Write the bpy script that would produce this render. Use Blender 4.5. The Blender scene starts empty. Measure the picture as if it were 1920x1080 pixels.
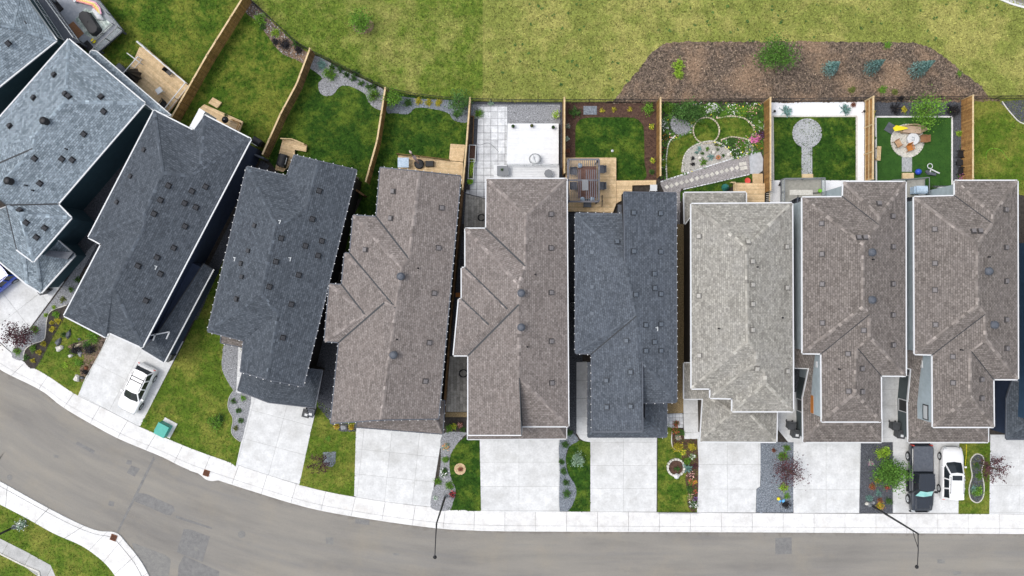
import bpy, bmesh, math, random
import numpy as np
from mathutils import Vector, Matrix
from mathutils.bvhtree import BVHTree
R = math.radians
rnd = random.Random(7)
nrs = np.random.RandomState(11)
sc = bpy.context.scene
COL = sc.collection
# ------------------------------------------------------------------ camera, sky, sun, exposure
H = 75.0                     # height of the drone above the street
S = 0.0469                   # metres per photograph pixel on the ground
cam_d = bpy.data.cameras.new('camera'); cam = bpy.data.objects.new('camera', cam_d); COL.objects.link(cam)
cam.location = (0, 0, H); cam.rotation_euler = (0, 0, 0)
cam_d.sensor_width = 36; cam_d.lens = 36 * H / (1920 * S); cam_d.clip_start = 0.5; cam_d.clip_end = 3000
sc.camera = cam
SUN_EL, SUN_AZ = 63.0, 278.0          # soft light from the west
world = bpy.data.worlds.new('World'); sc.world = world; world.use_nodes = True
wn = world.node_tree.nodes; wl = world.node_tree.links
bg = wn['Background']; bg.inputs['Strength'].default_value = 0.15
sky = wn.new('ShaderNodeTexSky'); sky.sky_type = 'NISHITA'; sky.sun_disc = False
sky.sun_elevation = R(SUN_EL); sky.sun_rotation = R(SUN_AZ); sky.air_density = 1.0; sky.dust_density = 3.0; sky.ozone_density = 1.0
hs = wn.new('ShaderNodeHueSaturation'); hs.inputs['Saturation'].default_value = 0.40; hs.inputs['Value'].default_value = 1.0
wl.new(sky.outputs[0], hs.inputs['Color']); wl.new(hs.outputs[0], bg.inputs['Color'])
sun_d = bpy.data.lights.new('sun', 'SUN'); sun_d.energy = 0.6; sun_d.angle = R(16); sun_d.color = (1.0, 0.96, 0.9)
sun = bpy.data.objects.new('sun', sun_d); COL.objects.link(sun)
az = R(SUN_AZ)
sd = Vector((math.sin(az) * math.cos(R(SUN_EL)), math.cos(az) * math.cos(R(SUN_EL)), math.sin(R(SUN_EL))))
sun.rotation_euler = sd.to_track_quat('Z', 'Y').to_euler(); sun.location = sd * 120
sc.view_settings.view_transform = 'Standard'; sc.view_settings.look = 'None'
sc.view_settings.exposure = 0.74; sc.view_settings.gamma = 1.0; sc.view_settings.use_curve_mapping = False

# ------------------------------------------------------------------ helpers
def W(px, py, z=0.0):
    f = S * (H - z) / H
    return Vector(((px - 960) * f, (540 - py) * f, z))
def Q(ox, oy, pts, k=4.0):
    return [(ox + p[0] / k, oy + p[1] / k) + tuple(p[2:]) for p in pts]
def smooth(pts, n=6, closed=True):
    out = []; m = len(pts)
    rng = range(m) if closed else range(m - 1)
    for i in rng:
        if closed: p0, p1, p2, p3 = pts[i-1], pts[i], pts[(i+1) % m], pts[(i+2) % m]
        else: p0, p1, p2, p3 = pts[max(i-1,0)], pts[i], pts[i+1], pts[min(i+2,m-1)]
        for k in range(n):
            t = k / n
            out.append(tuple(0.5*((2*p1[j])+(-p0[j]+p2[j])*t+(2*p0[j]-5*p1[j]+4*p2[j]-p3[j])*t*t+(-p0[j]+3*p1[j]-3*p2[j]+p3[j])*t**3) for j in (0,1)))
    if not closed: out.append(tuple(pts[-1][:2]))
    return out
def circ(cx, cy, r, n=28, ry=None):
    ry = ry or r
    return [(cx + r*math.cos(2*math.pi*k/n), cy + ry*math.sin(2*math.pi*k/n)) for k in range(n)]
def tag(o, label=None, cat=None, group=None, kind=None):
    if label: o['label'] = label
    if cat: o['category'] = cat
    if group: o['group'] = group
    if kind: o['kind'] = kind
    return o
ORG = {}
def thing(name, loc, label, cat, group=None, rz=0.0):
    o = bpy.data.objects.new(name, None); COL.objects.link(o); o.empty_display_size = .3
    o.location = loc; o.rotation_euler = (0, 0, rz); ORG[o.name] = Vector(loc)
    return tag(o, label, cat, group)
class MB:
    def __init__(s): s.v = []; s.f = []; s.m = []; s.t = []; s.sm = False
    def pt(s, p, t=1.0): s.v.append(tuple(p)); s.t.append(t); return len(s.v) - 1
    def face(s, pts, mi=0, t=1.0):
        s.f.append([s.pt(p, t) for p in pts]); s.m.append(mi)
    def box(s, c, d, rz=0.0, mi=0, t=1.0, top=1.0):
        c = Vector(c); ca, sa = math.cos(rz), math.sin(rz); i0 = len(s.v)
        for z in (-1, 1):
            k = top if z > 0 else 1.0
            for x, y in ((-1,-1),(1,-1),(1,1),(-1,1)):
                X, Y = x*d[0]/2*k, y*d[1]/2*k
                s.pt((c.x+X*ca-Y*sa, c.y+X*sa+Y*ca, c.z+z*d[2]/2), t)
        for f in ((0,3,2,1),(4,5,6,7),(0,1,5,4),(1,2,6,5),(2,3,7,6),(3,0,4,7)):
            s.f.append([i0+i for i in f]); s.m.append(mi)
    def prism(s, poly, z0, z1, mi=0, t=1.0):
        a = sum(poly[i][0]*poly[(i+1)%len(poly)][1]-poly[(i+1)%len(poly)][0]*poly[i][1] for i in range(len(poly)))
        if a < 0: poly = poly[::-1]
        n = len(poly); i0 = len(s.v)
        for p in poly: s.pt((p[0], p[1], z0), t)
        for p in poly: s.pt((p[0], p[1], z1), t)
        s.f.append([i0+n+i for i in range(n)]); s.m.append(mi)
        for i in range(n): j = (i+1) % n; s.f.append([i0+i, i0+j, i0+n+j, i0+n+i]); s.m.append(mi)
    def bar(s, a, b, w, h=None, mi=0, up=None, t=1.0):
        a, b = Vector(a), Vector(b); h = h or w; d = (b-a)
        if d.length < 1e-5: return
        d.normalize(); u = Vector(up) if up else (Vector((0,0,1)) if abs(d.z) < .95 else Vector((0,1,0)))
        x = d.cross(u).normalized(); y = x.cross(d).normalized(); i0 = len(s.v)
        for p in (a, b):
            for i, j in ((-1,-1),(1,-1),(1,1),(-1,1)): s.pt(p + x*(w/2*i) + y*(h/2*j), t)
        for f in ((0,1,2,3),(7,6,5,4),(0,4,5,1),(1,5,6,2),(2,6,7,3),(3,7,4,0)):
            s.f.append([i0+i for i in f]); s.m.append(mi)
    def tube(s, pts, r, n=8, mi=0, t=1.0, caps=True):
        pts = [Vector(p) for p in pts]; rs = r if isinstance(r, (list, tuple)) else [r]*len(pts); rings = []
        for i, p in enumerate(pts):
            d = (pts[min(i+1,len(pts)-1)] - pts[max(i-1,0)]).normalized()
            u = Vector((0,0,1)) if abs(d.z) < .9 else Vector((0,1,0))
            x = d.cross(u).normalized(); y = x.cross(d)
            rings.append([s.pt(p + (x*math.cos(2*math.pi*k/n) + y*math.sin(2*math.pi*k/n))*rs[i], t) for k in range(n)])
        for a, b in zip(rings, rings[1:]):
            for k in range(n): s.f.append([a[k], b[k], b[(k+1)%n], a[(k+1)%n]]); s.m.append(mi)
        if caps: s.f.append(rings[0]); s.m.append(mi); s.f.append(rings[-1][::-1]); s.m.append(mi)
    def lathe(s, c, prof, n=16, mi=0, t=1.0, cap=True):
        c = Vector(c); rings = []
        for r, z in prof: rings.append([s.pt((c.x+r*math.cos(2*math.pi*k/n), c.y+r*math.sin(2*math.pi*k/n), c.z+z), t) for k in range(n)])
        for a, b in zip(rings, rings[1:]):
            for k in range(n): s.f.append([a[k], a[(k+1)%n], b[(k+1)%n], b[k]]); s.m.append(mi)
        if cap: s.f.append(rings[-1]); s.m.append(mi); s.f.append(rings[0][::-1]); s.m.append(mi)
def link(o, parent):
    COL.objects.link(o)
    if parent: o.parent = parent
    return o
def add(name, mb, mat, parent=None, smoothed=False, org=None):
    me = bpy.data.meshes.new(name)
    if org is None:
        if parent: org = ORG[parent.name]
        else:
            xs = [v[0] for v in mb.v]; ys = [v[1] for v in mb.v]; zs = [v[2] for v in mb.v]
            org = Vector(((min(xs)+max(xs))/2, (min(ys)+max(ys))/2, min(zs)))
    me.from_pydata([(v[0]-org.x, v[1]-org.y, v[2]-org.z) for v in mb.v], [], mb.f)
    for m in (mat if isinstance(mat, (list, tuple)) else [mat]): me.materials.append(m)
    if isinstance(mat, (list, tuple)) and len(mat) > 1: me.polygons.foreach_set('material_index', mb.m)
    if mb.v:          # every mesh carries its per-piece tint
        at = me.color_attributes.new('tint', 'FLOAT_COLOR', 'POINT')
        a = np.ones((len(mb.v), 4), 'f'); a[:, :3] = np.array(mb.t, 'f')[:, None] if not isinstance(mb.t[0], tuple) else np.array(mb.t, 'f')
        at.data.foreach_set('color', a.ravel())
    if smoothed: me.polygons.foreach_set('use_smooth', [True]*len(me.polygons))
    me.update()
    o = bpy.data.objects.new(name, me); link(o, parent)
    if parent is None: o.location = org
    ORG[o.name] = Vector(org)
    return o
def inst(name, me, parent, loc=(0,0,0), rot=(0,0,0), scale=(1,1,1)):
    o = bpy.data.objects.new(name, me); link(o, parent); o.location = loc; o.rotation_euler = rot; o.scale = scale
    return o
def mesh_of(name, mb, mats, smoothed=False):
    o = add(name, mb, mats, None, smoothed, org=Vector((0,0,0))); me = o.data; bpy.data.objects.remove(o); return me
def copy_tree(o, parent=None):
    c = o.copy(); COL.objects.link(c); c.parent = parent; ORG[c.name] = ORG.get(o.name, Vector((0,0,0)))
    for ch in list(o.children): copy_tree(ch, c)
    return c
def clip(poly, nx, ny, d):
    out = []; n = len(poly)
    for i in range(n):
        a, b = poly[i], poly[(i+1) % n]; da = a[0]*nx+a[1]*ny-d; db = b[0]*nx+b[1]*ny-d
        if da <= 0: out.append(a)
        if (da < 0 < db) or (db < 0 < da):
            t = da/(da-db); out.append((a[0]+(b[0]-a[0])*t, a[1]+(b[1]-a[1])*t))
    return out
def area(p): return abs(sum(p[i][0]*p[(i+1)%len(p)][1]-p[(i+1)%len(p)][0]*p[i][1] for i in range(len(p))))/2 if len(p) > 2 else 0
def wp(poly, z=0.0): return [tuple(W(x, y, z)[:2]) for x, y in [p[:2] for p in poly]]
def tiles(poly, z0, z1, w, l, ang, mat, parent, name, gap=.006, stag=0.0, off=(0,0), jit=0.0, world=False, tint=.12, minarea=.004):
    """cut a polygon into pieces w wide (across) and l long (along ang); every piece is an object"""
    P = poly if world else wp(poly, z1); ca, sa = math.cos(ang), math.sin(ang)
    us = [x*ca+y*sa for x, y in P]; vs = [-x*sa+y*ca for x, y in P]; out = []
    k0 = math.floor((min(vs)-off[1])/w); k1 = math.ceil((max(vs)-off[1])/w)
    for k in range(k0, k1):
        a = k*w+off[1]; b = a+w
        st = clip(clip(P, -sa, ca, b-gap/2), sa, -ca, -(a+gap/2))
        if area(st) < minarea: continue
        L = l or 1e4; o_ = off[0] + ((k % 2)*stag*L if stag else 0)
        j0 = math.floor((min(us)-o_)/L) if l else 0; j1 = math.ceil((max(us)-o_)/L) if l else 1
        for j in range(j0, j1):
            q = clip(clip(st, ca, sa, (j+1)*L+o_-gap/2), -ca, -sa, -(j*L+o_+gap/2)) if l else st
            if area(q) < minarea: continue
            mb = MB(); mb.prism(q, z0, z1 + rnd.uniform(-jit, jit), t=1+rnd.uniform(-tint, tint))
            out.append(add(name, mb, mat, parent))
    return out
LAY = [0]
def lay():      # every flat layer gets a height of its own, so that no two lie in one plane
    LAY[0] += 1; return LAY[0]*.00011
def sheet(name, poly, z0, z1, mat, parent=None, kind='structure', z=None):
    z1 += lay()
    mb = MB(); mb.prism(wp(poly, z1 if z is None else z), z0, z1)
    o = add(name, mb, mat, parent)
    if parent is None and kind: o['kind'] = kind
    return o

# ------------------------------------------------------------------ materials
def newmat(name, rough=.8, metal=0.0, spec=.3):
    m = bpy.data.materials.new(name); m.use_nodes = True; nt = m.node_tree; b = nt.nodes['Principled BSDF']
    b.inputs['Roughness'].default_value = rough; b.inputs['Metallic'].default_value = metal
    b.inputs['Specular IOR Level'].default_value = spec
    return m, nt, nt.nodes, nt.links, b
def mixc(N, L, blend, fac, a, b):
    x = N.new('ShaderNodeMix'); x.data_type = 'RGBA'; x.blend_type = blend
    for sock, v in ((x.inputs[0], fac), (x.inputs[6], a), (x.inputs[7], b)):
        if isinstance(v, (int, float)): sock.default_value = v
        elif isinstance(v, tuple): sock.default_value = v + (1,) if len(v) == 3 else v
        else: L.new(v, sock)
    return x.outputs[2]
def ramp(N, L, src, stops):
    r = N.new('ShaderNodeValToRGB'); L.new(src, r.inputs[0]); e = r.color_ramp.elements
    while len(e) < len(stops): e.new(.5)
    for i, (p, c) in enumerate(stops): e[i].position = p; e[i].color = (c if len(c) == 4 else c + (1,)) if isinstance(c, tuple) else (c, c, c, 1)
    return r.outputs[0]
def noise(N, L, vec, scale, detail=4, rough=.6, stretch=None):
    n = N.new('ShaderNodeTexNoise'); n.inputs['Scale'].default_value = scale; n.inputs['Detail'].default_value = detail; n.inputs['Roughness'].default_value = rough
    if stretch:
        mp = N.new('ShaderNodeMapping'); mp.inputs['Scale'].default_value = stretch; L.new(vec, mp.inputs[0]); vec = mp.outputs[0]
    L.new(vec, n.inputs['Vector']); return n.outputs[0]
def mat(name, c1, c2=None, scale=6.0, rough=.8, c3=None, scale3=.35, t3=(.48,.6), fine=.15, fscale=40.0, bump=0.0, bscale=60.0, metal=0.0, spec=.3, coords='pos', stretch=None, tint=True):
    m, nt, N, L, b = newmat(name, rough, metal, spec)
    if coords == 'pos': vec = N.new('ShaderNodeNewGeometry').outputs['Position']
    elif coords == 'uv': vec = N.new('ShaderNodeTexCoord').outputs['UV']
    else: vec = N.new('ShaderNodeTexCoord').outputs['Object']
    if c2: col = ramp(N, L, noise(N, L, vec, scale, 5, .65, stretch), [(.36, c1), (.64, c2)])
    else:
        rgb = N.new('ShaderNodeRGB'); rgb.outputs[0].default_value = c1 + (1,); col = rgb.outputs[0]
    if c3: col = mixc(N, L, 'MIX', ramp(N, L, noise(N, L, vec, scale3, 4, .6), [(t3[0], 0.0), (t3[1], 1.0)]), col, c3)
    if fine: col = mixc(N, L, 'MULTIPLY', 1.0, col, ramp(N, L, noise(N, L, vec, fscale, 3, .7), [(.3, 1-fine), (.7, 1+fine)]))
    if tint:
        at = N.new('ShaderNodeAttribute'); at.attribute_name = 'tint'
        col = mixc(N, L, 'MULTIPLY', at.outputs['Alpha'], col, at.outputs['Color'])
    L.new(col, b.inputs['Base Color'])
    if bump:
        bp = N.new('ShaderNodeBump'); bp.inputs['Strength'].default_value = bump; bp.inputs['Distance'].default_value = .02
        L.new(noise(N, L, vec, bscale, 4, .7), bp.inputs['Height']); L.new(bp.outputs[0], b.inputs['Normal'])
    return m
def stain(m, sc_, lo, hi, c, amt):
    nt = m.node_tree; N = nt.nodes; L = nt.links; b = N['Principled BSDF']; src = b.inputs['Base Color'].links[0].from_socket
    pos = N.new('ShaderNodeNewGeometry').outputs['Position']
    L.new(mixc(N, L, 'MIX', ramp(N, L, noise(N, L, pos, sc_, 5, .7), [(lo, 0.0), (hi, amt)]), src, c), b.inputs['Base Color'])
def shingle(name, ca, cb, dark, patch, amt=.5):
    m, nt, N, L, b = newmat(name, .9, 0, .25)
    uv = N.new('ShaderNodeTexCoord').outputs['UV']; pos = N.new('ShaderNodeNewGeometry').outputs['Position']
    br = N.new('ShaderNodeTexBrick'); L.new(uv, br.inputs['Vector'])
    br.offset = .37; br.squash = 1
    for k, v in (('Scale', 1.0), ('Mortar Size', .012), ('Mortar Smooth', .3), ('Bias', 0.0), ('Brick Width', .26), ('Row Height', .165)): br.inputs[k].default_value = v
    br.inputs['Color1'].default_value = ca + (1,); br.inputs['Color2'].default_value = cb + (1,); br.inputs['Mortar'].default_value = dark + (1,)
    br2 = N.new('ShaderNodeTexBrick'); L.new(uv, br2.inputs['Vector']); br2.offset = .5
    for k, v in (('Scale', 1.0), ('Mortar Size', 0.0), ('Bias', 0.0), ('Brick Width', .52), ('Row Height', .33)): br2.inputs[k].default_value = v
    br2.inputs['Color1'].default_value = (.84,.84,.84,1); br2.inputs['Color2'].default_value = (1.16,1.16,1.16,1); br2.inputs['Mortar'].default_value = (1,1,1,1)
    col = mixc(N, L, 'MULTIPLY', amt, br.outputs['Color'], br2.outputs['Color'])
    # shadow band at the butt of every course is real relief: a bump; granule grain and weathering below
    col = mixc(N, L, 'MIX', ramp(N, L, noise(N, L, pos, .7, 6, .7), [(.45, 0.0), (.75, .55)]), col, patch)
    col = mixc(N, L, 'MULTIPLY', 1.0, col, ramp(N, L, noise(N, L, uv, 4.5, 5, .85), [(.36, .72), (.64, 1.28)]))
    at = N.new('ShaderNodeAttribute'); at.attribute_name = 'tint'
    col = mixc(N, L, 'MULTIPLY', at.outputs['Alpha'], col, at.outputs['Color'])
    L.new(col, b.inputs['Base Color'])
    wv = N.new('ShaderNodeSeparateXYZ'); L.new(uv, wv.inputs[0])
    mm = N.new('ShaderNodeMath'); mm.operation = 'DIVIDE'; L.new(wv.outputs[1], mm.inputs[0]); mm.inputs[1].default_value = .165
    fr = N.new('ShaderNodeMath'); fr.operation = 'FRACT'; L.new(mm.outputs[0], fr.inputs[0])
    inv = N.new('ShaderNodeMath'); inv.operation = 'SUBTRACT'; inv.inputs[0].default_value = 1; L.new(fr.outputs[0], inv.inputs[1])
    bp = N.new('ShaderNodeBump'); bp.inputs['Strength'].default_value = .6; bp.inputs['Distance'].default_value = .02
    L.new(inv.outputs[0], bp.inputs['Height']); L.new(bp.outputs[0], b.inputs['Normal'])
    return m
def siding(name, c, rough=.7, row=.18):
    m, nt, N, L, b = newmat(name, rough, 0, .3)
    pos = N.new('ShaderNodeNewGeometry').outputs['Position']
    col = mixc(N, L, 'MULTIPLY', 1.0, c, ramp(N, L, noise(N, L, pos, 1.5, 4, .7), [(.3, .85), (.7, 1.12)]))
    L.new(col, b.inputs['Base Color'])
    sp = N.new('ShaderNodeSeparateXYZ'); L.new(pos, sp.inputs[0])
    d = N.new('ShaderNodeMath'); d.operation = 'DIVIDE'; L.new(sp.outputs[2], d.inputs[0]); d.inputs[1].default_value = row
    fr = N.new('ShaderNodeMath'); fr.operation = 'FRACT'; L.new(d.outputs[0], fr.inputs[0])
    bp = N.new('ShaderNodeBump'); bp.inputs['Strength'].default_value = .8; bp.inputs['Distance'].default_value = .02; bp.invert = True
    L.new(fr.outputs[0], bp.inputs['Height']); L.new(bp.outputs[0], b.inputs['Normal'])
    return m
def grassmat(name, dark, mid, dry, big=.22, t=(.42,.62), stepx=None, scale=2.2, spk=.34):
    m, nt, N, L, b = newmat(name, .9, 0, .15)
    pos = N.new('ShaderNodeNewGeometry').outputs['Position']
    col = ramp(N, L, noise(N, L, pos, scale, 6, .7), [(.36, dark), (.60, mid)])
    n1 = noise(N, L, pos, big, 7, .72); n2 = noise(N, L, pos, big*5, 5, .7)
    ad0 = N.new('ShaderNodeMath'); ad0.operation = 'MULTIPLY_ADD'; L.new(n2, ad0.inputs[0]); ad0.inputs[1].default_value = .45; L.new(n1, ad0.inputs[2])
    dr = ramp(N, L, ad0.outputs[0], [(t[0]+.225, 0.0), (t[1]+.225, 1.0)])
    if stepx is not None:      # newer, drier sods on the east side of a straight seam
        sp = N.new('ShaderNodeSeparateXYZ'); L.new(pos, sp.inputs[0])
        mm = N.new('ShaderNodeMath'); mm.operation = 'GREATER_THAN'; L.new(sp.outputs[0], mm.inputs[0]); mm.inputs[1].default_value = stepx
        ad = N.new('ShaderNodeMath'); ad.operation = 'MULTIPLY_ADD'; L.new(mm.outputs[0], ad.inputs[0]); ad.inputs[1].default_value = .42; L.new(dr, ad.inputs[2]); ad.use_clamp = True
        dr = ad.outputs[0]
    col = mixc(N, L, 'MIX', dr, col, dry)
    col = mixc(N, L, 'MULTIPLY', 1.0, col, ramp(N, L, noise(N, L, pos, 5, 5, .9), [(.36, 1-spk), (.64, 1+spk)]))
    col = mixc(N, L, 'MULTIPLY', 1.0, col, ramp(N, L, noise(N, L, pos, .9, 4, .7), [(.36, .86), (.64, 1.14)]))
    at = N.new('ShaderNodeAttribute'); at.attribute_name = 'tint'
    col = mixc(N, L, 'MULTIPLY', at.outputs['Alpha'], col, at.outputs['Color'])
    L.new(col, b.inputs['Base Color']); return m
m_park = grassmat('park_grass', (.068,.122,.014), (.142,.192,.028), (.30,.29,.085), .12, (.46,.68), stepx=(905-960)*S)
m_lawn = grassmat('lawn_grass', (.026,.068,.006), (.068,.125,.012), (.155,.18,.028), .4, (.44,.60))
m_lush = grassmat('lush_grass', (.013,.045,.005), (.034,.085,.009), (.09,.135,.016), .45, (.46,.64))
m_dry = grassmat('front_lawn_grass', (.062,.11,.012), (.09,.148,.014), (.185,.195,.036), .4, (.44,.64))
m_turf = mat('artificial_turf', (.022,.075,.010), (.035,.10,.014), 1.5, .9, fine=.3, fscale=14)
m_soil = mat('soil', (.035,.03,.026), (.065,.056,.048), 4, .95, fine=.3, fscale=20)
m_mulch = mat('bark_mulch', (.06,.045,.033), (.15,.112,.085), 3, .95, c3=(.215,.145,.095), scale3=.35, t3=(.46,.64), fine=.6, fscale=6)
m_mulchr = mat('red_mulch', (.055,.03,.022), (.105,.06,.042), 4, .95, fine=.4, fscale=12)
m_gravel = mat('grey_gravel', (.16,.165,.175), (.33,.335,.345), 9, .9, fine=.4, fscale=22)
m_gravb = mat('blue_grey_gravel', (.10,.115,.135), (.24,.265,.295), 9, .9, fine=.4, fscale=22)
m_gravd = mat('dark_gravel', (.04,.043,.05), (.11,.115,.13), 9, .9, fine=.4, fscale=22)
m_gravw = mat('white_gravel', (.74,.75,.77), (.85,.85,.86), 9, .9, fine=.12, fscale=22)
m_gravt = mat('tan_gravel', (.20,.145,.075), (.36,.27,.14), 9, .9, fine=.3, fscale=22)
m_conc = mat('concrete', (.55,.555,.55), (.67,.675,.67), 1.2, .85, c3=(.47,.47,.455), scale3=.45, t3=(.5,.8), fine=.09, fscale=6)
m_conc2 = mat('walk_concrete', (.62,.615,.60), (.74,.735,.72), 1.4, .85, c3=(.54,.525,.50), scale3=.9, t3=(.5,.8), fine=.08, fscale=7)
stain(m_conc, .9, .60, .74, (.38,.37,.35), .35); stain(m_conc, 3.5, .68, .76, (.25,.24,.22), .6); stain(m_conc2, .7, .58, .74, (.48,.44,.38), .55); stain(m_conc2, 4, .68, .76, (.30,.28,.25), .5)
m_concg = mat('grey_concrete', (.34,.34,.33), (.44,.44,.43), 1.4, .85, fine=.1, fscale=9)
m_paver = mat('grey_paver', (.30,.31,.32), (.44,.45,.46), 5, .85, fine=.15, fscale=15)
m_paverw = mat('pale_paver', (.52,.53,.54), (.70,.71,.72), 2, .85, fine=.12, fscale=12)
m_plank = mat('wood_look_paver', (.30,.29,.26), (.45,.43,.39), 2.5, .85, fine=.2, fscale=12)
m_stone = mat('edging_stone', (.42,.36,.26), (.58,.52,.40), 8, .85, fine=.15)
m_stonew = mat('pale_stone', (.48,.46,.41), (.66,.64,.58), 8, .85, fine=.1)
m_rock = mat('dark_rock', (.06,.065,.07), (.15,.16,.17), 4, .8, fine=.3)
m_cedar = mat('deck_wood', (.56,.40,.22), (.70,.53,.32), 3, .75, fine=.12, fscale=12)
m_fence = mat('fence_wood', (.22,.115,.035), (.34,.19,.065), 3, .8, fine=.2, fscale=10)
m_fencel = mat('pale_fence_wood', (.52,.38,.20), (.64,.50,.30), 3, .8, fine=.12, fscale=10)
m_fenced = mat('brown_fence_wood', (.13,.07,.03), (.24,.14,.06), 3, .8, fine=.2, fscale=10)
m_white = mat('white_metal', (.62,.63,.635), None, 5, .5, fine=.04, coords='obj')
m_vinyl = mat('white_vinyl', (.72,.73,.74), (.78,.79,.80), 3, .55, fine=.04, fscale=8)
m_black = mat('black_metal', (.014,.014,.016), None, 5, .45, fine=.1, coords='obj')
m_blackp = mat('black_plastic', (.02,.021,.024), None, 5, .5, fine=.15, coords='obj')
m_grey = mat('grey_metal', (.20,.21,.22), None, 5, .5, fine=.1, coords='obj')
m_lgrey = mat('light_grey_metal', (.50,.52,.53), None, 5, .5, fine=.06, coords='obj')
m_slate = mat('slate_metal', (.075,.085,.105), (.11,.12,.14), 4, .55, fine=.1)
m_gdeck = mat('grey_deck_membrane', (.24,.26,.29), (.32,.34,.37), 3, .7, fine=.1)
m_tandeck = mat('tan_grey_deck', (.26,.25,.22), (.34,.33,.29), 3, .7, fine=.1)
m_fab = mat('pale_blue_cover', (.33,.44,.55), (.52,.62,.72), 5, .7, fine=.1, coords='obj')
m_rust = mat('rusty_iron', (.13,.045,.022), (.22,.09,.045), 12, .9, fine=.3)
m_teal = mat('teal_paint', (.05,.33,.27), (.07,.38,.31), 2, .45, fine=.05)
m_orange = mat('orange_wood_siding', (.42,.15,.03), (.52,.20,.045), 6, .6, fine=.1, stretch=(1,1,6))
m_yellow = mat('yellow_plastic', (.75,.62,.02), None, 5, .45, fine=.05)
m_pink = mat('pink_plastic', (.80,.45,.47), None, 5, .5, fine=.05)
m_red = mat('red_plastic', (.60,.07,.05), None, 5, .5, fine=.05)
m_blue = mat('blue_plastic', (.03,.08,.50), None, 5, .35, fine=.05)
m_green = mat('green_plastic', (.16,.45,.03), None, 5, .5, fine=.05)
m_terra = mat('terracotta', (.45,.19,.10), (.55,.26,.15), 8, .8, fine=.1)
m_brown = mat('brown_rug', (.22,.105,.05), (.30,.16,.08), 12, .9, fine=.15)
m_glass, _nt, _N, _L, _b = newmat('window_glass', .08, 0, .6); _b.inputs['Base Color'].default_value = (.02,.025,.03,1)
m_led, _nt, _N, _L, _b = newmat('bulb_plastic', .3, 0, .5); _b.inputs['Base Color'].default_value = (.7,.7,.68,1)
def carpaint(name, c, rough=.25):
    m, nt, N, L, b = newmat(name, rough, 0, .5); b.inputs['Base Color'].default_value = c + (1,); b.inputs['Coat Weight'].default_value = .7; b.inputs['Coat Roughness'].default_value = .08; return m
m_carw = carpaint('white_car_paint', (.80,.80,.80)); m_cark = carpaint('black_car_paint', (.016,.021,.03)); m_carb = carpaint('blue_car_paint', (.01,.06,.45))
m_bark = mat('bark', (.06,.045,.03), (.12,.09,.065), 10, .9, fine=.2, coords='obj')
def leafmat(name, a, c):
    m, nt, N, L, b = newmat(name, .75, 0, .2)
    vec = N.new('ShaderNodeTexCoord').outputs['Object']; oi = N.new('ShaderNodeObjectInfo')
    col = ramp(N, L, noise(N, L, vec, 2.2, 4, .7), [(.34, a), (.66, c)])
    at = N.new('ShaderNodeAttribute'); at.attribute_name = 'tint'
    col = mixc(N, L, 'MULTIPLY', at.outputs['Alpha'], col, at.outputs['Color'])
    col = mixc(N, L, 'MULTIPLY', 1.0, col, ramp(N, L, oi.outputs['Random'], [(0, .85), (1, 1.15)]))
    L.new(col, b.inputs['Base Color']); return m
LEAF = dict(
 mid=leafmat('mid_green_leaves', (.045,.115,.014), (.11,.23,.035)), green=leafmat('green_leaves', (.06,.15,.012), (.17,.33,.04)), dark=leafmat('dark_green_leaves', (.03,.085,.018), (.08,.165,.035)),
 lime=leafmat('lime_leaves', (.16,.30,.02), (.32,.46,.05)), yellow=leafmat('yellow_leaves', (.32,.30,.02), (.55,.46,.05)),
 blue=leafmat('blue_needles', (.10,.22,.20), (.27,.43,.40)), purple=leafmat('purple_leaves', (.045,.018,.022), (.12,.05,.055)),
 teal=leafmat('teal_leaves', (.09,.20,.17), (.22,.36,.32)), olive=leafmat('olive_leaves', (.08,.10,.02), (.18,.20,.05)),
 black=leafmat('blackish_leaves', (.012,.014,.016), (.04,.035,.04)), red=leafmat('red_brown_leaves', (.12,.04,.025), (.28,.11,.06)),
 pale=leafmat('pale_variegated_leaves', (.16,.27,.17), (.40,.52,.40)))
FLOW = dict(white=leafmat('white_petals', (.78,.78,.76), (.88,.88,.86)), pink=leafmat('pink_petals', (.75,.13,.42), (.85,.28,.56)),
 yellow=leafmat('yellow_petals', (.78,.60,.03), (.85,.72,.12)), orange=leafmat('orange_petals', (.75,.22,.03), (.85,.35,.08)),
 red=leafmat('red_petals', (.60,.05,.06), (.75,.14,.12)), salmon=leafmat('salmon_petals', (.75,.38,.32), (.85,.55,.48)), purple=leafmat('purple_petals', (.25,.12,.4), (.4,.25,.6)))

DRV = []      # driveways and walkways: nothing is scattered on them
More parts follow.
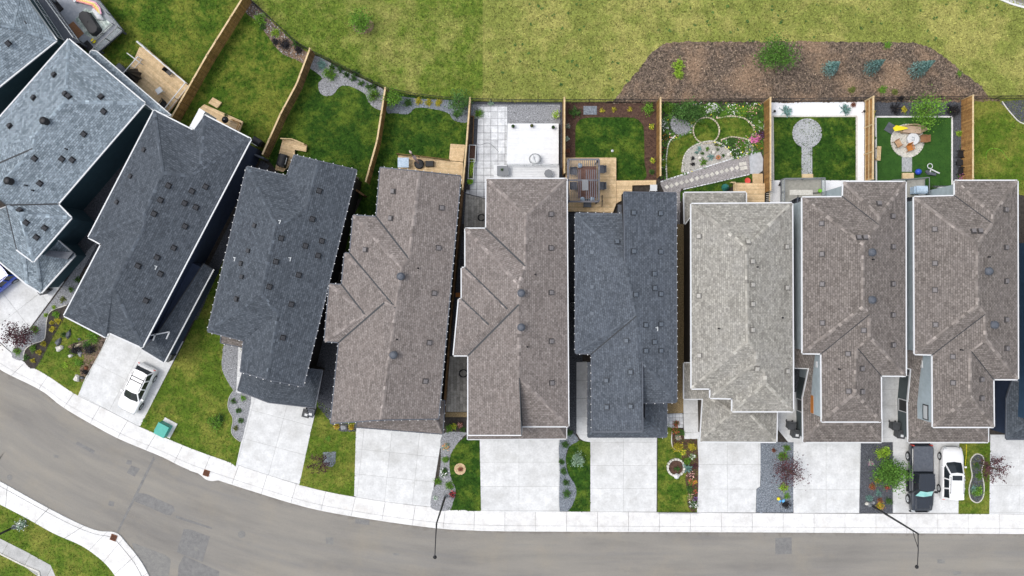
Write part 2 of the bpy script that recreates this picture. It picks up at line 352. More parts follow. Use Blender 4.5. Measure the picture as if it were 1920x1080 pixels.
# ------------------------------------------------------------------ scatter of things nobody could count
def inpoly(P, poly):
    x, y = P[:,0], P[:,1]; c = np.zeros(len(P), bool); n = len(poly)
    for i in range(n):
        x1, y1 = poly[i][:2]; x2, y2 = poly[(i+1)%n][:2]
        if y1 == y2: continue
        k = ((y1 > y) != (y2 > y)) & (x < (x2-x1)*(y-y1)/(y2-y1)+x1); c ^= k
    return c
TEMPL = dict(
 grass=(np.array([[-.5,0,0],[.5,0,0],[0,1,1]], 'f'), [[0,1,2]]),
 stone=(np.array([[1,0,0],[0,1,0],[-1,0,0],[0,-1,0],[.1,.1,.8],[0,0,-.3]], 'f'), [[0,1,4],[1,2,4],[2,3,4],[3,0,4]]),
 chip=(np.array([[-1,-.4,0],[1,-.35,.25],[1,.4,.35],[-1,.35,.1]], 'f'), [[0,1,2,3]]))
def npmesh(name, V, F, tint, mats):
    """V (n,k,3) vertices of n copies, F faces of one copy"""
    n, k, _ = V.shape; me = bpy.data.meshes.new(name); me.vertices.add(n*k); me.vertices.foreach_set('co', V.astype('f').ravel())
    fl = [len(f) for f in F]; tot = sum(fl); me.loops.add(n*tot); me.polygons.add(n*len(F))
    base = np.concatenate([np.array(f) for f in F]); li = (base[None,:] + (np.arange(n)*k)[:,None]).ravel()
    me.loops.foreach_set('vertex_index', li.astype('i'))
    st = np.cumsum([0]+fl[:-1]); ls = (st[None,:] + (np.arange(n)*tot)[:,None]).ravel()
    me.polygons.foreach_set('loop_start', ls.astype('i'))
    at = me.color_attributes.new('tint', 'FLOAT_COLOR', 'POINT')
    a = np.ones((n, k, 4), 'f'); a[:,:,:3] = (tint[:,None,None] if tint.ndim == 1 else tint[:,None,:]); at.data.foreach_set('color', a.ravel())
    for m in (mats if isinstance(mats, (list,tuple)) else [mats]): me.materials.append(m)
    me.update(calc_edges=True); return me
def scatter(name, poly, dens, kind, material, parent, z=0.0, size=(.04,.09), excl=(), tv=.3, hgt=1.0):
    P = np.array([p[:2] for p in poly], 'f'); lo, hi = P.min(0), P.max(0)
    n = int((hi[0]-lo[0])*(hi[1]-lo[1])*S*S*dens)
    if n < 1: return
    pts = nrs.uniform(lo, hi, (n, 2)); k = inpoly(pts, poly)
    for e in list(excl)+DRV: k &= ~inpoly(pts, e)
    pts = pts[k]; n = len(pts)
    if n < 1: return
    X = (pts[:,0]-960)*S; Y = (540-pts[:,1])*S
    T, F = TEMPL[kind]; a = nrs.uniform(0, 2*np.pi, n); s = nrs.uniform(size[0], size[1], n)
    V = np.repeat(T[None], n, 0).copy(); V[:,:,2] *= hgt
    if kind != 'grass': V[:,:,1] *= nrs.uniform(.6, 1.1, n)[:,None]
    V *= s[:,None,None]
    ca, sa = np.cos(a)[:,None], np.sin(a)[:,None]; x = V[:,:,0]*ca - V[:,:,1]*sa; y = V[:,:,0]*sa + V[:,:,1]*ca
    og = ORG[parent.name]
    V = np.stack([x + X[:,None] - og.x, y + Y[:,None] - og.y, V[:,:,2] + z - og.z], 2)
    t = np.clip(nrs.normal(1, tv, n), .35, 1.9)
    o = bpy.data.objects.new(name, npmesh(name, V, F, t, material)); link(o, parent); o['kind'] = 'stuff'; return o

# ------------------------------------------------------------------ plants
def leafcloud(n, size, seed, shape='ball', flat=.6):
    r = np.random.RandomState(seed)
    if shape == 'ball':       # clumps inside a unit dome
        nc = 26; c = r.normal(size=(nc,3)); c /= np.linalg.norm(c, axis=1)[:,None]; c *= r.uniform(.25,.85,nc)[:,None]; c[:,2] = np.abs(c[:,2])
        idx = r.randint(0, nc, n); p = c[idx] + r.normal(size=(n,3))*.19
        ct = r.uniform(.75,1.25,nc)[idx]
    elif shape == 'spiky':    # blades/branches radiating from the middle
        nb = 34; ang = r.uniform(0, 2*np.pi, nb); el = r.uniform(.15, 1.3, nb); ln = r.uniform(.6,1.05,nb)
        idx = r.randint(0, nb, n); t = r.uniform(.12,1,n)*ln[idx]
        p = np.stack([np.cos(ang[idx])*np.cos(el[idx])*t, np.sin(ang[idx])*np.cos(el[idx])*t, np.sin(el[idx])*t], 1) + r.normal(size=(n,3))*.045
        ct = r.uniform(.8,1.2,nb)[idx]
    else:                     # cone: whorls of a young conifer
        t = r.uniform(0,1,n)**.8; t = 1-t*.98; lay = np.floor(t*11)/11; rad = (1-lay)*.98*r.uniform(.25,1,n)
        nb = 13; ph = lay*40; ang = ph + np.round(r.uniform(0,nb,n))*2*np.pi/nb + r.normal(size=n)*.10
        p = np.stack([np.cos(ang)*rad, np.sin(ang)*rad, lay - rad*.10 + r.normal(size=n)*.02], 1); ct = r.uniform(.8,1.2,n)
    s = size*r.uniform(.6,1.3,n); a = r.uniform(0,2*np.pi,n)
    nrm = r.normal(size=(n,3)); nrm[:,2] = np.abs(nrm[:,2])+flat; nrm /= np.linalg.norm(nrm,axis=1)[:,None]
    t1 = np.cross(nrm, np.stack([np.cos(a),np.sin(a),np.zeros(n)],1)); t1 /= np.linalg.norm(t1,axis=1)[:,None]+1e-9; t2 = np.cross(nrm,t1)
    V = np.stack([p - t1*s[:,None], p - t2*s[:,None]*.5, p + t1*s[:,None], p + t2*s[:,None]*.5], 1)
    return V, [[0,1,2,3]], np.clip(ct*r.normal(1,.16,n), .4, 1.8)
CL = {}
def cloud(kind, shape, variant, n, size, mats, suffix='foliage'):
    key = (kind, shape, variant, n, size)
    if key not in CL:
        V, F, t = leafcloud(n, size, 100+variant*17+len(shape), shape); CL[key] = npmesh(suffix, V, F, t, mats)
    return CL[key]
def stem_mesh():
    if 'stem' not in CL:
        mb = MB()
        for k in range(6):
            a = k*1.05; mb.tube([(0,0,-.02),(math.cos(a)*.2,math.sin(a)*.2,.35),(math.cos(a)*.45,math.sin(a)*.45,.62)], [.05,.035,.015], 5)
        CL['stem'] = mesh_of('stem', mb, m_bark)
    return CL['stem']
def bush(px, py, rp, kind, label, h=None, group=None, shape='ball', n=None, flower=None, nf=30, name='shrub', cat='shrub', z=0.02, fs=.14):
    r = rp*S; h = h or r*1.0; n = n or (260 if rp < 8 else 520 if rp < 14 else 900)
    c = W(px, py, z + h*.5); c.z = z
    t = thing(name, c, label, cat, group)
    s = (.15 if rp < 8 else .11 if rp < 14 else .075)
    inst('foliage', cloud(kind, shape, rnd.randrange(3), n, s, LEAF[kind]), t, rot=(0,0,rnd.uniform(0,6)), scale=(r, r, h))
    inst('stem', stem_mesh(), t, scale=(r, r, h))
    if flower:
        nf = int(nf*1.9)
        inst('blossoms', cloud('f'+flower, 'ball', rnd.randrange(2), nf, fs, FLOW[flower], 'blossoms'), t, loc=(0,0,.06), rot=(0,0,rnd.uniform(0,6)), scale=(r*1.05, r*1.05, h*1.2))
    return t
def tree(px, py, rp, kind, label, h=4.0, group=None, name='tree', cat='tree', n=1500, ls=.065, sparse=False, low=.35, basepx=None, seed=0, ry=1.0):
    """crown centred on the pixel at its own height; trunk stands under it"""
    r = rp*S; zc = h*(1+low)/2; c = W(px, py, zc); b = W(basepx[0], basepx[1], 0) if basepx else Vector((c.x, c.y, 0)); b.z = 0.01
    t = thing(name, b, label, cat, group); off = c - b
    g = random.Random(seed+int(px)); mb = MB(); top = Vector((off.x, off.y, h*.9))
    mb.tube([(0,0,-.05), Vector((off.x*.3, off.y*.3, h*low)), Vector((off.x*.8,off.y*.8,zc)), top], [.022*h, .016*h, .010*h, .003*h], 8)
    ends = []
    nb = 13 if not sparse else 20
    for k in range(nb):
        u = g.uniform(low, .85); s0 = Vector((off.x*u*.9, off.y*u*.9, h*u)); a = k*2.4 + g.uniform(-.4,.4); q = r*g.uniform(.7,1.0)
        e = Vector((off.x + math.cos(a)*q, off.y + math.sin(a)*q*ry, min(h, h*u + h*.22*g.uniform(.5,1.2)))); m_ = (s0+e)/2 + Vector((0,0,-.05*h))
        mb.tube([s0, m_, e], [.008*h, .005*h, .002*h], 5); ends += [e, m_, (m_+e)/2]
    add('trunk', mb, m_bark, t, org=b*0)
    rr = np.random.RandomState(seed+int(px)); ends = np.array([tuple(e) for e in ends]); idx = rr.randint(0, len(ends), n)
    sp = (.10 if sparse else .27)*r
    P = ends[idx] + rr.normal(size=(n,3))*sp*np.array([1,1,.8])
    if not sparse:
        k = n//3; d = rr.normal(size=(k,3)); d /= np.linalg.norm(d,axis=1)[:,None]; P[:k] = d*rr.uniform(.3,1,k)[:,None]*np.array([r*.9,r*.9*ry,(h-h*low)*.5]) + np.array([off.x,off.y,zc])
    s = ls*rr.uniform(.6,1.4,n); a = rr.uniform(0,6.28,n); nrm = rr.normal(size=(n,3)); nrm[:,2] = np.abs(nrm[:,2])+.5; nrm /= np.linalg.norm(nrm,axis=1)[:,None]
    t1 = np.cross(nrm, np.stack([np.cos(a),np.sin(a),np.zeros(n)],1)); t1 /= np.linalg.norm(t1,axis=1)[:,None]+1e-9; t2 = np.cross(nrm,t1)
    V = np.stack([P-t1*s[:,None], P-t2*s[:,None]*.55, P+t1*s[:,None], P+t2*s[:,None]*.55], 1)
    ct = np.clip(rr.uniform(.75,1.25,len(ends))[idx]*rr.normal(1,.2,n), .4, 1.9)
    o = bpy.data.objects.new('crown', npmesh('crown', V, [[0,1,2,3]], ct, LEAF[kind])); link(o, t)
    return t
def spruce(bx, by, rp, h, label, group=None, name='spruce_tree'):
    t = thing(name, W(bx, by, 0), label, 'tree', group); r = rp*S
    mb = MB(); mb.tube([(0,0,-.05),(0,0,h*.98)], [.03*h,.004*h], 7)
    for k in range(40):
        u = .06+k/44; a = k*2.4; q = r*(1-u)*.9; mb.tube([(0,0,h*u),(math.cos(a)*q,math.sin(a)*q,h*u-.02)], [.014,.005], 4)
    add('trunk', mb, m_bark, t, org=Vector((0,0,0)))
    inst('crown', cloud('blue', 'cone', rnd.randrange(3), 2200, .055, LEAF['blue'], 'crown'), t, loc=(0,0,.08), rot=(0,0,rnd.uniform(0,6)), scale=(r, r, h))
    return t
m_gravpk = mat('pinkish_gravel', (.22,.205,.20), (.36,.34,.335), 9, .9, fine=.35, fscale=20)
m_concb = mat('cool_concrete', (.36,.385,.41), (.48,.50,.53), 3, .85, fine=.1)
m_gravp = mat('pale_gravel', (.30,.29,.26), (.46,.44,.40), 9, .9, fine=.3, fscale=20)
# ------------------------------------------------------------------ ground, street, pavements
gp = MB(); gp.face([(-900,-900,-.16),(900,-900,-.16),(900,900,-.16),(-900,900,-.16)]); o = add('ground', gp, m_park, org=Vector((0,0,-.16))); o['kind'] = 'structure'
PAIRS = [(-160,560,-128,525),(-60,650,-30,615),(0,694,30,668),(75,732,92,706),(120,766,140,738),(196,810,214,775),(237,830,258,798),(300,856,318,824),(362,885,378,848),(480,924,492,887),(587,955,597,918),(705,976,712,939),(817,991,822,952),(880,995,882,956),(960,997,960,958),(1200,998,1200,960),(1440,999,1440,962),(1920,1002,1920,964),(2060,1003,2060,965)]
OUT = smooth([(a,b) for a,b,c,d in PAIRS], 8, False); INN = smooth([(c,d) for a,b,c,d in PAIRS], 8, False)
def arclen(pts):
    L = [0]
    for a, b in zip(pts, pts[1:]): L.append(L[-1]+math.hypot(b[0]-a[0], b[1]-a[1]))
    return L
def at_len(pts, L, s):
    s = min(max(s, 0), L[-1]-1e-6)
    for i in range(len(L)-1):
        if L[i+1] >= s:
            t = (s-L[i])/max(L[i+1]-L[i],1e-9); return (pts[i][0]+(pts[i+1][0]-pts[i][0])*t, pts[i][1]+(pts[i+1][1]-pts[i][1])*t)
LO = arclen(OUT)
def at_par(pts, f):
    x = f*(len(pts)-1); i = min(int(x), len(pts)-2); t = x-i
    return (pts[i][0]+(pts[i+1][0]-pts[i][0])*t, pts[i][1]+(pts[i+1][1]-pts[i][1])*t)
def par_of_len(s):
    for i in range(len(LO)-1):
        if LO[i+1] >= s: return (i + (s-LO[i])/max(LO[i+1]-LO[i],1e-9))/(len(LO)-1)
    return 1.0
def lerp(a, b, t): return (a[0]+(b[0]-a[0])*t, a[1]+(b[1]-a[1])*t)
# street surface, a strip with coordinates that run along it
m_road, nt, N, L, b = newmat('asphalt', .9, 0, .25)
uv = N.new('ShaderNodeTexCoord').outputs['UV']; pos = N.new('ShaderNodeNewGeometry').outputs['Position']
col = ramp(N, L, noise(N, L, uv, .55, 6, .62, (.16,1,1)), [(.30,(.175,.166,.153)),(.5,(.225,.212,.19)),(.72,(.27,.252,.218))])
col = mixc(N, L, 'MIX', ramp(N, L, noise(N, L, uv, 1.4, 4, .6, (.05,1,1)), [(.52,0.0),(.75,.4)]), col, (.175,.175,.18))
col = mixc(N, L, 'MIX', ramp(N, L, noise(N, L, pos, .25, 5, .65), [(.5,0.0),(.7,.45)]), col, (.275,.245,.195))
col = mixc(N, L, 'MULTIPLY', 1.0, col, ramp(N, L, noise(N, L, pos, 14, 5, .85), [(.3,.86),(.7,1.14)]))
ys = N.new('ShaderNodeSeparateXYZ'); L.new(uv, ys.inputs[0])
gr = N.new('ShaderNodeMath'); gr.operation = 'MULTIPLY_ADD'; L.new(noise(N, L, pos, 1.2, 5, .7), gr.inputs[0]); gr.inputs[1].default_value = 1.6; L.new(ys.outputs[1], gr.inputs[2])
col = mixc(N, L, 'MIX', ramp(N, L, gr.outputs[0], [(.75, .45), (1.0, 0.0)]), col, (.13,.115,.095))   # grit washed along the gutter
L.new(col, b.inputs['Base Color'])
rv = []; rf = []; ru = []; M_ = len(OUT); offs = [-6, 10, 40, 80, 130, 190, 260]
for i, p in enumerate(OUT):
    a = OUT[max(i-1,0)]; c = OUT[min(i+1,M_-1)]; d = math.hypot(c[0]-a[0], c[1]-a[1]); n = (-(c[1]-a[1])/d, (c[0]-a[0])/d)
    for k in offs:
        w = W(p[0]+n[0]*k, p[1]+n[1]*k); rv.append((w.x, w.y, -.13)); ru.append((LO[i]*S, k*S))
K = len(offs)
for i in range(M_-1):
    for k in range(K-1): q = i*K+k; rf.append((q, q+1, q+K+1, q+K))
me = bpy.data.meshes.new('road'); me.from_pydata(rv, [], rf); me.materials.append(m_road); ul = me.uv_layers.new(name='UVMap')
for lp in me.loops: ul.data[lp.index].uv = ru[lp.vertex_index]
road = bpy.data.objects.new('road', me); COL.objects.link(road); road['kind'] = 'structure'; ORG['road'] = Vector((0,0,0))
# lot platform under yards and park
inn = [p for p in INN]
sheet('yard_ground', inn + [(2060,-600),(-160,-600)], -.15, -.015, m_soil)
# sidewalk slabs and rolled kerb
side = bpy.data.objects.new('sidewalk', None); COL.objects.link(side); side['kind'] = 'structure'; ORG['sidewalk'] = Vector((0,0,0))
ncut = int(LO[-1]//58)
for k in range(ncut):
    f0, f1 = par_of_len(k*58+.28), par_of_len((k+1)*58-.28); fs = [f0+(f1-f0)*j/4 for j in range(5)]
    t = 1+rnd.uniform(-.04,.03)
    for nm, ta, tb, z in (('paving_slab', 0.012, .70, 0.0), ('kerb_stone', .712, 1.0, 0.0)):
        ins = [lerp(at_par(INN,f), at_par(OUT,f), ta) for f in fs]; outs = [lerp(at_par(INN,f), at_par(OUT,f), tb) for f in fs]
        mb = MB(); poly = wp(ins + outs[::-1])
        if nm == 'paving_slab': mb.prism(poly, -.15, 0, t=t)
        else:      # rolled kerb: flat top falling to the gutter
            mid = [lerp(a, c, .55) for a, c in zip(ins, outs)]
            A = [W(*p) for p in ins]; B_ = [W(*p) for p in mid]; C_ = [W(*p) for p in outs]
            for j in range(4):
                mb.face([A[j], B_[j], B_[j+1], A[j+1]], t=t); mb.face([B_[j]+Vector((0,0,-.004)), C_[j]+Vector((0,0,-.10)), C_[j+1]+Vector((0,0,-.10)), B_[j+1]+Vector((0,0,-.004))], t=t)
                mb.face([C_[j]+Vector((0,0,-.10)), C_[j]+Vector((0,0,-.15)), C_[j+1]+Vector((0,0,-.15)), C_[j+1]+Vector((0,0,-.10))], t=t*.8)
        add(nm, mb, m_conc2, side)
jn = MB(); jn.prism(wp(INN + OUT[::-1]), -.155, -.108); add('joint_bed', jn, m_concg, side)
# gutter apron round the storm drain
g1 = sheet('gutter_apron', smooth([(355,882),(372,888),(386,899),(398,902),(412,901),(432,908),(420,900),(400,893),(378,884)], 4), -.13, -.07, m_conc2)
# south-west corner: second pavement, corner lawn, garden path
sw_up = smooth([(-120,838),(-60,872),(0,903),(70,942),(137,977),(182,995),(217,999),(238,1020),(262,1050),(280,1082),(300,1130),(310,1200)], 6, False)
sw_dn = smooth([(-120,884),(-60,915),(0,946),(50,972),(100,1000),(150,1022),(180,1042),(202,1062),(218,1085),(228,1115),(240,1150),(246,1200)], 6, False)
scorner = bpy.data.objects.new('corner_sidewalk', None); COL.objects.link(scorner); scorner['kind'] = 'structure'; ORG['corner_sidewalk'] = Vector((0,0,0))
for k in range(10):
    fs = [(k+.006+(.988)*j/5)/10 for j in range(6)]; A = [at_par(sw_up,f) for f in fs]; B_ = [at_par(sw_dn,f) for f in fs]; t = 1+rnd.uniform(-.04,.03)
    A2 = [lerp(p,q,.2) for p,q in zip(A,B_)]; A3 = [lerp(p,q,.215) for p,q in zip(A,B_)]
    mb = MB(); mb.prism(wp(A3+B_[::-1]), -.13, .0, t=t); add('paving_slab', mb, m_conc2, scorner)
    mb = MB(); mb.prism(wp(A+A2[::-1]), -.13, -.02, t=t*.97); add('kerb_stone', mb, m_conc2, scorner)
sheet('corner_lawn', sw_dn + [(-120,1200)], -.15, -.02, m_dry)
cl = bpy.data.objects['corner_lawn']
DRV.append([(-60,985),(0,1010),(50,1035),(95,1060),(112,1100),(112,1150),(75,1150),(75,1084),(40,1058),(0,1038),(-60,1010)])
pth = tiles([(-60,985),(0,1010),(50,1035),(95,1060),(112,1100),(112,1150),(75,1150),(75,1084),(40,1058),(0,1038),(-60,1010)], -.03, -.005, 2.2, 2.2, R(-28), m_concg, None, 'path', gap=.02)
for p in pth[1:]: p.parent = None
for p in pth: p['kind'] = 'structure'
mb = MB(); 
for a, c in (((-20,1029),(0,1038)),((0,1038),(40,1058)),((40,1058),(73,1072)),((73,1072),(78,1110))): mb.bar(W(*a,.03), W(*c,.03), .12, .10)
tag(add('garden_kerb', mb, m_stonew), 'thin white concrete edging along the grey path in the bottom left corner', 'edging')
scatter('grass', [p for p in sw_dn]+[(-120,1200)], 40, 'grass', m_dry, cl, z=-.02, size=(.05,.11), tv=.3)
# asphalt repairs, seam, covers
m_patch = mat('asphalt_patch', (.155,.153,.150), (.20,.197,.19), 3, .9, fine=.22, fscale=16)
m_patch2 = mat('old_asphalt_patch', (.175,.172,.165), (.22,.215,.20), 3, .9, fine=.2, fscale=16)
def patch(pts, m=None, dz=.004, name='asphalt_patch'):
    mb = MB(); mb.prism(wp(pts, -.13), -.135, -.13+dz+rnd.uniform(0,.0015)); add(name, mb, m or m_patch, road)
P5 = lambda *p: Q(0, 810, p)
patch(P5((1150,185),(1162,200),(1035,460),(1010,510),(888,752),(876,745),(1000,490),(1025,440)), dz=.008, name='asphalt_seam')
for pp in [P5((580,70),(712,140),(700,165),(570,90)), P5((985,250),(1050,275),(1010,335),(950,305)), P5((955,208),(990,215),(985,245),(945,240)),
  P5((1030,455),(1100,465),(1200,510),(1300,555),(1312,585),(1280,625),(1240,620),(1120,565),(1010,520)), P5((1380,725),(1440,735),(1575,785),(1520,975),(1325,900),(1340,850)),
  P5((1380,925),(1645,1045),(1635,1120),(1330,1120),(1340,1000)), P5((1320,625),(1590,715),(1590,730),(1320,645)), P5((820,515),(860,525),(850,560),(810,550))]: patch(pp)
patch(smooth(P5((990,838),(1050,850),(1130,880),(1250,930),(1280,985),(1230,1150),(1090,1150),(1080,1020),(1040,950)),4), m_patch2)
patch(Q(1440,810,((55,795),(178,790),(178,915),(55,918))), m_patch); patch(Q(480,810,((745,648),(850,662),(850,698),(745,685))), m_patch)
for q in (Q(480,810,((525,790),(580,790),(580,845),(525,840))), Q(1440,810,((1270,955),(1325,955),(1325,985),(1270,985))), Q(1440,810,((1390,1045),(1450,1045),(1450,1070),(1390,1070))), Q(480,810,((1030,908),(1075,908),(1075,925),(1030,925))), P5((400,170),(440,175),(435,195),(405,190))): patch(q, m_patch2)
def cover(px, py, r, label):
    mb = MB(); c = W(px, py, -.13); mb.lathe(c, [(r,0),(r,.012),(r*.9,.014),(r*.86,.008),(r*.5,.010),(r*.3,.014)], 24)
    tag(add('manhole_cover', mb, m_patch2), label, 'manhole cover')
cover(453, 1002, .33, 'round grey manhole cover in the road right of the dark asphalt square'); cover(18, 895, .25, 'round brown valve cover near the left end of the road'); cover(368,1029,.2,'small round cover with a pale spot inside the dark square patch')
def grate(px, py, ang, label, z):
    c = W(px, py, z); t = thing('storm_drain', c, label, 'drain', rz=ang)
    mb = MB(); 
    for sx in (-1,1): mb.box((sx*.24,0,.02),(.05,.53,.05)); mb.box((0,sx*.24,.02),(.43,.05,.05))
    add('frame', mb, m_rust, t, org=Vector((0,0,0)))
    for k in range(5): 
        mb = MB(); mb.box((-.16+k*.08,0,.018),(.035,.43,.04)); add('bar', mb, m_rust, t, org=Vector((0,0,0)))
    mb = MB(); mb.box((0,0,-.0),(.43,.43,.012)); add('sump', mb, m_blackp, t, org=Vector((0,0,0)))
grate(387, 887, R(-18), 'rusty square drain grate in the gutter beside the long sidewalk', .005); grate(213, 1008, R(-20), 'rusty square drain grate on the corner kerb at bottom left', .005)
mb = MB(); mb.prism(wp(Q(0,810,((1210,178),(1350,232),(1340,240),(1205,186)))), -.13, -.09); add('tar_streak', mb, m_patch, road)

def kerbpts(xa, xb):   # the sidewalk's lot-side line between two pixel columns, from right to left
    return [p for p in INN if min(xa,xb) < p[0] < max(xa,xb)][::-1]
# ------------------------------------------------------------------ driveways (slabs) and walkways
def slabs(name, poly, w, l, ang, off=(0,0), z=.0, m=None, gap=.022):
    d = bpy.data.objects.new(name, None); COL.objects.link(d); d['kind'] = 'structure'; ORG[d.name] = Vector((0,0,0))
    DRV.append([p[:2] for p in poly])
    z += lay() + (.010 if name == 'walkway' else 0)
    tiles(poly, -.02, z+.012, w, l, ang, m or m_conc, d, 'concrete_slab', gap=gap, off=off, tint=.025, minarea=.05)
    mb = MB(); mb.prism(wp(poly), -.03, z-.006); add('joint_bed', mb, m_concg, d); return d
def al(px, py, ang):  # tile offset so that a joint runs through this pixel
    w = W(px, py); return (w.x*math.cos(ang)+w.y*math.sin(ang), -w.x*math.sin(ang)+w.y*math.cos(ang))
a0 = R(-51.5)-R(0)
slabs('driveway', [(-110,440),(5,500),(60,530),(120,528),(22,661),(-30,614),(-130,524)], 2.6, 2.6, R(38), al(22,661,R(38)))
slabs('driveway', [(200,612),(325,640),(344,640),(263,799)]+kerbpts(146,262)+[(146,742)], 3.1, 3.1, R(62), al(205,770,R(62)))
slabs('driveway', [(465,725),(592,752),(593,765),(582,812),(561,910)]+kerbpts(443,561)+[(442,875),(456,810)], 2.9, 2.6, R(-105), al(503,892,R(-105)))
slabs('driveway', [(668,785),(831,795),(829,815),(807,951)]+kerbpts(664,807)+[(664,930)], 2.45, 2.2, R(-96), al(714,937,R(-97)))
slabs('driveway', [(899,800),(1050,808),(1050,960),(960,960),(902,958)], 3.5, 2.13, R(-90), al(973,912,R(-90)))
slabs('driveway', [(1107,800),(1232,806),(1231,960),(1107,960)], 2.93, 2.03, R(-90), al(1169,916,R(-90)))
slabs('driveway', [(1308,805),(1428,815),(1425,912),(1418,917),(1417,961),(1307,961)], 2.75, 2.16, R(-90), al(1364,917,R(-90)))
slabs('driveway', [(1485,810),(1614,815),(1612,962),(1488,962)], 2.92, 4.1, R(-90), al(1549,918,R(-90)))
slabs('driveway', [(1674,812),(1799,815),(1797,963),(1674,962)], 2.92, 2.4, R(-90), al(1737,910,R(-90)))
slabs('driveway', [(1857,815),(2000,815),(2000,964),(1855,964)], 2.92, 2.4, R(-90), al(1912,910,R(-90)))
slabs('walkway', [(1081,678),(1104,678),(1101,800),(1107,804),(1107,829),(1095,827),(1087,822),(1081,812)], 1.4, 1.6, R(-90), al(1080,747,R(-90)))
slabs('walkway', [(1281,745),(1308,745),(1310,823),(1283,823)], 1.6, 1.7, R(-90), al(1281,775,R(-90)))
slabs('walkway', [(1455,735),(1503,735),(1503,829),(1478,829),(1459,806)], 1.3, 1.9, R(-90), al(1459,806,R(-90)))
slabs('walkway', [(1648,700),(1700,700),(1700,829),(1654,829)], 1.3, 1.4, R(-90), al(1650,760,R(-90)))

# ------------------------------------------------------------------ lawns and beds
def lawn(name, poly, m, dens=80, excl=(), z=.0, size=(.05,.11), hgt=.8):
    if name == 'front_lawn' and min(p[0] for p in poly) > 830: poly = clip([p[:2] for p in poly], 0, 1, 958.2+max(0, min(p[0] for p in poly)-960)*.0064)
    o = sheet(name, poly, -.02, z, m); scatter('grass', poly, dens, 'grass', m, o, z=z, size=size, excl=excl, tv=.28, hgt=hgt); return o
def bed(name, poly, m, kind=None, dens=45, z=.010, size=(.03,.075), tv=.35, excl=(), sm=None, hgt=.7):
    poly = clip([p[:2] for p in poly], 0, 1, 958.2+max(0, min(p[0] for p in poly)-960)*.0064 if poly[0][0] > 930 else 2000)
    o = sheet(name, poly, -.02, z, m)
    if kind: scatter({'stone':'gravel','chip':'mulch_chips'}[kind], poly, dens, kind, sm or m, o, z=z, size=size, excl=excl, tv=tv, hgt=hgt)
    return o
def ragged(pts, a=1.6, step=4):
    out = []
    for p, q in zip(pts, pts[1:]+pts[:1]):
        n = max(1, int(math.hypot(q[0]-p[0], q[1]-p[1])/step))
        for k in range(n): out.append((p[0]+(q[0]-p[0])*k/n+rnd.uniform(-a,a), p[1]+(q[1]-p[1])*k/n+rnd.uniform(-a,a)))
    return out
mulchP = smooth([(1152,188),(1160,176),(1175,157),(1192,137),(1210,115),(1230,92),(1255,80),(1320,78),(1440,78),(1515,77),(1600,79),(1690,79),(1727,84),(1755,95),(1790,122),(1820,147),(1843,166),(1852,182),(1852,190),(1500,192),(1155,194)], 3)
fence_px = [(395,-72),(430,-36),(470,2),(485,14),(520,47),(560,84),(590,102),(622,117),(660,136),(700,156),(732,171),(780,181),(830,187),(882,190),(960,192),(1200,192),(1500,190),(1700,187),(1920,185),(2060,184)]
mulchP = ragged(mulchP)
park = [p for p in fence_px] + [(2060,-600),(-160,-600),(380,-90)]
pk = sheet('park_lawn', park, -.02, 0.0, m_park)
vis = [p for p in fence_px if p[0] < 1960] + [(1960,-14),(440,-14)]
scatter('grass', vis, 110, 'grass', m_park, pk, z=0, size=(.05,.12), excl=(mulchP,), tv=.34, hgt=.8)
weeds = []
mb = bed('mulch_bed', mulchP, m_mulch, 'chip', 55, z=.012, size=(.03,.09), tv=.5)
scatter('leaf_litter', mulchP, 22, 'chip', mat('pale_chips', (.20,.15,.10), (.36,.27,.19), 3, .9), mb, z=.016, size=(.03,.07), tv=.35)
gs = MB(); gs.prism(wp([(1866,-20),(1880,-2),(1922,15),(1990,22),(1990,-60),(1866,-60)]), -.02, .012); o = add('park_path', gs, m_concg); o['kind'] = 'structure'
gs = MB()
for a, c in zip([(1858,-22),(1872,-3),(1896,7)], [(1872,-3),(1896,7),(1935,18)]): gs.bar(W(*a,.03), W(*c,.03), .16, .08)
o = add('kerb', gs, m_conc2); o['kind'] = 'structure'
sheet('far_road', [(1878,-60),(1884,-6),(1925,9),(1990,14),(1990,-60)], -.0, .016, m_road)
# back lawns, left to right
lawn('back_lawn', [(150,-60),(395,-72),(470,2),(400,112),(336,228),(300,235),(180,150),(140,40)], m_lawn)
bedB = smooth([(470,5),(490,22),(520,50),(556,84),(582,104),(572,120),(556,112),(535,104),(520,92),(508,76),(496,60),(484,42),(468,30),(458,18)], 4)
lawn('back_lawn', [(466,2),(590,103),(560,180),(503,300),(440,300),(330,232),(400,112)], m_lawn, excl=(bedB,))
bedC = smooth([(590,104),(640,130),(700,158),(727,175),(722,192),(716,206),(702,202),(690,190),(684,176),(662,164),(645,160),(634,165),(625,177),(610,180),(599,172),(597,156),(604,146),(590,134),(582,126)], 4)
lawn('back_lawn', [(592,104),(728,172),(713,270),(692,360),(600,420),(503,300),(560,180)], m_lush, excl=(bedC,))
bedD = smooth([(727,178),(760,182),(800,186),(882,192),(878,228),(852,226),(840,212),(815,205),(780,202),(765,214),(738,212),(725,210)], 3)
lawn('back_lawn', [(728,172),(882,190),(870,345),(860,420),(660,420),(690,360),(713,270)], m_lush, excl=(bedD,))
bed('gravel_bed', bedB, m_mulch, 'stone', 40, sm=m_gravel); bed('gravel_bed', bedC, m_gravel, 'stone', 60); bed('gravel_bed', bedD, m_gravb, 'stone', 45)
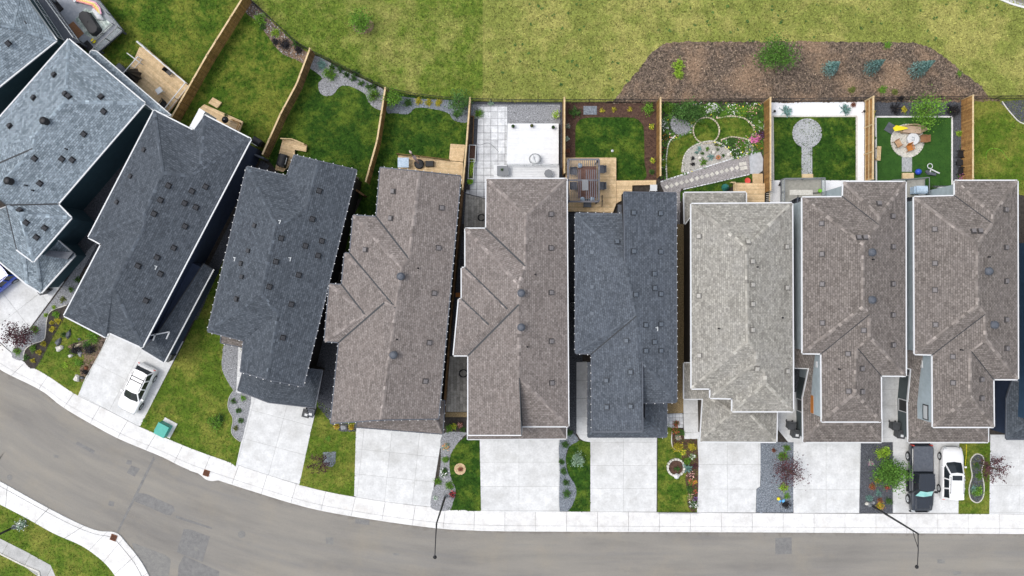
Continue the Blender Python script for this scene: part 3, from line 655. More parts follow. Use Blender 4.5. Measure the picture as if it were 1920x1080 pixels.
# yard with pavers and white deck
sheet('paver_base', [(882,191),(1056,192),(1056,420),(866,420)], -.02, -.002, m_gravd)
bed('gravel_bed', [(886,196),(1050,196),(1050,232),(938,232),(938,226),(886,222)], m_gravel, 'stone', 50, z=.006)
pav = bpy.data.objects.new('patio', None); COL.objects.link(pav); pav['kind'] = 'structure'; ORG['patio'] = Vector((0,0,0))
tiles([(897,200),(951,200),(951,233),(951,332),(915,336),(911,372),(873,362),(893,300),(896,232)], -.01, .03, .62, .62, 0, m_paverw, pav, 'paving_stone', gap=.03, jit=.006, tint=.14, stag=.0)
tiles([(873,364),(911,373),(909,430),(870,430)], -.01, .025, .24, 1.2, R(-90), m_plank, pav, 'paving_plank', gap=.015, stag=.5, tint=.22)
tiles([(841,668),(880,668),(879,772),(836,772)], -.01, .025, .27, 1.2, R(-90), m_plank, pav, 'paving_plank', gap=.015, stag=.5, tint=.22)
bed('paver_border', [(836,773),(879,773),(879,782),(835,782)], m_gravt)
bed('gravel_bed', [(866,431),(912,431),(905,668),(840,668),(868,430)], m_gravd, z=.002)
lwE = smooth([(1079,300),(1079,245),(1084,228),(1100,221),(1140,220),(1185,221),(1200,228),(1207,245),(1208,300),(1208,337),(1150,337),(1079,337)], 5)
# mulch yard with green lawn
bed('mulch_bed', [(1057,192),(1234,192),(1233,340),(1057,340)], m_mulchr, 'chip', 60, z=.0, size=(.03,.08), tv=.4, excl=(lwE,))
lawn('back_lawn', lwE, m_lush, z=.012)
# flower garden
bed('garden_bed', [(1238,192),(1437,192),(1437,340),(1400,350),(1238,345)], m_soil, 'chip', 30, z=.0)
GC = ([(1254,268),(1300,248),(1306,262),(1281,327),(1250,338),(1249,300)],circ(1324,245,25),[(1340,222),(1395,220),(1414,246),(1390,260),(1345,262)],[(1281,326),(1280,303),(1288,284),(1306,271),(1330,265),(1366,283),(1374,300)],[(1237,340),(1430,283),(1430,345),(1237,380)],circ(1277,232,21))
GCP = [(1239,193),(1433,193),(1433,290),(1238,342)]
for _m, _d, _n in ((LEAF['mid'],42,'ground_cover'),(LEAF['dark'],24,'ground_cover'),(FLOW['white'],4,'small_flowers'),(FLOW['salmon'],2,'small_flowers'),(FLOW['yellow'],2,'small_flowers')): scatter(_n, GCP, _d, 'chip', _m, bpy.data.objects['garden_bed'], z=.05 if _n[0]=='g' else .14, size=(.06,.15) if _n[0]=='g' else (.05,.08), excl=GC)
lawn('garden_lawn', smooth([(1268,252),(1300,248),(1306,262),(1312,268),(1295,278),(1283,295),(1281,327),(1250,338),(1249,300),(1254,268)],4), m_lawn, z=.012)
lawn('garden_lawn', smooth([(1340,222),(1370,218),(1395,222),(1410,235),(1413,246),(1406,260),(1390,258),(1370,257),(1350,262),(1344,266),(1350,245)],4), m_lawn, z=.012)
lawn('garden_lawn', circ(1324,245,23.5), m_lawn, z=.016)
bed('gravel_circle', smooth([(1257,230),(1262,218),(1275,212),(1283,222),(1290,229),(1300,234),(1297,245),(1284,253),(1270,253),(1259,242)],4), m_gravel, 'stone', 60, z=.014)
bed('gravel_garden', smooth([(1281,326),(1280,303),(1288,284),(1306,271),(1330,265),(1352,270),(1366,283),(1374,300),(1330,313)],4), m_gravp, 'stone', 60, z=.018)
pp = [(1237,342),(1281,328),(1330,312),(1378,297),(1404,290),(1406,326),(1277,354),(1275,364),(1275,420),(1263,420),(1262,366),(1246,362)]
bed('gravel_path', pp, m_gravpk, 'stone', 60, z=.022, tv=.25)
bed('path_pad', [(1404.5,290),(1412,285),(1426,285),(1431,298),(1430,320),(1422,326),(1406.5,326)], m_concb, z=.026)
bed('gravel_corner', [(1392,262),(1405,266),(1416,278),(1412,284),(1398,290),(1394,276)], m_gravpk, 'stone', 60, z=.014)
lawn('side_lawn', [(1281,357),(1412,326),(1414,340),(1380,345),(1352,362),(1281,364),(1276,380),(1276,360)], m_lush, z=.004)
def ringstones(name, pts, label, step=.22, size=(.2,.13,.1), m=None, closed=True, cat='stone edging', tintv=.2):
    P = [Vector(W(*p[:2])) for p in (pts + [pts[0]] if closed else pts)]; L = [0]
    for a, c in zip(P, P[1:]): L.append(L[-1]+(c-a).length)
    c = sum(P, Vector())/len(P); c.z = .0; t = thing(name, c, label, cat); s = step/2; i = 0
    while s < L[-1]:
        while L[i+1] < s: i += 1
        d = P[i+1]-P[i]; p = P[i]+d*((s-L[i])/(L[i+1]-L[i])); mb = MB(); mb.box((p.x,p.y,size[2]/2+.01),(size[0]*rnd.uniform(.85,1.05),size[1]*rnd.uniform(.85,1.1),size[2]), math.atan2(d.y,d.x)+rnd.uniform(-.08,.08), t=1+rnd.uniform(-tintv,tintv), top=.85)
        add('edging_stone', mb, m or m_stone, t); s += step
    return t
ringstones('lawn_ring', circ(1324,245,24.5), 'round ring of tan stones enclosing the small circular lawn of the flower garden')
ringstones('lawn_edging', smooth([(1343,222),(1370,218),(1395,222),(1410,235),(1414,246)],5,False), 'curved tan stone edging on the top side of the oval garden lawn', closed=False)
ringstones('lawn_edging', smooth([(1412,250),(1406,262),(1390,259),(1370,257),(1350,263)],5,False), 'curved tan stone edging on the lower side of the oval garden lawn', closed=False)
ringstones('lawn_edging', smooth([(1250,338),(1249,300),(1254,268),(1268,253)],5,False), 'curved pale stone edging along the left side of the flower garden lawn', closed=False, m=m_stonew)
ringstones('gravel_edging', smooth([(1281,322),(1280,303),(1288,284),(1306,271),(1330,265),(1352,270),(1366,283),(1374,299)],5,False), 'arc of pale stones round the succulent gravel garden', closed=False, m=m_stonew)
ringstones('path_border', [(1238,341),(1281,327),(1330,311),(1378,296),(1403,289)], 'row of pale bluish stones along the upper edge of the diagonal garden path', .30, (.27,.12,.06), m_paverw, closed=False)
ringstones('path_border', [(1281,355),(1340,342),(1405,327)], 'row of pale stones along the lower edge of the diagonal garden path', .30, (.27,.10,.06), m_paverw, closed=False)
st = thing('stepping_stones', W(1340,318,0.02), 'row of cream diamond stepping stones in the grey diagonal garden path', 'stepping stones')
for x, y in Q(960,270,[(1160,322),(1197,312),(1235,300),(1272,290),(1310,280),(1347,270),(1387,258),(1425,248),(1462,237),(1500,228),(1537,217),(1573,208),(1610,198),(1648,187),(1687,178)]):
    w = W(x, y); mb = MB(); mb.box((w.x,w.y,.035),(.30,.30,.03), R(45), t=1+rnd.uniform(-.15,.1)); add('stepping_stone', mb, m_stonew, st)
for x, y in Q(960,270,[(1717,151),(1744,147),(1724,183),(1751,178)]):
    w = W(x, y); mb = MB(); mb.box((w.x,w.y,.035),(.31,.31,.03), R(8), t=1+rnd.uniform(-.1,.1)); add('square_stone', mb, m_stonew, st)
# white gravel yard
bed('white_gravel_bed', [(1444,192),(1621,191),(1620,372),(1444,440)], m_gravw, 'stone', 30, z=.0, tv=.08, excl=([(1448,217),(1607,217),(1607,339),(1448,339)],))
lawn('back_lawn', [(1450,219),(1605,219),(1605,338),(1450,338)], m_lush, z=.010)
def kerbline(name, pts, label, m=m_stonew, w=.13, h=.07, closed=False, cat='edging'):
    P = pts + ([pts[0]] if closed else []); mb = MB()
    for a, c in zip(P, P[1:]): mb.bar(W(*a[:2],.035), W(*c[:2],.035), w, h)
    return tag(add(name, mb, m), label, cat)
kerbline('lawn_kerb', [(1450,338),(1449,218),(1606,218),(1606,338)], 'pale kerb round the lawn in the white gravel yard')
bed('round_patio', circ(1513,250,26,32), m_paver, z=.026); bed('patio_path', [(1503,272),(1523,272),(1523,328),(1503,328)], m_paver, z=.022)
ringstones('patio_ring', circ(1513,250,26.5), 'ring of grey pavers bordering the round patio on the lawn', .24, (.22,.13,.08), m_paver)
# dark gravel yard
bed('dark_gravel_bed', [(1637,190),(1804,188),(1803,348),(1637,360)], m_gravd, 'stone', 45, z=.0, excl=([(1641,218),(1786,218),(1786,349),(1641,349)],))
o = sheet('turf', [(1643,220),(1784,220),(1784,348),(1640,348)], -.02, .012, m_turf); scatter('grass', [(1643,220),(1784,220),(1784,348),(1640,348)], 60, 'grass', m_turf, o, z=.012, size=(.03,.07), tv=.2)
kerbline('lawn_kerb', [(1643,348),(1642,219),(1785,219),(1785,346)], 'grey kerb round the dark green lawn in the dark gravel yard', m_conc2)
bed('round_patio', circ(1701,264,30,32), m_stonew, z=.026); bed('patio_path', [(1691,290),(1710,290),(1710,322),(1691,322)], m_paver, z=.022)
ringstones('patio_ring', circ(1701,264,30.5), 'ring of pale stones round the fire pit patio', .24, (.22,.13,.08), m_stonew)
# right yard
lawn('back_lawn', [(1822,186),(2000,185),(2000,380),(1822,350)], m_dry)
bdr = smooth([(1880,191),(1960,190),(1960,240),(1912,230),(1897,214),(1887,202)],4); bed('dark_gravel_bed', bdr, m_gravd, 'stone', 40, z=.006)
kerbline('bed_edging', smooth([(1879,190),(1887,202),(1897,214),(1912,229),(1935,236)],3,False), 'white curved edging of the dark bed in the rightmost yard', w=.08)
# gaps between the houses
lawn('side_lawn', [(405,520),(440,440),(600,420),(560,520),(470,742),(457,812),(442,875)]+kerbpts(262,442)+[(262,800),(344,645)], m_dry, excl=(smooth([(422,648),(450,650),(470,742),(457,810),(452,828),(430,800),(428,757),(416,690)],3),))
lawn('side_lawn', [(690,345),(712,300),(706,420),(660,480),(640,460)], m_lush, z=.003)
bed('gravel_strip', [(1056,396),(1092,396),(1092,690),(1107,700),(1107,760),(1082,760),(1080,829),(1056,829)], m_gravd, 'stone', 30, z=.002)
bed('gravel_strip', [(1100,678),(1112,678),(1112,800),(1100,800)], m_gravd, z=.003)
bed('tan_gravel_path', [(1258,420),(1290,420),(1290,745),(1282,745),(1281,774),(1250,775),(1250,640)], m_gravt, 'stone', 30, z=.002)
tiles([(1250,776),(1281,775),(1281,802),(1262,803),(1250,800)], -.01, .02, .3, .3, 0, m_paverw, pav, 'paving_stone', gap=.02)
bed('gravel_strip', [(1484,370),(1520,340),(1520,735),(1484,735)], m_gravd, z=.002); bed('gravel_strip', [(1690,360),(1720,346),(1720,700),(1690,700)], m_gravd, z=.002)
bed('gravel_strip', [(590,640),(640,600),(628,750),(625,798),(596,762)], m_gravd, 'stone', 30, z=.006)
bed('gravel_strip', [(110,380),(280,190),(330,240),(190,480),(130,520)], m_gravd, z=.003); bed('gravel_strip', [(340,600),(420,440),(490,300),(505,310),(440,440),(405,520),(370,600)], m_gravd, z=.003)
# front beds
g0 = smooth([(185,452),(150,515),(146,541),(125,572),(96,583),(88,600),(86,620),(82,637),(62,645),(47,656),(44,676),(21,662),(70,600),(115,540),(165,470)],3)
lawn('front_lawn', [(118,590),(120,594),(215,612),(200,640),(146,742)]+kerbpts(66,146)+[(66,692)], m_dry)
bed('mulch_bed', smooth([(140,545),(125,572),(96,583),(88,600),(86,620),(82,637),(62,645),(47,656),(44,676),(66,691),(95,640),(122,594),(150,560)],3), m_soil, 'chip', 45, z=.010)
bed('gravel_bed', g0, m_gravel, 'stone', 50, z=.014)
kerbline('bed_edging', smooth([(125,572),(96,583),(88,600),(86,620),(82,637),(62,645),(47,656),(44,676)],4,False), 'thin pale edging winding between grey gravel and dark mulch at left', w=.06)
bed('soil_bed', smooth([(126,650),(150,640),(185,632),(200,628),(190,655),(160,708),(152,715),(150,690),(158,672),(150,660)],3), m_mulch, 'chip', 40, z=.008)
bed('gravel_bed', smooth([(422,646),(452,650),(446,735),(438,732),(425,712),(416,690),(417,665)],4), m_gravel, 'stone', 50)
slabs('walkway', [(447,650),(456,652),(452,741),(443,735)], 1.2, 1.5, R(-93))
bed('gravel_bed', smooth([(443,733),(471,742),(458,808),(452,828),(440,820),(434,808),(437,785),(428,765),(430,745)],4), m_gravel, 'stone', 50)
kerbline('bed_edging', smooth([(440,730),(430,745),(428,765),(437,785),(434,808),(440,820),(451,828)],4,False), 'dark thin edging on the left of the shrub dotted gravel bed', m_concg, .06)
lawn('front_lawn', [(592,748),(626,770),(668,795),(664,930)]+kerbpts(561,664)+[(561,910),(582,812),(594,766)], m_dry)
bed('gravel_square', [(606,848),(630,847),(629,868),(622,876),(606,872)], m_gravb, 'stone', 60, z=.012)
bed('gravel_strip', [(624,792),(668,796),(668,809),(640,809),(626,803)], m_gravd, 'stone', 60, z=.012)
gF = smooth(Q(480,810,((1398,15),(1585,5),(1560,30),(1500,100),(1452,200),(1462,340),(1497,430),(1480,520),(1445,588),(1315,572),(1325,440),(1365,370),(1388,200))),3)
lF = smooth(Q(480,810,((1590,28),(1640,35),(1687,45),(1688,300),(1688,588),(1560,585),(1440,580),(1490,500),(1497,430),(1462,340),(1452,200),(1500,100))),3)
lawn('front_lawn', lF, m_lush, z=.004); bed('gravel_bed', gF, m_gravel, 'stone', 55, z=.012)
gG = smooth(Q(960,810,((357,55),(440,5),(500,62),(428,110),(402,200),(420,310),(470,390),(483,460),(452,550),(412,597),(357,597),(357,300))),3)
lawn('front_lawn', Q(960,810,((500,62),(587,76),(587,598),(412,598),(452,550),(483,460),(470,390),(420,310),(402,200),(428,110))), m_lush, z=.004); bed('gravel_bed', gG, m_gravb, 'stone', 60, z=.012)
lawn('front_lawn', [(1233,775),(1262,800),(1308,815),(1307,961),(1233,961)], m_lawn, z=.004)
bed('flower_bed', smooth(Q(960,810,((1200,-20),(1195,80),(1215,120),(1260,140),(1275,200),(1310,260),(1300,360),(1320,450),(1320,560),(1388,570),(1390,60),(1290,40),(1280,-10))),3), m_mulchr, 'chip', 60, z=.012)
bed('gravel_bed', [(1426,829),(1488,829),(1487,961),(1418,961),(1418,918),(1426,912)], m_gravb, 'stone', 75, z=.008, tv=.5)
bed('gravel_bed', [(1614,829),(1674,829),(1674,962),(1611,962)], m_gravd, 'stone', 75, z=.008)
lawn('front_lawn', [(1799,829),(1857,829),(1855,964),(1797,963)], m_dry, z=.004)
f8 = smooth(Q(1440,810,((1522,205),(1560,165),(1608,180),(1618,230),(1602,300),(1620,400),(1612,490),(1570,530),(1520,500),(1508,420),(1530,330),(1520,260))),4)
bed('gravel_bed', f8, m_gravd, 'stone', 60, z=.012); kerbline('bed_edging', f8, 'pale edging outlining the figure eight gravel bed on the lawn by the white car', closed=True, w=.08)
kerbline('bed_edging', smooth(Q(960,810,((1200,-10),(1197,80),(1215,125),(1255,140))),4,False), 'cream curb curving round the top of the front flower bed', w=.08)
# ------------------------------------------------------------------ houses
SH = dict(
 blue=shingle('blue_grey_shingles', (.125,.155,.18), (.27,.32,.36), (.06,.075,.085), (.26,.31,.35)),
 navy=shingle('dark_slate_shingles', (.050,.059,.071), (.090,.104,.122), (.028,.033,.040), (.072,.084,.10)),
 slate=shingle('slate_grey_shingles', (.063,.073,.087), (.107,.122,.142), (.035,.04,.05), (.10,.115,.14)),
 brown=shingle('brown_shingles', (.155,.134,.123), (.24,.212,.197), (.08,.068,.06), (.21,.18,.165)),
 tan=shingle('grey_tan_shingles', (.215,.203,.178), (.35,.335,.295), (.15,.145,.13), (.31,.30,.28)),
 taupe=shingle('taupe_shingles', (.13,.113,.101), (.215,.19,.172), (.06,.05,.045), (.17,.15,.14)))
m_flash = mat('dark_flashing', (.035,.038,.042), None, 5, .5, fine=.1)
def roofmesh(name, verts, faces, m, parent):
    """verts: name -> world Vector; one mesh with coordinates that run along the slope"""
    ks = list(verts); idx = {k: i for i, k in enumerate(ks)}; org = ORG[parent.name]
    me = bpy.data.meshes.new(name); fl = []
    for f in faces:
        P = [verts[k] for k in f]; n = Vector()
        for i in range(len(P)): a, b = P[i], P[(i+1)%len(P)]; n += Vector(((a.y-b.y)*(a.z+b.z), (a.z-b.z)*(a.x+b.x), (a.x-b.x)*(a.y+b.y)))
        fl.append(list(f) if n.z > 0 else list(f)[::-1])
    me.from_pydata([verts[k]-org for k in ks], [], [[idx[k] for k in f] for f in fl]); me.materials.append(m)
    ul = me.uv_layers.new(name='UVMap')
    for p in me.polygons:
        n = p.normal.copy(); d = Vector((0,0,1)) - n*n.z
        if d.length < .03: d = Vector((0,1,0))
        d.normalize(); u = d.cross(n)
        for li in p.loop_indices:
            c = me.vertices[me.loops[li].vertex_index].co; ul.data[li].uv = (c.dot(u), c.dot(d))
    at = me.color_attributes.new('tint', 'FLOAT_COLOR', 'POINT'); at.data.foreach_set('color', [1.0]*(4*len(ks)))
    o = bpy.data.objects.new(name, me); link(o, parent); ORG[o.name] = org.copy(); return o, fl
class Roof:
    def __init__(s, house, V, z0, pts, faces, shin, fascia, slope=.42, vmat=None, cap=(.95,1.25), valley=None, vedges=None, bare=(), gutter=.10, eave_z=None, light=False, skirt=.22, rakes=(), caps=True, over=None):
        s.house = house; s.V = V; s.z0 = z0; s.p = {}
        for k, q in pts.items():
            if len(q) == 2: s.p[k] = W(*V(q[0],q[1]), z0)
            elif isinstance(q[2], (int,float)): s.p[k] = W(*V(q[0],q[1]), q[2])
        for k, q in pts.items():
            if len(q) > 2 and not isinstance(q[2], (int,float)):
                a, b = s.p[q[2][0]], s.p[q[2][1]]; m = q[3] if len(q) > 3 else slope
                d = (b-a).xy.normalized(); px, py = V(q[0], q[1])
                # height above the eave line grows with the distance from it: solve along the ray
                def g(z): w = W(px, py, z); return abs((w-a).xy.dot(Vector((-d.y, d.x))))*m - (z - z0)
                lo, hi = z0-1, z0+7
                for _ in range(40):
                    mid = (lo+hi)/2
                    if g(mid) > 0: lo = mid
                    else: hi = mid
                s.p[k] = W(px, py, lo)
        s.o, fl = roofmesh('roof', s.p, faces, shin, house)
        s.fl = fl; org = ORG[house.name]
        edges = {}
        for fi, f in enumerate(fl):
            for i in range(len(f)): edges.setdefault(frozenset((f[i], f[(i+1)%len(f)])), []).append((fi, f[i], f[(i+1)%len(f)]))
        cen = [sum((s.p[k] for k in f), Vector())/len(f) for f in fl]; nr = []
        for f in fl:
            n = Vector()
            for i in range(len(f)): a, b = s.p[f[i]], s.p[f[(i+1)%len(f)]]; n += Vector(((a.y-b.y)*(a.z+b.z), (a.z-b.z)*(a.x+b.x), (a.x-b.x)*(a.y+b.y)))
            nr.append(n.normalized())
        fas = MB(); cp = MB(); vl = []; s.eaves = []; led = MB(); wl_ = MB()
        for e, lst in edges.items():
            if len(lst) == 1:
                fi, ka, kb = lst[0]; a, b = s.p[ka], s.p[kb]; d = (b-a).normalized(); out = Vector((d.y, -d.x, 0)).normalized()
                flat = abs(a.z-z0) < .03 and abs(b.z-z0) < .03
                low = min(a.z, b.z, z0) - skirt
                if flat:
                    fas.bar(a+out*.03+Vector((0,0,-.10)), b+out*.03+Vector((0,0,-.10)), .05, .2)
                    fas.bar(a+out*gutter*.55+Vector((0,0,-.05)), b+out*gutter*.55+Vector((0,0,-.05)), gutter, .11)
                    s.eaves.append((a, b, out))
                elif e in [frozenset(v) for v in bare]: vl.append(MB()); vl[-1].bar(a+Vector((0,0,.0)), b+Vector((0,0,.0)), .07, .06); wl_.face([Vector((a.x,a.y,z0-.3)), Vector((b.x,b.y,z0-.3)), b+Vector((0,0,-.03)), a+Vector((0,0,-.03))])
                else:
                    fas.bar(a+out*.035+Vector((0,0,-.06)), b+out*.035+Vector((0,0,-.06)), .08, .2)
                    A, B = a-out*.02, b-out*.02   # gable or step wall below the rake
                    wl_.face([Vector((A.x,A.y,z0-.3)), Vector((B.x,B.y,z0-.3)), B+Vector((0,0,-.03)), A+Vector((0,0,-.03))])
                if light == 'all' or (light and flat):
                    n = int((b-a).length/.62)
                    for k in range(n): q = a+(b-a)*((k+.5)/n)+out*.10; led.box((q.x,q.y,q.z+.0), (.06,.06,.07))
            else:
                (f1, ka, kb), (f2, _, _) = lst[0], lst[1]; a, b = s.p[ka], s.p[kb]
                vk = vedges is not None and e in [frozenset(v) for v in vedges]
                conv = (cen[f2]-a).dot(nr[f1]) < -.005; d = (b-a); ln = d.length
                if ln < .3: continue
                up = (nr[f1]+nr[f2]).normalized()
                if conv and caps and not vk:
                    n = max(1, int(ln/.29))
                    for k in range(n):
                        t0, t1 = a+d*(k/n), a+d*((k+.97)/n); tt = rnd.uniform(*cap) if rnd.random() < .6 else rnd.uniform(.85,1.1)
                        for fi in (f1, f2):
                            q = nr[fi].cross(d.normalized()); q = q if (cen[fi]-a).dot(q) > 0 else -q
                            l1 = up*.012+up*(.010 if k % 2 else 0); cp.face([t0+l1, t1+l1+up*.008, t1+q*.15+nr[fi]*.022, t0+q*.15+nr[fi]*.012], t=tt)
                elif valley and ((vedges is None and not conv) or vk):
                    vl.append(MB()); vl[-1].bar(a+up*.02, b+up*.02, valley, .02, up=up)
        if cp.v: q = add('ridge_caps', cp, shin, s.o, org=org); q['kind'] = 'stuff'; s.capuv(q)
        for q in vl: add('valley_flashing', q, m_flash, s.o, org=org)
        if fas.v: add('gutter', fas, fascia, s.o, org=org)
        if led.v: q = add('eave_lights', led, m_led, s.o, org=org); q['kind'] = 'stuff'
        s.gable = wl_
        s.bvh = BVHTree.FromPolygons([s.p[k] for k in s.p], [[list(s.p).index(k) for k in f] for f in fl])
    def capuv(s, q):
        ul = q.data.uv_layers.new(name='UVMap')
        for p in q.data.polygons:
            u = (.13+.26*rnd.randrange(40), .083)
            for li in p.loop_indices: ul.data[li].uv = u
    def hit(s, x, y, view=True):
        px, py = s.V(x, y) if view else (x, y); o = Vector((0,0,H)); d = (W(px, py, 0)-o).normalized()
        loc, n, _, _ = s.bvh.ray_cast(o, d); return loc, n
# vents: three shared shapes
mb = MB(); mb.box((0,0,.02),(.44,.44,.04),t=.45); mb.box((0,0,.10),(.32,.32,.14), top=.92, t=.5); mb.box((0,0,.19),(.33,.33,.04), top=.8, t=1.15)  # tints darken flange and sides, shade painted into the colour; top lighter
def vmesh(m, nm): return mesh_of(nm, mb, m)
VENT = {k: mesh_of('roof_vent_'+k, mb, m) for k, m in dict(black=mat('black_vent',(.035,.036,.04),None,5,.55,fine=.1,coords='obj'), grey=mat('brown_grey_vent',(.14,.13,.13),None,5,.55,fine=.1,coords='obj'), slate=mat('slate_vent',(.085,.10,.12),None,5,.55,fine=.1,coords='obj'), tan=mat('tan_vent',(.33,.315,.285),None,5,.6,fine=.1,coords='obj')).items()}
m2 = MB(); m2.lathe((0,0,-.05),[(.30,0),(.28,.10),(.15,.14),(.15,.42),(.30,.44),(.32,.50),(.26,.56),(.25,.565)],18); m2.lathe((0,0,.52),[(.25,0),(.20,.03),(.02,.05)],18,t=.95)
TURB = mesh_of('round_vent', m2, m_slate, True); TURBB = mesh_of('round_vent_black', m2, m_black, True)
m3 = MB(); m3.lathe((0,0,-.05),[(.09,0),(.07,.06),(.05,.10),(.05,.40)],10); PIPE = mesh_of('plumbing_pipe', m3, m_black, True)
m4 = MB(); m4.box((0,0,.05),(.07,.34,.06)); m4.box((-.1,.1,.05),(.16,.06,.05)); WPIPE = mesh_of('white_bracket', m4, m_lgrey)
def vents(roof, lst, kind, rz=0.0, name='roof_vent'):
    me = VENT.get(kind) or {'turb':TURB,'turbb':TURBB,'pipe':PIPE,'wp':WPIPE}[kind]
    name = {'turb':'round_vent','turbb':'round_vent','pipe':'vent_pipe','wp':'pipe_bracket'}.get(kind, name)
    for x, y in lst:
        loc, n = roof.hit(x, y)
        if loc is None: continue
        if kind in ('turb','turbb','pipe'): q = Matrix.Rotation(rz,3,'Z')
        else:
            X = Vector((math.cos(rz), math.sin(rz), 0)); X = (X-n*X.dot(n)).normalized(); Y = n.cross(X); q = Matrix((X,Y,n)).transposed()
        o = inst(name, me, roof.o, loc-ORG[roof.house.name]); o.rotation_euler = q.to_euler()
def inset(poly, d):
    a = sum(poly[i][0]*poly[(i+1)%len(poly)][1]-poly[(i+1)%len(poly)][0]*poly[i][1] for i in range(len(poly)))
    if a < 0: poly = poly[::-1]
    n = len(poly); out = []
    for i in range(n):
        p0, p1, p2 = Vector(poly[i-1]), Vector(poly[i]), Vector(poly[(i+1)%n]); d1 = (p1-p0).normalized(); d2 = (p2-p1).normalized()
        n1, n2 = Vector((-d1.y,d1.x)), Vector((-d2.y,d2.x)); k = 1+n1.dot(n2)
        out.append(tuple(p1 + (n1+n2)*(d/max(k,.35))))
    return out
def walls(house, V, outline, ztop, m, over=.42, z0=-.1, soffit=None, gable=None, name='wall'):
    P = [tuple(W(*V(x,y), ztop).xy) for x, y in [q[:2] for q in outline]]; I = inset(P, over); mb = MB(); mb.prism(I, z0, ztop-.06)
    if gable: 
        for f in gable.f: mb.face([gable.v[i] for i in f])
    o = add(name, mb, m, house)
    s = MB(); s.prism(P, ztop-.13, ztop-.09); add('soffit', s, soffit or m_lgrey, house)
    return o, I
def opening(house, wall, a, b, u0, u1, z0, z1, kind='window', m=None, frame=None):
    """window or door set in the wall line a-b (world xy), u in metres from a; frame proud of the wall"""
    a, b = Vector(a), Vector(b); d = (b-a).normalized(); out = Vector((d.y,-d.x)); r = math.atan2(d.y, d.x); L = (b-a).length
    c = a+d*((u0+u1)/2); w = u1-u0; h = z1-z0; fr = MB(); f = .07
    for su in (-1,1): q = c+d*(su*(w/2-f/2))+out*.03; fr.box((q.x,q.y,(z0+z1)/2),(f,.06,h), r)
    for zz in (z0+f/2, z1-f/2): q = c+out*.03; fr.box((q.x,q.y,zz),(w-2*f,.06,f), r)
    o = add('window_frame' if kind == 'window' else kind+'_frame', fr, frame or m_white, wall)
    q = c+out*.015; g = MB()
    if kind == 'garage_door':
        for k in range(4): hh = (h-2*f)/4; g.box((q.x,q.y,z0+f+hh*(k+.5)),(w-2*f,.04,hh-.02), r)
    else: g.box((q.x,q.y,(z0+z1)/2),(w-2*f,.03,h-2*f), r)
    add({'window':'window_pane','door':'door','garage_door':'garage_door'}[kind], g, m or m_glass, wall)
sid = {k: siding(k+'_siding', c) for k, c in dict(teal=(.035,.072,.088), navy=(.035,.05,.09), black=(.028,.026,.026), brown=(.075,.06,.048), umber=(.05,.042,.035), light=(.36,.42,.45), mid=(.085,.105,.11), blue=(.03,.065,.115), tan=(.28,.24,.19), taupe=(.16,.135,.115)).items()}
def house(px, py, label):
    return thing('house', W(px, py, 0), label, 'house', 'houses along the curved street')
def low_edges(I): return [(I[i], I[(i+1)%len(I)]) for i in range(len(I))]
def front_edge(I, zdir=(0,-1)):
    best = None
    for a, b in low_edges(I):
        d = Vector((b[0]-a[0], b[1]-a[1])); L = d.length
        if L < 2: continue
        n = Vector((d.y,-d.x))/L; s = n.dot(Vector(zdir)); 
        if s > .85 and (best is None or (a[0]+b[0])*zdir[0]+(a[1]+b[1])*zdir[1] > best[0]): best = ((a[0]+b[0])*zdir[0]+(a[1]+b[1])*zdir[1], a, b)
    return best[1:] if best else None
def garage(house_, wall, I, zdir, dm, w=4.9):
    e = front_edge(I, zdir)
    if e: L = (Vector(e[1])-Vector(e[0])).length; ww = min(w, L-.5); opening(house_, wall, e[0], e[1], (L-ww)/2, (L+ww)/2, 0, 2.25, 'garage_door', dm)
Z0, ZL = 5.4, 2.9
def view(ox, oy, k): return lambda x, y: (ox+x/k, oy+y/k)
V1, V2, V3, V4 = view(0,0,1.929), view(100,180,2.076), view(370,270,2.036), view(590,290,2.037)
V5, V6, V7, V8 = view(830,310,2.038), view(1060,340,2.158), view(1270,340,2.158), view(1470,320,2.078)

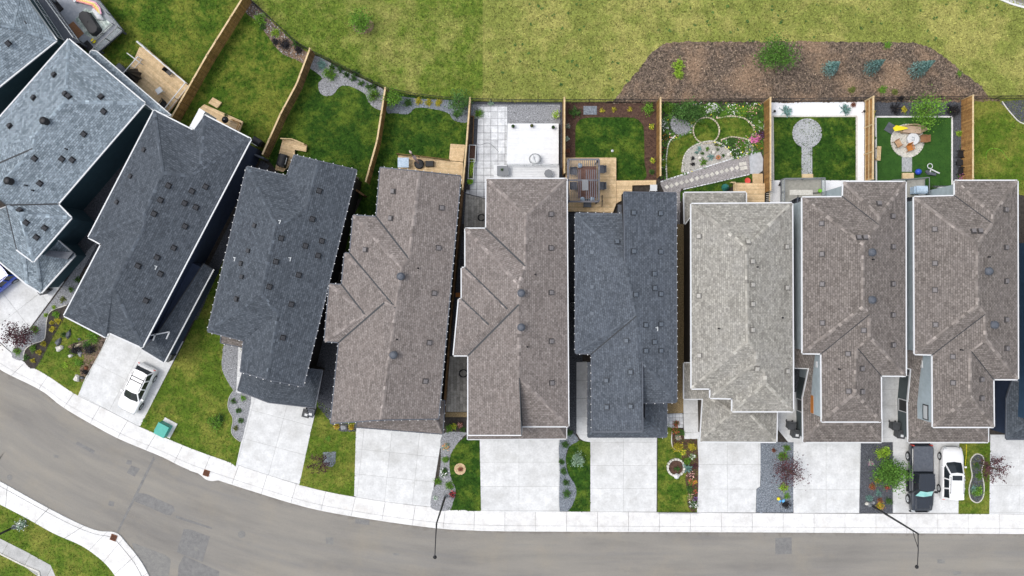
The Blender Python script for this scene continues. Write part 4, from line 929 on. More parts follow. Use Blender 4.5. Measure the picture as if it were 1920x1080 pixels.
# --- rightmost full house
def east_pair(kind, label):
    n9 = kind == 9
    if n9:
        P = dict(a=(507,103),b=(666,99),c=(666,40),d=(909,40),e=(911,812),f=(815,812),g=(817,998),h=(581,998),i=(579,716),j=(510,714),
          r1=(755,285,'ed'),r2=(755,525,'ed'),k=(812,206,'ed'),k2=(815,170,'ed'),p=(783,560,'ed'),q=(785,655,'ed'),t=(727,700,'gf'),u=(725,878,'gf'))
    else:
        P = dict(a=(72,105),b=(230,103),c=(232,44),d=(473,44),e=(474,799),f=(377,798),g=(378,977),h=(148,977),i=(146,712),j=(73,711),
          r1=(310,287,'ed'),r2=(308,532,'ed'),k=(368,210,'ed'),k2=(372,178,'ed'),p=(333,560,'ed'),q=(333,648,'ed'),t=(283,688,'gf'),u=(277,866,'gf'))
    x, y = V8((P['a'][0]+P['d'][0])/2, 500); hs_ = house(x, y, label)
    fc = [('a','b','k','r1'),('b','c','k2','k'),('c','d','k2'),('d','e','q','p','r2','r1','k','k2'),('a','r1','r2','j'),('j','r2','p','i'),('i','p','q','t','u','h'),('e','f','t','q'),('f','g','u','t'),('g','h','u')]
    ZE = 6.0
    R_ = Roof(hs_, V8, ZE, P, fc, SH['taupe'], m_white, .42, cap=(1.15,1.6), valley=.06)
    ol = [P[k] for k in 'abcdefghij']; wl_, I = walls(hs_, V8, ol, ZE, sid['light'], .22)
    # west wall, upper front: accent and window near the corner
    for a, b in low_edges(I):
        d = Vector(b)-Vector(a); out = Vector((d.y,-d.x)).normalized()
        if out.x < -.9 and a[1] < -5 or (out.x < -.9 and b[1] < -7):
            L = d.length
            if n9: opening(hs_, wl_, a, b, L-1.35, L-.1, 3.9, 4.8, 'window', m_lgrey, m_black); opening(hs_, wl_, a, b, .9, 1.5, 3.6, 3.9, 'window', m_lgrey)
            else:
                mb = MB(); c = Vector(b)-d.normalized()*.78+out*.015; mb.box((c.x,c.y,3.0),(1.5,.03,.9), math.atan2(d.y,d.x)); add('wood_accent', mb, m_orange, hs_)
                opening(hs_, wl_, a, b, 1.0, 1.5, 4.2, 4.5, 'window', m_lgrey)
    # lower garage and porch roof
    if n9: L = dict(A=(485,1057),B=(795,1057),C=(795,930,3.1),D=(483,900),E=(495,772,3.4),F=(480,770,3.3),G=(478,665,3.3),Hh=(600,665,4.5),M=(600,930,3.5),N=(545,985,3.1),O=(735,985,3.1))
    else: L = dict(A=(76,1057),B=(380,1057),C=(380,930,3.1),D=(74,880),E=(97,770,3.4),F=(40,768,3.3),G=(40,663,3.3),Hh=(175,663,4.5),M=(175,930,3.5),N=(135,985,3.1),O=(325,985,3.1))
    L2 = Roof(hs_, V8, 2.55, L, [('A','B','O','N'),('B','C','O'),('A','N','M','D'),('D','M','Hh','E'),('O','C','M','N'),('F','E','Hh','G')], SH['taupe'], m_white, .42, cap=(1.2,1.5), skirt=.15)
    lw = MB(); ol2 = [L[k] for k in ('A','B','C','M','Hh','E','D')]; P_ = [tuple(W(*V8(q[0],q[1]), 2.55).xy) for q in ol2]; I2 = inset(P_, .25); lw.prism(I2, -.1, 2.5); w2 = add('garage_wall', lw, sid['mid'], hs_)
    garage(hs_, w2, I2, (0,-1), m_lgrey)
    for a, b in low_edges(I2):
        d = Vector(b)-Vector(a); out = Vector((d.y,-d.x)).normalized()
        if out.x < -.9 and d.length > 2: opening(hs_, w2, a, b, d.length-3.2, d.length-2.1, .3, 2.3, 'door', m_black)
    sqv = [(587,228),(588,361),(588,465),(590,600),(657,724),(658,826),(862,152),(864,299),(864,430),(864,580),(866,692),(768,813),(768,886),(738,236),(764,236)] if n9 else [(147,206),(148,325),(149,442),(150,593),(370,128),(422,177),(423,296),(423,441),(423,562),(424,679),(250,713),(302,771),(252,859),(303,861),(311,622),(291,261),(316,261)]
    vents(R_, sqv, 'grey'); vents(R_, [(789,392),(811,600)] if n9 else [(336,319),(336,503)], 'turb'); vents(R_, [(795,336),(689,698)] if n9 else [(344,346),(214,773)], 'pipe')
    return R_
east_pair(9, 'taupe roofed house with white gutters behind the white car and black pickup')
east_pair(8, 'taupe roofed house with white gutters and an orange accent on its side wall')

# --- pale grey-tan house
hs_ = house(1390, 560, 'house with the palest grey-tan shingle roof, right of the slate roofed house')
P = dict(a=(57,92),b=(464,89),c=(468,930),d=(223,930),e=(223,878),f=(134,876),g=(134,838),h=(58,838),r1=(280,265,'cb'),r2=(285,650,'cb'),p=(317,690,'cb'),q=(319,735,'cb'),s=(355,772,'cb'),t=(357,818,'cb'))
R7 = Roof(hs_, V7, Z0, P, [('a','b','r1'),('b','c','t','s','q','p','r2','r1'),('a','r1','r2','h'),('h','r2','p','g'),('g','p','q','f'),('f','q','s','e'),('e','s','t','d'),('d','t','c')], SH['tan'], m_white, .40, cap=(1.05,1.3))
walls(hs_, V7, [P[k] for k in 'abcdefgh'], Z0, sid['umber'], .45)
Ln = Roof(hs_, V7, ZL, dict(a=(28,47),b=(277,45),c=(277,130),d=(62,130,3.3),e=(30,172),f=(62,100,3.3),g=(240,100,3.4)), [('a','b','g','f'),('b','c','g'),('a','f','d','e'),('f','g','c','d')], SH['tan'], m_white, .4, skirt=.15, caps=False)
Lf = Roof(hs_, V7, ZL, dict(A=(92,1052),B=(400,1054),C=(403,925),D=(103,880,3.0),E=(28,880),F=(28,735),G=(140,735,3.9),N=(225,935,4.1),O=(290,935,4.1),M=(140,880,3.6),X=(250,850,4.2)), [('A','B','O','N'),('B','C','O'),('A','N','M','D'),('D','M','G','F','E'),('M','N','O','X')], SH['tan'], m_white, .4, cap=(1.1,1.3), skirt=.15)
lw = MB(); I2 = inset([tuple(W(*V7(*q), ZL).xy) for q in ((97,1052),(400,1054),(403,900),(103,880))], .35); lw.prism(I2, -.1, ZL-.05); w2 = add('garage_wall', lw, sid['brown'], hs_); garage(hs_, w2, I2, (0,-1), m_lgrey)
lw = MB(); I3 = inset([tuple(W(*V7(*q), ZL).xy) for q in ((28,47),(277,45),(277,130),(30,172))], .4); lw.prism(I3, -.1, ZL-.05); add('rear_wall', lw, sid['umber'], hs_)
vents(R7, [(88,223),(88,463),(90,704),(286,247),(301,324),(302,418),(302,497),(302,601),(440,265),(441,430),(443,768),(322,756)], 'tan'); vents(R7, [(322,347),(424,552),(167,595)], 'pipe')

# --- slate house
hs_ = house(1170, 600, 'slate grey roofed house with eave lights, directly below the pergola deck')
P = dict(A=(42,130),B=(236,133),C=(447,48),D=(449,893),E=(310,895),F=(107,697),G=(42,695),Hh=(109,1012),K1=(238,44,'DC'),K2=(242,330,'DC'),r2=(287,545,'DC'),r3=(310,728,'DC'),I=(312,1012,'DC'))
R6 = Roof(hs_, V6, Z0, P, [('K1','C','D','r3','r2','K2'),('A','B','K2'),('A','K2','r2','G'),('G','r2','F'),('F','r2','r3','I','Hh'),('E','D','r3')], SH['slate'], m_slate, .36, cap=(.8,1.1), valley=.10, gutter=.08, light=True)
w_, I_ = walls(hs_, V6, [(42,130),(238,133),(238,44),(447,48),(449,893),(310,895),(312,1012),(109,1012),(107,697),(42,695)], Z0, sid['black'], .4, gable=R6.gable, soffit=m_slate)
L6 = Roof(hs_, V6, ZL, dict(a=(92,1034),b=(409,1034),c=(409,880),d=(325,880,4.0),e=(325,960,4.0),f=(130,960,4.0),g=(130,735,3.6),h=(92,735)), [('a','b','e','f'),('b','c','d','e'),('a','f','g','h')], SH['slate'], m_slate, .42, cap=(.9,1.1), gutter=.08, light=True, skirt=.15)
lw = MB(); I2 = inset([tuple(W(*V6(*q), ZL).xy) for q in ((92,1034),(409,1034),(409,880),(92,735))], .35); lw.prism([I2[0],I2[1],I2[2],I2[3]], -.1, ZL-.05); w2 = add('garage_wall', lw, sid['black'], hs_); garage(hs_, w2, I2, (0,-1), m_slate)
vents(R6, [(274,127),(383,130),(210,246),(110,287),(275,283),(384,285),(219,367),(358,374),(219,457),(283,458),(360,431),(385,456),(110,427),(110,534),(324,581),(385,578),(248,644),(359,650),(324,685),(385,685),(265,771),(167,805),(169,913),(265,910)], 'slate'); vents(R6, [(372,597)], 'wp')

# --- brown house with white gutters
hs_ = house(960, 570, 'brown shingled house with white gutters and dark valleys, below the white vinyl deck')
P = dict(a=(168,52),b=(473,52),c=(480,997),d=(305,997),g=(98,726),h=(42,726),i=(62,512),j=(73,512),k=(73,392),l=(87,392),m=(87,242),n=(166,242),f=(98,1030),
  r1=(318,190,'cb'),v1=(316,385,'cb'),r3=(291,455,'cb'),v2=(247,549,'fg'),v3=(176,609,'fg'),v4=(291,532,'cb'),r5=(293,812,'cb'),e=(301,1030,'cb'))
R5 = Roof(hs_, V5, Z0, P, [('a','b','r1'),('b','c','r5','v4','r3','v1','r1'),('a','r1','v1','n'),('n','v1','r3','m'),('m','r3','v4','v2','l'),('l','v2','k'),('k','v2','v3','j'),('j','v3','i'),('i','v3','h'),('h','v3','v2','v4','g'),('g','v4','r5','e','f'),('c','d','r5')], SH['brown'], m_white, .40, cap=(1.05,1.4), valley=.14, gutter=.09, bare=(('r5','e'),('r5','d')), vedges=(('n','v1'),('l','v2'),('j','v3'),('g','v4')))
w_, I_ = walls(hs_, V5, [P[k] for k in 'abcd']+[(303,1030)]+[P[k] for k in 'fghijklmn'], Z0, sid['umber'], .40, gable=R5.gable)
L5 = Roof(hs_, V5, ZL, dict(a=(96,1046),b=(472,1044),c=(472,975),d=(96,975,3.9),e=(430,975,3.9)), [('a','b','e','d'),('b','c','e')], SH['brown'], m_white, .42, gutter=.08, skirt=.15)
lw = MB(); I2 = inset([tuple(W(*V5(*q), ZL).xy) for q in ((96,1046),(472,1044),(472,800),(96,800))], .35); lw.prism(I2, -.1, ZL-.05); w2 = add('garage_wall', lw, sid['taupe'], hs_); garage(hs_, w2, I2, (0,-1), m_lgrey)
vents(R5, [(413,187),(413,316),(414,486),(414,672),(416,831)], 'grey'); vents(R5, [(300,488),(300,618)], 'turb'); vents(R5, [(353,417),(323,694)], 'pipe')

# --- brown house with eave lights
hs_ = house(745, 550, 'brown shingled house with dotted eave lights, slightly turned')
P = dict(a=(251,50),b=(557,82),c=(472,1008),f=(62,1025),g=(93,716),h=(38,712),i=(57,495),j=(104,497),k=(115,377),l=(135,378),m=(148,232),n=(236,238),
  k1=(400,65,'cb'),v1=(360,397,'cb'),r3=(333,430,'cb'),v2=(309,586,'cb'),v3=(190,609,'fg'),v4=(266,566,'fg'),e=(252,1012,'cb'))
R4 = Roof(hs_, V4, Z0, P, [('k1','b','c','e','v2','r3','v1'),('a','k1','v1','n'),('n','v1','r3','m'),('m','r3','v2','l'),('l','v2','k'),('k','v2','v4','v3','j'),('j','v3','i'),('i','v3','h'),('h','v3','v4','g'),('g','v4','v2','e','f')], SH['brown'], m_slate, .40, cap=(1.05,1.35), valley=.13, gutter=.08, light='all', vedges=(('n','v1'),('l','v2'),('j','v3'),('g','v4')))
w_, I_ = walls(hs_, V4, [P['a'],P['b'],P['c'],P['f'],P['g'],P['h'],P['i'],P['j'],P['k'],P['l'],P['m'],P['n']], Z0, sid['umber'], .40, gable=R4.gable, soffit=m_slate)
L4 = Roof(hs_, V4, ZL, dict(a=(160,1040),b=(488,1066),c=(496,940),d=(455,935,3.7),e=(450,985,3.9),f=(165,970,3.9)), [('a','b','e','f'),('b','c','d','e')], SH['brown'], m_slate, .42, gutter=.08, light=True, skirt=.15)
lw = MB(); I2 = inset([tuple(W(*V4(*q), ZL).xy) for q in ((120,1037),(488,1066),(500,860),(130,830))], .35); lw.prism(I2, -.1, ZL-.05); w2 = add('garage_wall', lw, sid['brown'], hs_); garage(hs_, w2, I2, (-.1,-.99), m_lgrey)
vents(R4, [(300,140),(484,203),(291,243),(194,363),(472,356),(456,529),(437,718),(422,865)], 'grey', R(-5)); vents(R4, [(331,465),(303,764)], 'turb'); vents(R4, [(395,434),(314,706)], 'pipe')

# --- dark house with eave lights
hs_ = house(525, 520, 'dark slate roofed house outlined with eave lights, beside the long curved front lawn')
P = dict(a=(190,87),b=(342,123),c=(370,43),d=(607,100),e=(403,925),e2=(285,903),f2=(165,868),f=(178,750),g=(40,715),
  r1=(300,310,'ed'),r2=(243,574,'ed'),p=(308,648,'ed'),q=(265,897,'ed'),k1=(463,66,'ed'),k2=(412,262,'ed'))
R3 = Roof(hs_, V3, Z0, P, [('a','r1','r2','g'),('a','b','k2','r1'),('b','c','k1','k2'),('k1','d','e','q','p','r2','r1','k2'),('g','r2','p','f'),('f','p','q','f2')], SH['navy'], m_slate, .38, cap=(1.0,1.3), gutter=.08, light='all')
w_, I_ = walls(hs_, V3, [P[k] for k in ('a','b','c','d','e','f2','f','g')], Z0, sid['black'], .40, gable=R3.gable, soffit=m_slate)
L3 = Roof(hs_, V3, ZL, dict(a=(155,940),b=(270,985,3.3),c=(448,1006),d=(477,865),e=(430,860,3.6),g=(290,880,4.2),h=(185,830,3.2)), [('a','b','g','h'),('b','c','g'),('c','d','e','g')], SH['navy'], m_slate, .42, gutter=.08, skirt=.15, caps=False)
Lw = Roof(hs_, V3, ZL, dict(a=(90,758),b=(174,776),c=(185,745,3.3),d=(92,722,3.3)), [('a','b','c','d')], SH['taupe'], m_slate, .3, gutter=.08, light=True, skirt=.1)
lw = MB(); I2 = inset([tuple(W(*V3(*q), ZL).xy) for q in ((160,930),(270,978),(443,998),(477,860),(320,800),(190,790))], .35); lw.prism(I2, -.1, ZL-.05); w2 = add('garage_wall', lw, sid['umber'], hs_); garage(hs_, w2, I2, (-.24,-.97), m_lgrey)
vents(R3, [(465,179),(439,287),(413,389),(475,370),(320,360),(300,449),(387,500),(275,545),(461,426),(359,612),(327,739),(221,312),(197,408),(173,507),(151,592),(169,457)], 'black', R(-14)); vents(R3, [(316,299),(145,440),(355,440)], 'wp', R(-14))

# --- dark blue-grey house with white gutters
hs_ = house(310, 430, 'dark blue-grey roofed house with white gutters behind the white hatchback')
P = dict(a=(392,57),b=(545,135),c=(588,75),d=(768,168),e=(345,978),f=(216,920),g=(203,938),h=(42,855),i=(187,577),j=(137,550),
  r1=(425,298,'ed'),r2=(350,468,'ed'),x=(355,500,'ed'),r3=(232,745,'ed'),k=(572,265,'ed'),m=(530,310,'ed'),y=(150,810,'hi'))
R2 = Roof(hs_, V2, Z0, P, [('a','r1','r2','j'),('a','b','k','m','r1'),('b','c','k'),('c','d','m','k'),('d','e','r3','x','r2','r1','m'),('j','r2','x','i'),('i','x','r3','y','h'),('h','y','g'),('g','y','r3','e','f')], SH['navy'], m_white, .40, cap=(1.0,1.3), gutter=.10)
w_, I_ = walls(hs_, V2, [P[k] for k in 'abcdefghij'], Z0, sid['navy'], .42)
L2_ = Roof(hs_, V2, ZL, dict(a=(345,985),b=(430,1037),c=(622,674),d=(585,652,3.5),e=(395,940,3.6)), [('a','b','e'),('b','c','d','e')], SH['navy'], m_white, .4, gutter=.1, skirt=.15, caps=False, bare=(('d','e'),('e','a'),('c','d')))
lw = MB(); I2 = inset([tuple(W(*V2(*q), ZL).xy) for q in ((214,930),(430,1037),(622,674),(480,600))], .35); lw.prism(I2, -.1, ZL-.05); w2 = add('garage_wall', lw, sid['navy'], hs_); garage(hs_, w2, I2, (-.46,-.89), m_lgrey)
mb = MB(); mb.prism([tuple(W(*V2(*q), 5.2).xy) for q in ((527,128),(570,48),(592,62),(548,138))], 2.5, 5.28); add('white_bay', mb, m_white, hs_)
mb = MB()
for a, b_ in (((380,932),(452,918)),((452,918),(440,946)),((398,926),(388,952))): mb.bar(W(*V2(*a),3.75), W(*V2(*b_),3.75), .1)
add('ledge_rail', mb, m_white, hs_)
vents(R2, [(355,212),(303,314),(250,415),(448,349),(540,370),(593,353),(417,405),(511,417),(555,433),(392,458),(513,507),(469,591),(404,628),(330,661),(417,692),(361,796)], 'black', R(-28)); vents(R2, [(400,668)], 'wp', R(-28))

# --- blue-grey house
hs_ = house(90, 320, 'pale blue-grey roofed house with a projecting triangular hip at far left')
P = dict(a=(248,142),c=(523,373),d=(208,738),e=(257,788),f=(120,946),g=(60,902),w=(-120,560),w2=(-120,640),w3=(-120,800),
  r1=(235,368,'dc'),r2=(128,487,'dc'),r2b=(118,538,'dc'),r3=(-30,700,'dc'),v=(22,742,'dc'),t=(70,772,'fe'))
R1 = Roof(hs_, V1, Z0, P, [('a','c','r1'),('c','d','v','r3','r2b','r2','r1'),('a','r1','r2','w'),('w','r2','r2b','w2'),('w2','r2b','r3','w3'),('d','e','t','v'),('e','f','t'),('f','g','v','t')], SH['blue'], m_white, .42, cap=(1.1,1.4), valley=.12, bare=(('g','v'),('v','r3')))
w_, I_ = walls(hs_, V1, [P[k] for k in ('a','c','d','e','f','g')]+[(24,745),(-30,702),(-120,690),(-120,560)], Z0, sid['teal'], .45)
L1 = Roof(hs_, V1, ZL, dict(a=(96,1026),b=(148,1058),c=(270,922),d=(200,862,3.5),e=(130,930,4.0),f=(85,885,4.7),g=(60,735,5.2),h=(-120,800,4.6),i=(-100,868),j=(0,946)), [('a','b','e','f'),('b','c','d','e'),('a','f','g','h','i','j')], SH['blue'], m_white, .42, valley=.1, gutter=.12, skirt=.15)
lw = MB(); I2 = inset([tuple(W(*V1(*q), ZL).xy) for q in ((0,946),(96,1026),(148,1058),(270,922),(180,800),(-80,820))], .35); lw.prism(I2, -.1, ZL-.05); w2 = add('garage_wall', lw, sid['teal'], hs_)
Lr = Roof(hs_, V1, 4.6, dict(a=(330,183),b=(348,186),c=(618,418),d=(560,402),e=(322,200)), [('a','b','c','d','e')], SH['blue'], m_white, .1, gutter=.08, skirt=.1, caps=False)
mb = MB(); mb.prism([tuple(W(*V1(*q), 3.6).xy) for q in ((160,905),(265,912),(243,938),(148,922))], 3.3, 3.6); add('side_canopy', mb, m_slate, hs_)
vents(R1, [(196,271),(122,354),(36,456),(236,340),(248,349),(365,350),(375,403),(303,485),(125,573),(224,575),(261,578),(144,663),(71,760),(95,805),(162,824),(132,858)], 'black', R(-41)); vents(R1, [(167,440),(38,656)], 'turbb'); vents(R1, [(242,540),(97,671),(121,689)], 'pipe')

# --- house in the top left corner
hs_ = house(10, 60, 'blue-grey roofed house cut by the top left corner of the photo')
P = dict(a=(203,146),b=(92,-12),b2=(60,-70),c=(-120,-70,7.2),d=(-150,60,8.0),e=(-150,430),v=(50,98,6.9),v2=(78,-30,6.4))
R0 = Roof(hs_, V1, Z0, P, [('a','b','v2','v'),('a','v','d','e'),('v','v2','c','d'),('v2','b','b2','c')], SH['blue'], m_white, .4, valley=.09)
walls(hs_, V1, [(203,146),(92,-12),(60,-70),(-150,-70),(-150,430)], Z0, sid['teal'], .45)
vents(R0, [(93,84),(30,157)], 'black', R(-51))

# --- house cut by the right edge
hs_ = house(1990, 560, 'dark blue house with a dark roof cut by the right edge of the photo')
P = dict(a=(951,262),b=(1300,262),c=(1300,990),d=(951,990),r1=(1120,420,'da'),r2=(1120,830,'da'))
R10 = Roof(hs_, V8, Z0, P, [('a','b','r1'),('b','c','r2','r1'),('c','d','r2'),('d','a','r1','r2')], SH['navy'], m_white, .42)
walls(hs_, V8, [P[k] for k in 'abcd'], Z0, sid['blue'], .35)
L10 = Roof(hs_, V8, ZL, dict(a=(868,1045),b=(1100,1045),c=(1100,940,3.9),d=(955,830,3.9),e=(890,820,3.3),f=(870,885),g=(950,980,3.9)), [('a','b','c','g'),('a','g','d','e','f')], SH['navy'], m_slate, .42, skirt=.15)
lw = MB(); I2 = inset([tuple(W(*V8(*q), ZL).xy) for q in ((868,1045),(1100,1045),(1100,750),(905,750),(880,830))], .3); lw.prism(I2, -.1, ZL-.05); add('garage_wall', lw, sid['navy'], hs_)
# ------------------------------------------------------------------ fences
BOARD = {}
def board_meshes(key, m, w, h):
    if (key, w, h) not in BOARD:
        BOARD[(key, w, h)] = []
        for t in (.8, .9, 1.0, 1.08, 1.18):
            mb = MB(); mb.box((0,0,h/2),(w-.012,.02,h), t=t); BOARD[(key, w, h)].append(mesh_of('board', mb, m))
    return BOARD[(key, w, h)]
m_fenceo = mat('orange_fence_wood', (.30,.15,.05), (.44,.25,.09), 3, .8, fine=.2, fscale=10)
def fence(px, h, label, mb_, mr, side=1, group=None, bw=.15, railside=False, name='wooden_fence'):
    P = [W(*p[:2]) for p in px]; t = thing(name, P[0], label, 'fence', group or 'wooden fences between the back yards'); org = P[0]
    cap = MB(); rl = MB(); carry = 0; pitch = 2.35
    for a, b in zip(P, P[1:]):
        d = b-a; L = d.length; d.normalize(); n = Vector((-d.y, d.x, 0))*side; r = math.atan2(d.y, d.x)
        k = int(L/bw); bw2 = L/max(k,1); ms = board_meshes(mb_.name, mb_, round(bw2,3), h)
        for i in range(k):
            p = a+d*(bw2*(i+.5)) + n*(.055 if not railside else -.055); inst('board', rnd.choice(ms), t, p-org+Vector((0,0,.04)), (0,0,r))
        for i in range(int(L/pitch)+1):
            p = a+d*min(i*pitch, L-.05); q = MB(); q.box((p.x,p.y,(h+.12)/2),(.10,.10,h+.12),r); q.box((p.x,p.y,h+.14),(.14,.14,.04),r,top=.7); add('post', q, mr, t)
        for zz in (.25, h*.55, h-.1):
            q = n*(.03 if railside else 0); rl.bar(a+q+Vector((0,0,zz)), b+q+Vector((0,0,zz)), .045, .09)
        cap.bar(a+Vector((0,0,h+.055)), b+Vector((0,0,h+.055)), .14, .035)
    add('rail', rl, mr, t); add('cap_rail', cap, mr, t); return t
fence([(472,2),(402,114),(337,228)], 1.8, 'golden brown board fence at far left running down to the slatted wood deck', m_fence, m_fencel, 1)
fence([(590,102),(566,166),(536,222),(503,296)], 1.75, 'dark brown board fence with pale cap, second fence from the left', m_fenced, m_fencel, 1)
fence([(728,174),(713,270),(692,346)], 1.75, 'board fence with pale cap between the grey gravel bed yard and the yellow shrub yard', m_fence, m_fencel, 1)
fence([(883,191),(877,270),(869,360)], 1.6, 'narrow wooden fence beside the patio of pale pavers', m_fenced, m_fencel, 1)
fence([(868,362),(858,480),(846,620),(834,776)], 1.5, 'long dark fence in the gap between the two brown roofed houses', m_fenced, m_fenced, 1)
fence([(1056,192),(1056,330)], 1.7, 'fence between the white deck and the mulch bordered lawn', m_fence, m_fencel, -1)
fence([(1232,192),(1232,335)], 1.7, 'fence between the mulch bordered lawn and the flower garden', m_fence, m_fencel, -1)
fence([(1433,192),(1433,362)], 1.75, 'fence between the flower garden and the white gravel yard', m_fence, m_fencel, -1)
f8_ = fence([(1621,190),(1620,342)], 1.8, 'orange brown fence showing its frame beside the white gravel yard', m_fenceo, m_fencel, 1)
f9_ = fence([(1803,188),(1803,342)], 1.8, 'orange brown fence with two small plaques beside the dark gravel yard', m_fenceo, m_fencel, -1)
for y in (212, 262):
    w = W(1807, y); mb = MB()
    for dy in (-1,1): mb.box((w.x-.09, w.y+dy*.30, 1.45),(.04,.05,.45))
    for dz in (-1,1): mb.box((w.x-.09, w.y, 1.45+dz*.2),(.04,.6,.05))
    tag(add('wall_plaque', mb, m_lgrey), 'square grey frame hung on the fence, %s of two' % ('upper' if y < 230 else 'lower'), 'frame', 'square frames hung on the right hand fence')
def wire_fence():
    P = [W(*p) for p in fence_px]; t = thing('wire_fence', P[4], 'long low black wire fence along the back of all the yards', 'fence'); L = 0; tr = MB(); wi = MB(); h = 1.2
    for a, b in zip(P, P[1:]):
        d = b-a; ln = d.length; n = max(1, round(ln/2.4)); d.normalize()
        for i in range(n): p = a+d*(ln*i/n); q = MB(); q.tube([(p.x,p.y,-.02),(p.x,p.y,h+.06)], .03, 6); add('post', q, m_black, t)
        tr.tube([a+Vector((0,0,h)), b+Vector((0,0,h))], .022, 6); tr.tube([a+Vector((0,0,.08)), b+Vector((0,0,.08))], .016, 5)
        k = int(ln/.12)
        for i in range(k):
            p = a+d*(ln*i/k); e = d*min(.35, ln)
            for u, v in ((p+Vector((0,0,.08)), p+e+Vector((0,0,h))), (p+e+Vector((0,0,.08)), p+Vector((0,0,h)))): wi.bar(u, v, .008)
    add('rail', tr, m_black, t); q = add('wire_mesh', wi, m_black, t); q['kind'] = 'stuff'
wire_fence()
pf = thing('picket_fence', W(1270,962), 'low white picket edging fence along the front of the flower bed lawn', 'fence')
mb = MB(); mb.bar(W(1233,962,.28), W(1308,962,.28), .03, .05); mb.bar(W(1233,962,.12), W(1308,962,.12), .03, .05); add('rail', mb, m_white, pf)
for k in range(38): w = W(1234+k*1.97, 962); mb = MB(); mb.box((w.x,w.y+.03,.2),(.05,.02,.4)); add('picket', mb, m_white, pf)

# ------------------------------------------------------------------ decks
def deck(poly, z, ang, label, m=None, bw=.14, name='deck', gap=.018, skirt=None, tint=.14, cat='deck', bn='deck_board'):
    c = sum((W(p[0],p[1],z) for p in poly), Vector())/len(poly); c.z = 0
    t = thing(name, c, label, cat); tiles(poly, z-.04, z, bw, None, ang, m or m_cedar, t, bn, gap=gap, tint=tint)
    P = wp(poly, z); mb = MB(); mb.prism(inset(P, .04), -.01 if z < .5 else z-.3, z-.045); add('frame', mb, skirt or m or m_cedar, t)
    if z >= .5:
        for q in inset(P, .2): mb = MB(); mb.box((q[0],q[1],(z-.3)/2),(.14,.14,z-.3)); add('post', mb, skirt or m_fencel, t)
    rim = MB(); n = len(P)
    for i in range(n): a, b = P[i], P[(i+1)%n]; rim.bar((a[0],a[1],z-.10), (b[0],b[1],z-.10), .04, .19)
    add('rim_board', rim, skirt or m or m_cedar, t); return t
def railing(px, z, h, label, m, pitch=1.4, infill=None, name='railing', w=.07, bars=.12):
    P = [W(p[0],p[1],z) for p in px]; t = thing(name, P[0], label, 'railing'); r = MB(); pk = MB(); g = MB()
    for a, b in zip(P, P[1:]):
        d = b-a; L = d.length; d.normalize(); n = max(1, round(L/pitch))
        for i in range(n+1): p = a+d*(L*i/n); q = MB(); q.box((p.x,p.y,z+h/2),(w,w,h), math.atan2(d.y,d.x)); add('post', q, m, t)
        r.bar(a+Vector((0,0,h)), b+Vector((0,0,h)), w, .05); r.bar(a+Vector((0,0,.1)), b+Vector((0,0,.1)), w*.6, .04)
        if infill == 'bars':
            for i in range(int(L/bars)): p = a+d*(bars*(i+.5)); pk.bar(p+Vector((0,0,.1)), p+Vector((0,0,h)), .02)
        if infill == 'glass': g.bar(a+Vector((0,0,h*.53)), b+Vector((0,0,h*.53)), .01, h*.75)
    add('rail', r, m, t)
    if pk.v: q = add('balusters', pk, m, t); q['kind'] = 'stuff'
    if g.v: add('glass_panel', g, m_pglass, t)
    return t
m_pglass, nt, N, L, b = newmat('clear_glass', .05, 0, .5); b.inputs['Base Color'].default_value = (.8,.88,.88,1); b.inputs['Alpha'].default_value = .25
# 1: grey membrane deck in the top left corner
def boxes(name, lst, m, label, cat, group=None):
    mb = MB()
    for px, py, z, dx, dy, dz, rz in lst: w = W(px,py,z); mb.box((w.x,w.y,z+dz/2),(dx,dy,dz),R(rz))
    return tag(add(name, mb, m), label, cat, group)
deck([(80,-30),(170,-30),(186,0),(231,57),(183,99),(150,76),(96,0)], 1.1, R(-45), 'grey deck with a covered table in the top left corner', m_gdeck, 2.4, gap=.008, tint=.03, skirt=m_slate, bn='deck_sheet')
railing([(158,-30),(186,2),(230,57),(184,98)], 1.1, 1.0, 'dark railing with glass round the outer edge of the grey deck', m_grey, infill='glass')
railing([(214,46),(175,82)], 1.1, .4, 'dark low rail between the deck floor and its outer ledge', m_grey)
mb = MB(); mb.prism(wp(Q(0,0,((560,150),(640,60),(760,110),(845,190),(720,300),(640,260))), 1.12), 1.104, 1.118)
tag(add('marble_rug', mb, mat('marbled_rug', (.16,.22,.20), (.60,.66,.62), 2.2, .8, fine=.3, fscale=5)), 'marbled pale green rug under the covered table', 'rug')
def flat(name, pts, z, m, label, cat, th=.014):
    mb = MB(); mb.prism(wp(pts, z), z, z+th); return tag(add(name, mb, m), label, cat)
flat('door_mat', Q(0,0,((510,190),(550,160),(630,250),(585,290))), 1.102, m_brown, 'brown door mat on the grey corner deck', 'mat')
flat('door_mat', Q(0,0,((610,335),(655,300),(720,375),(680,405))), 1.102, m_blackp, 'black mat at the lower corner of the grey deck', 'mat')
for k in range(1):
    t = thing('vent_grille', W(104,14,1.12), 'black slatted grille lying on the top left deck', 'grille', rz=R(-50))
    for i in range(6): mb = MB(); mb.box((-.42+i*.17,0,.05),(.12,.85,.05)); add('slat', mb, m_blackp, t, org=Vector((0,0,0)))
    mb = MB(); mb.box((0,0,.01),(1.15,.95,.03)); add('base', mb, m_black, t, org=Vector((0,0,0)))
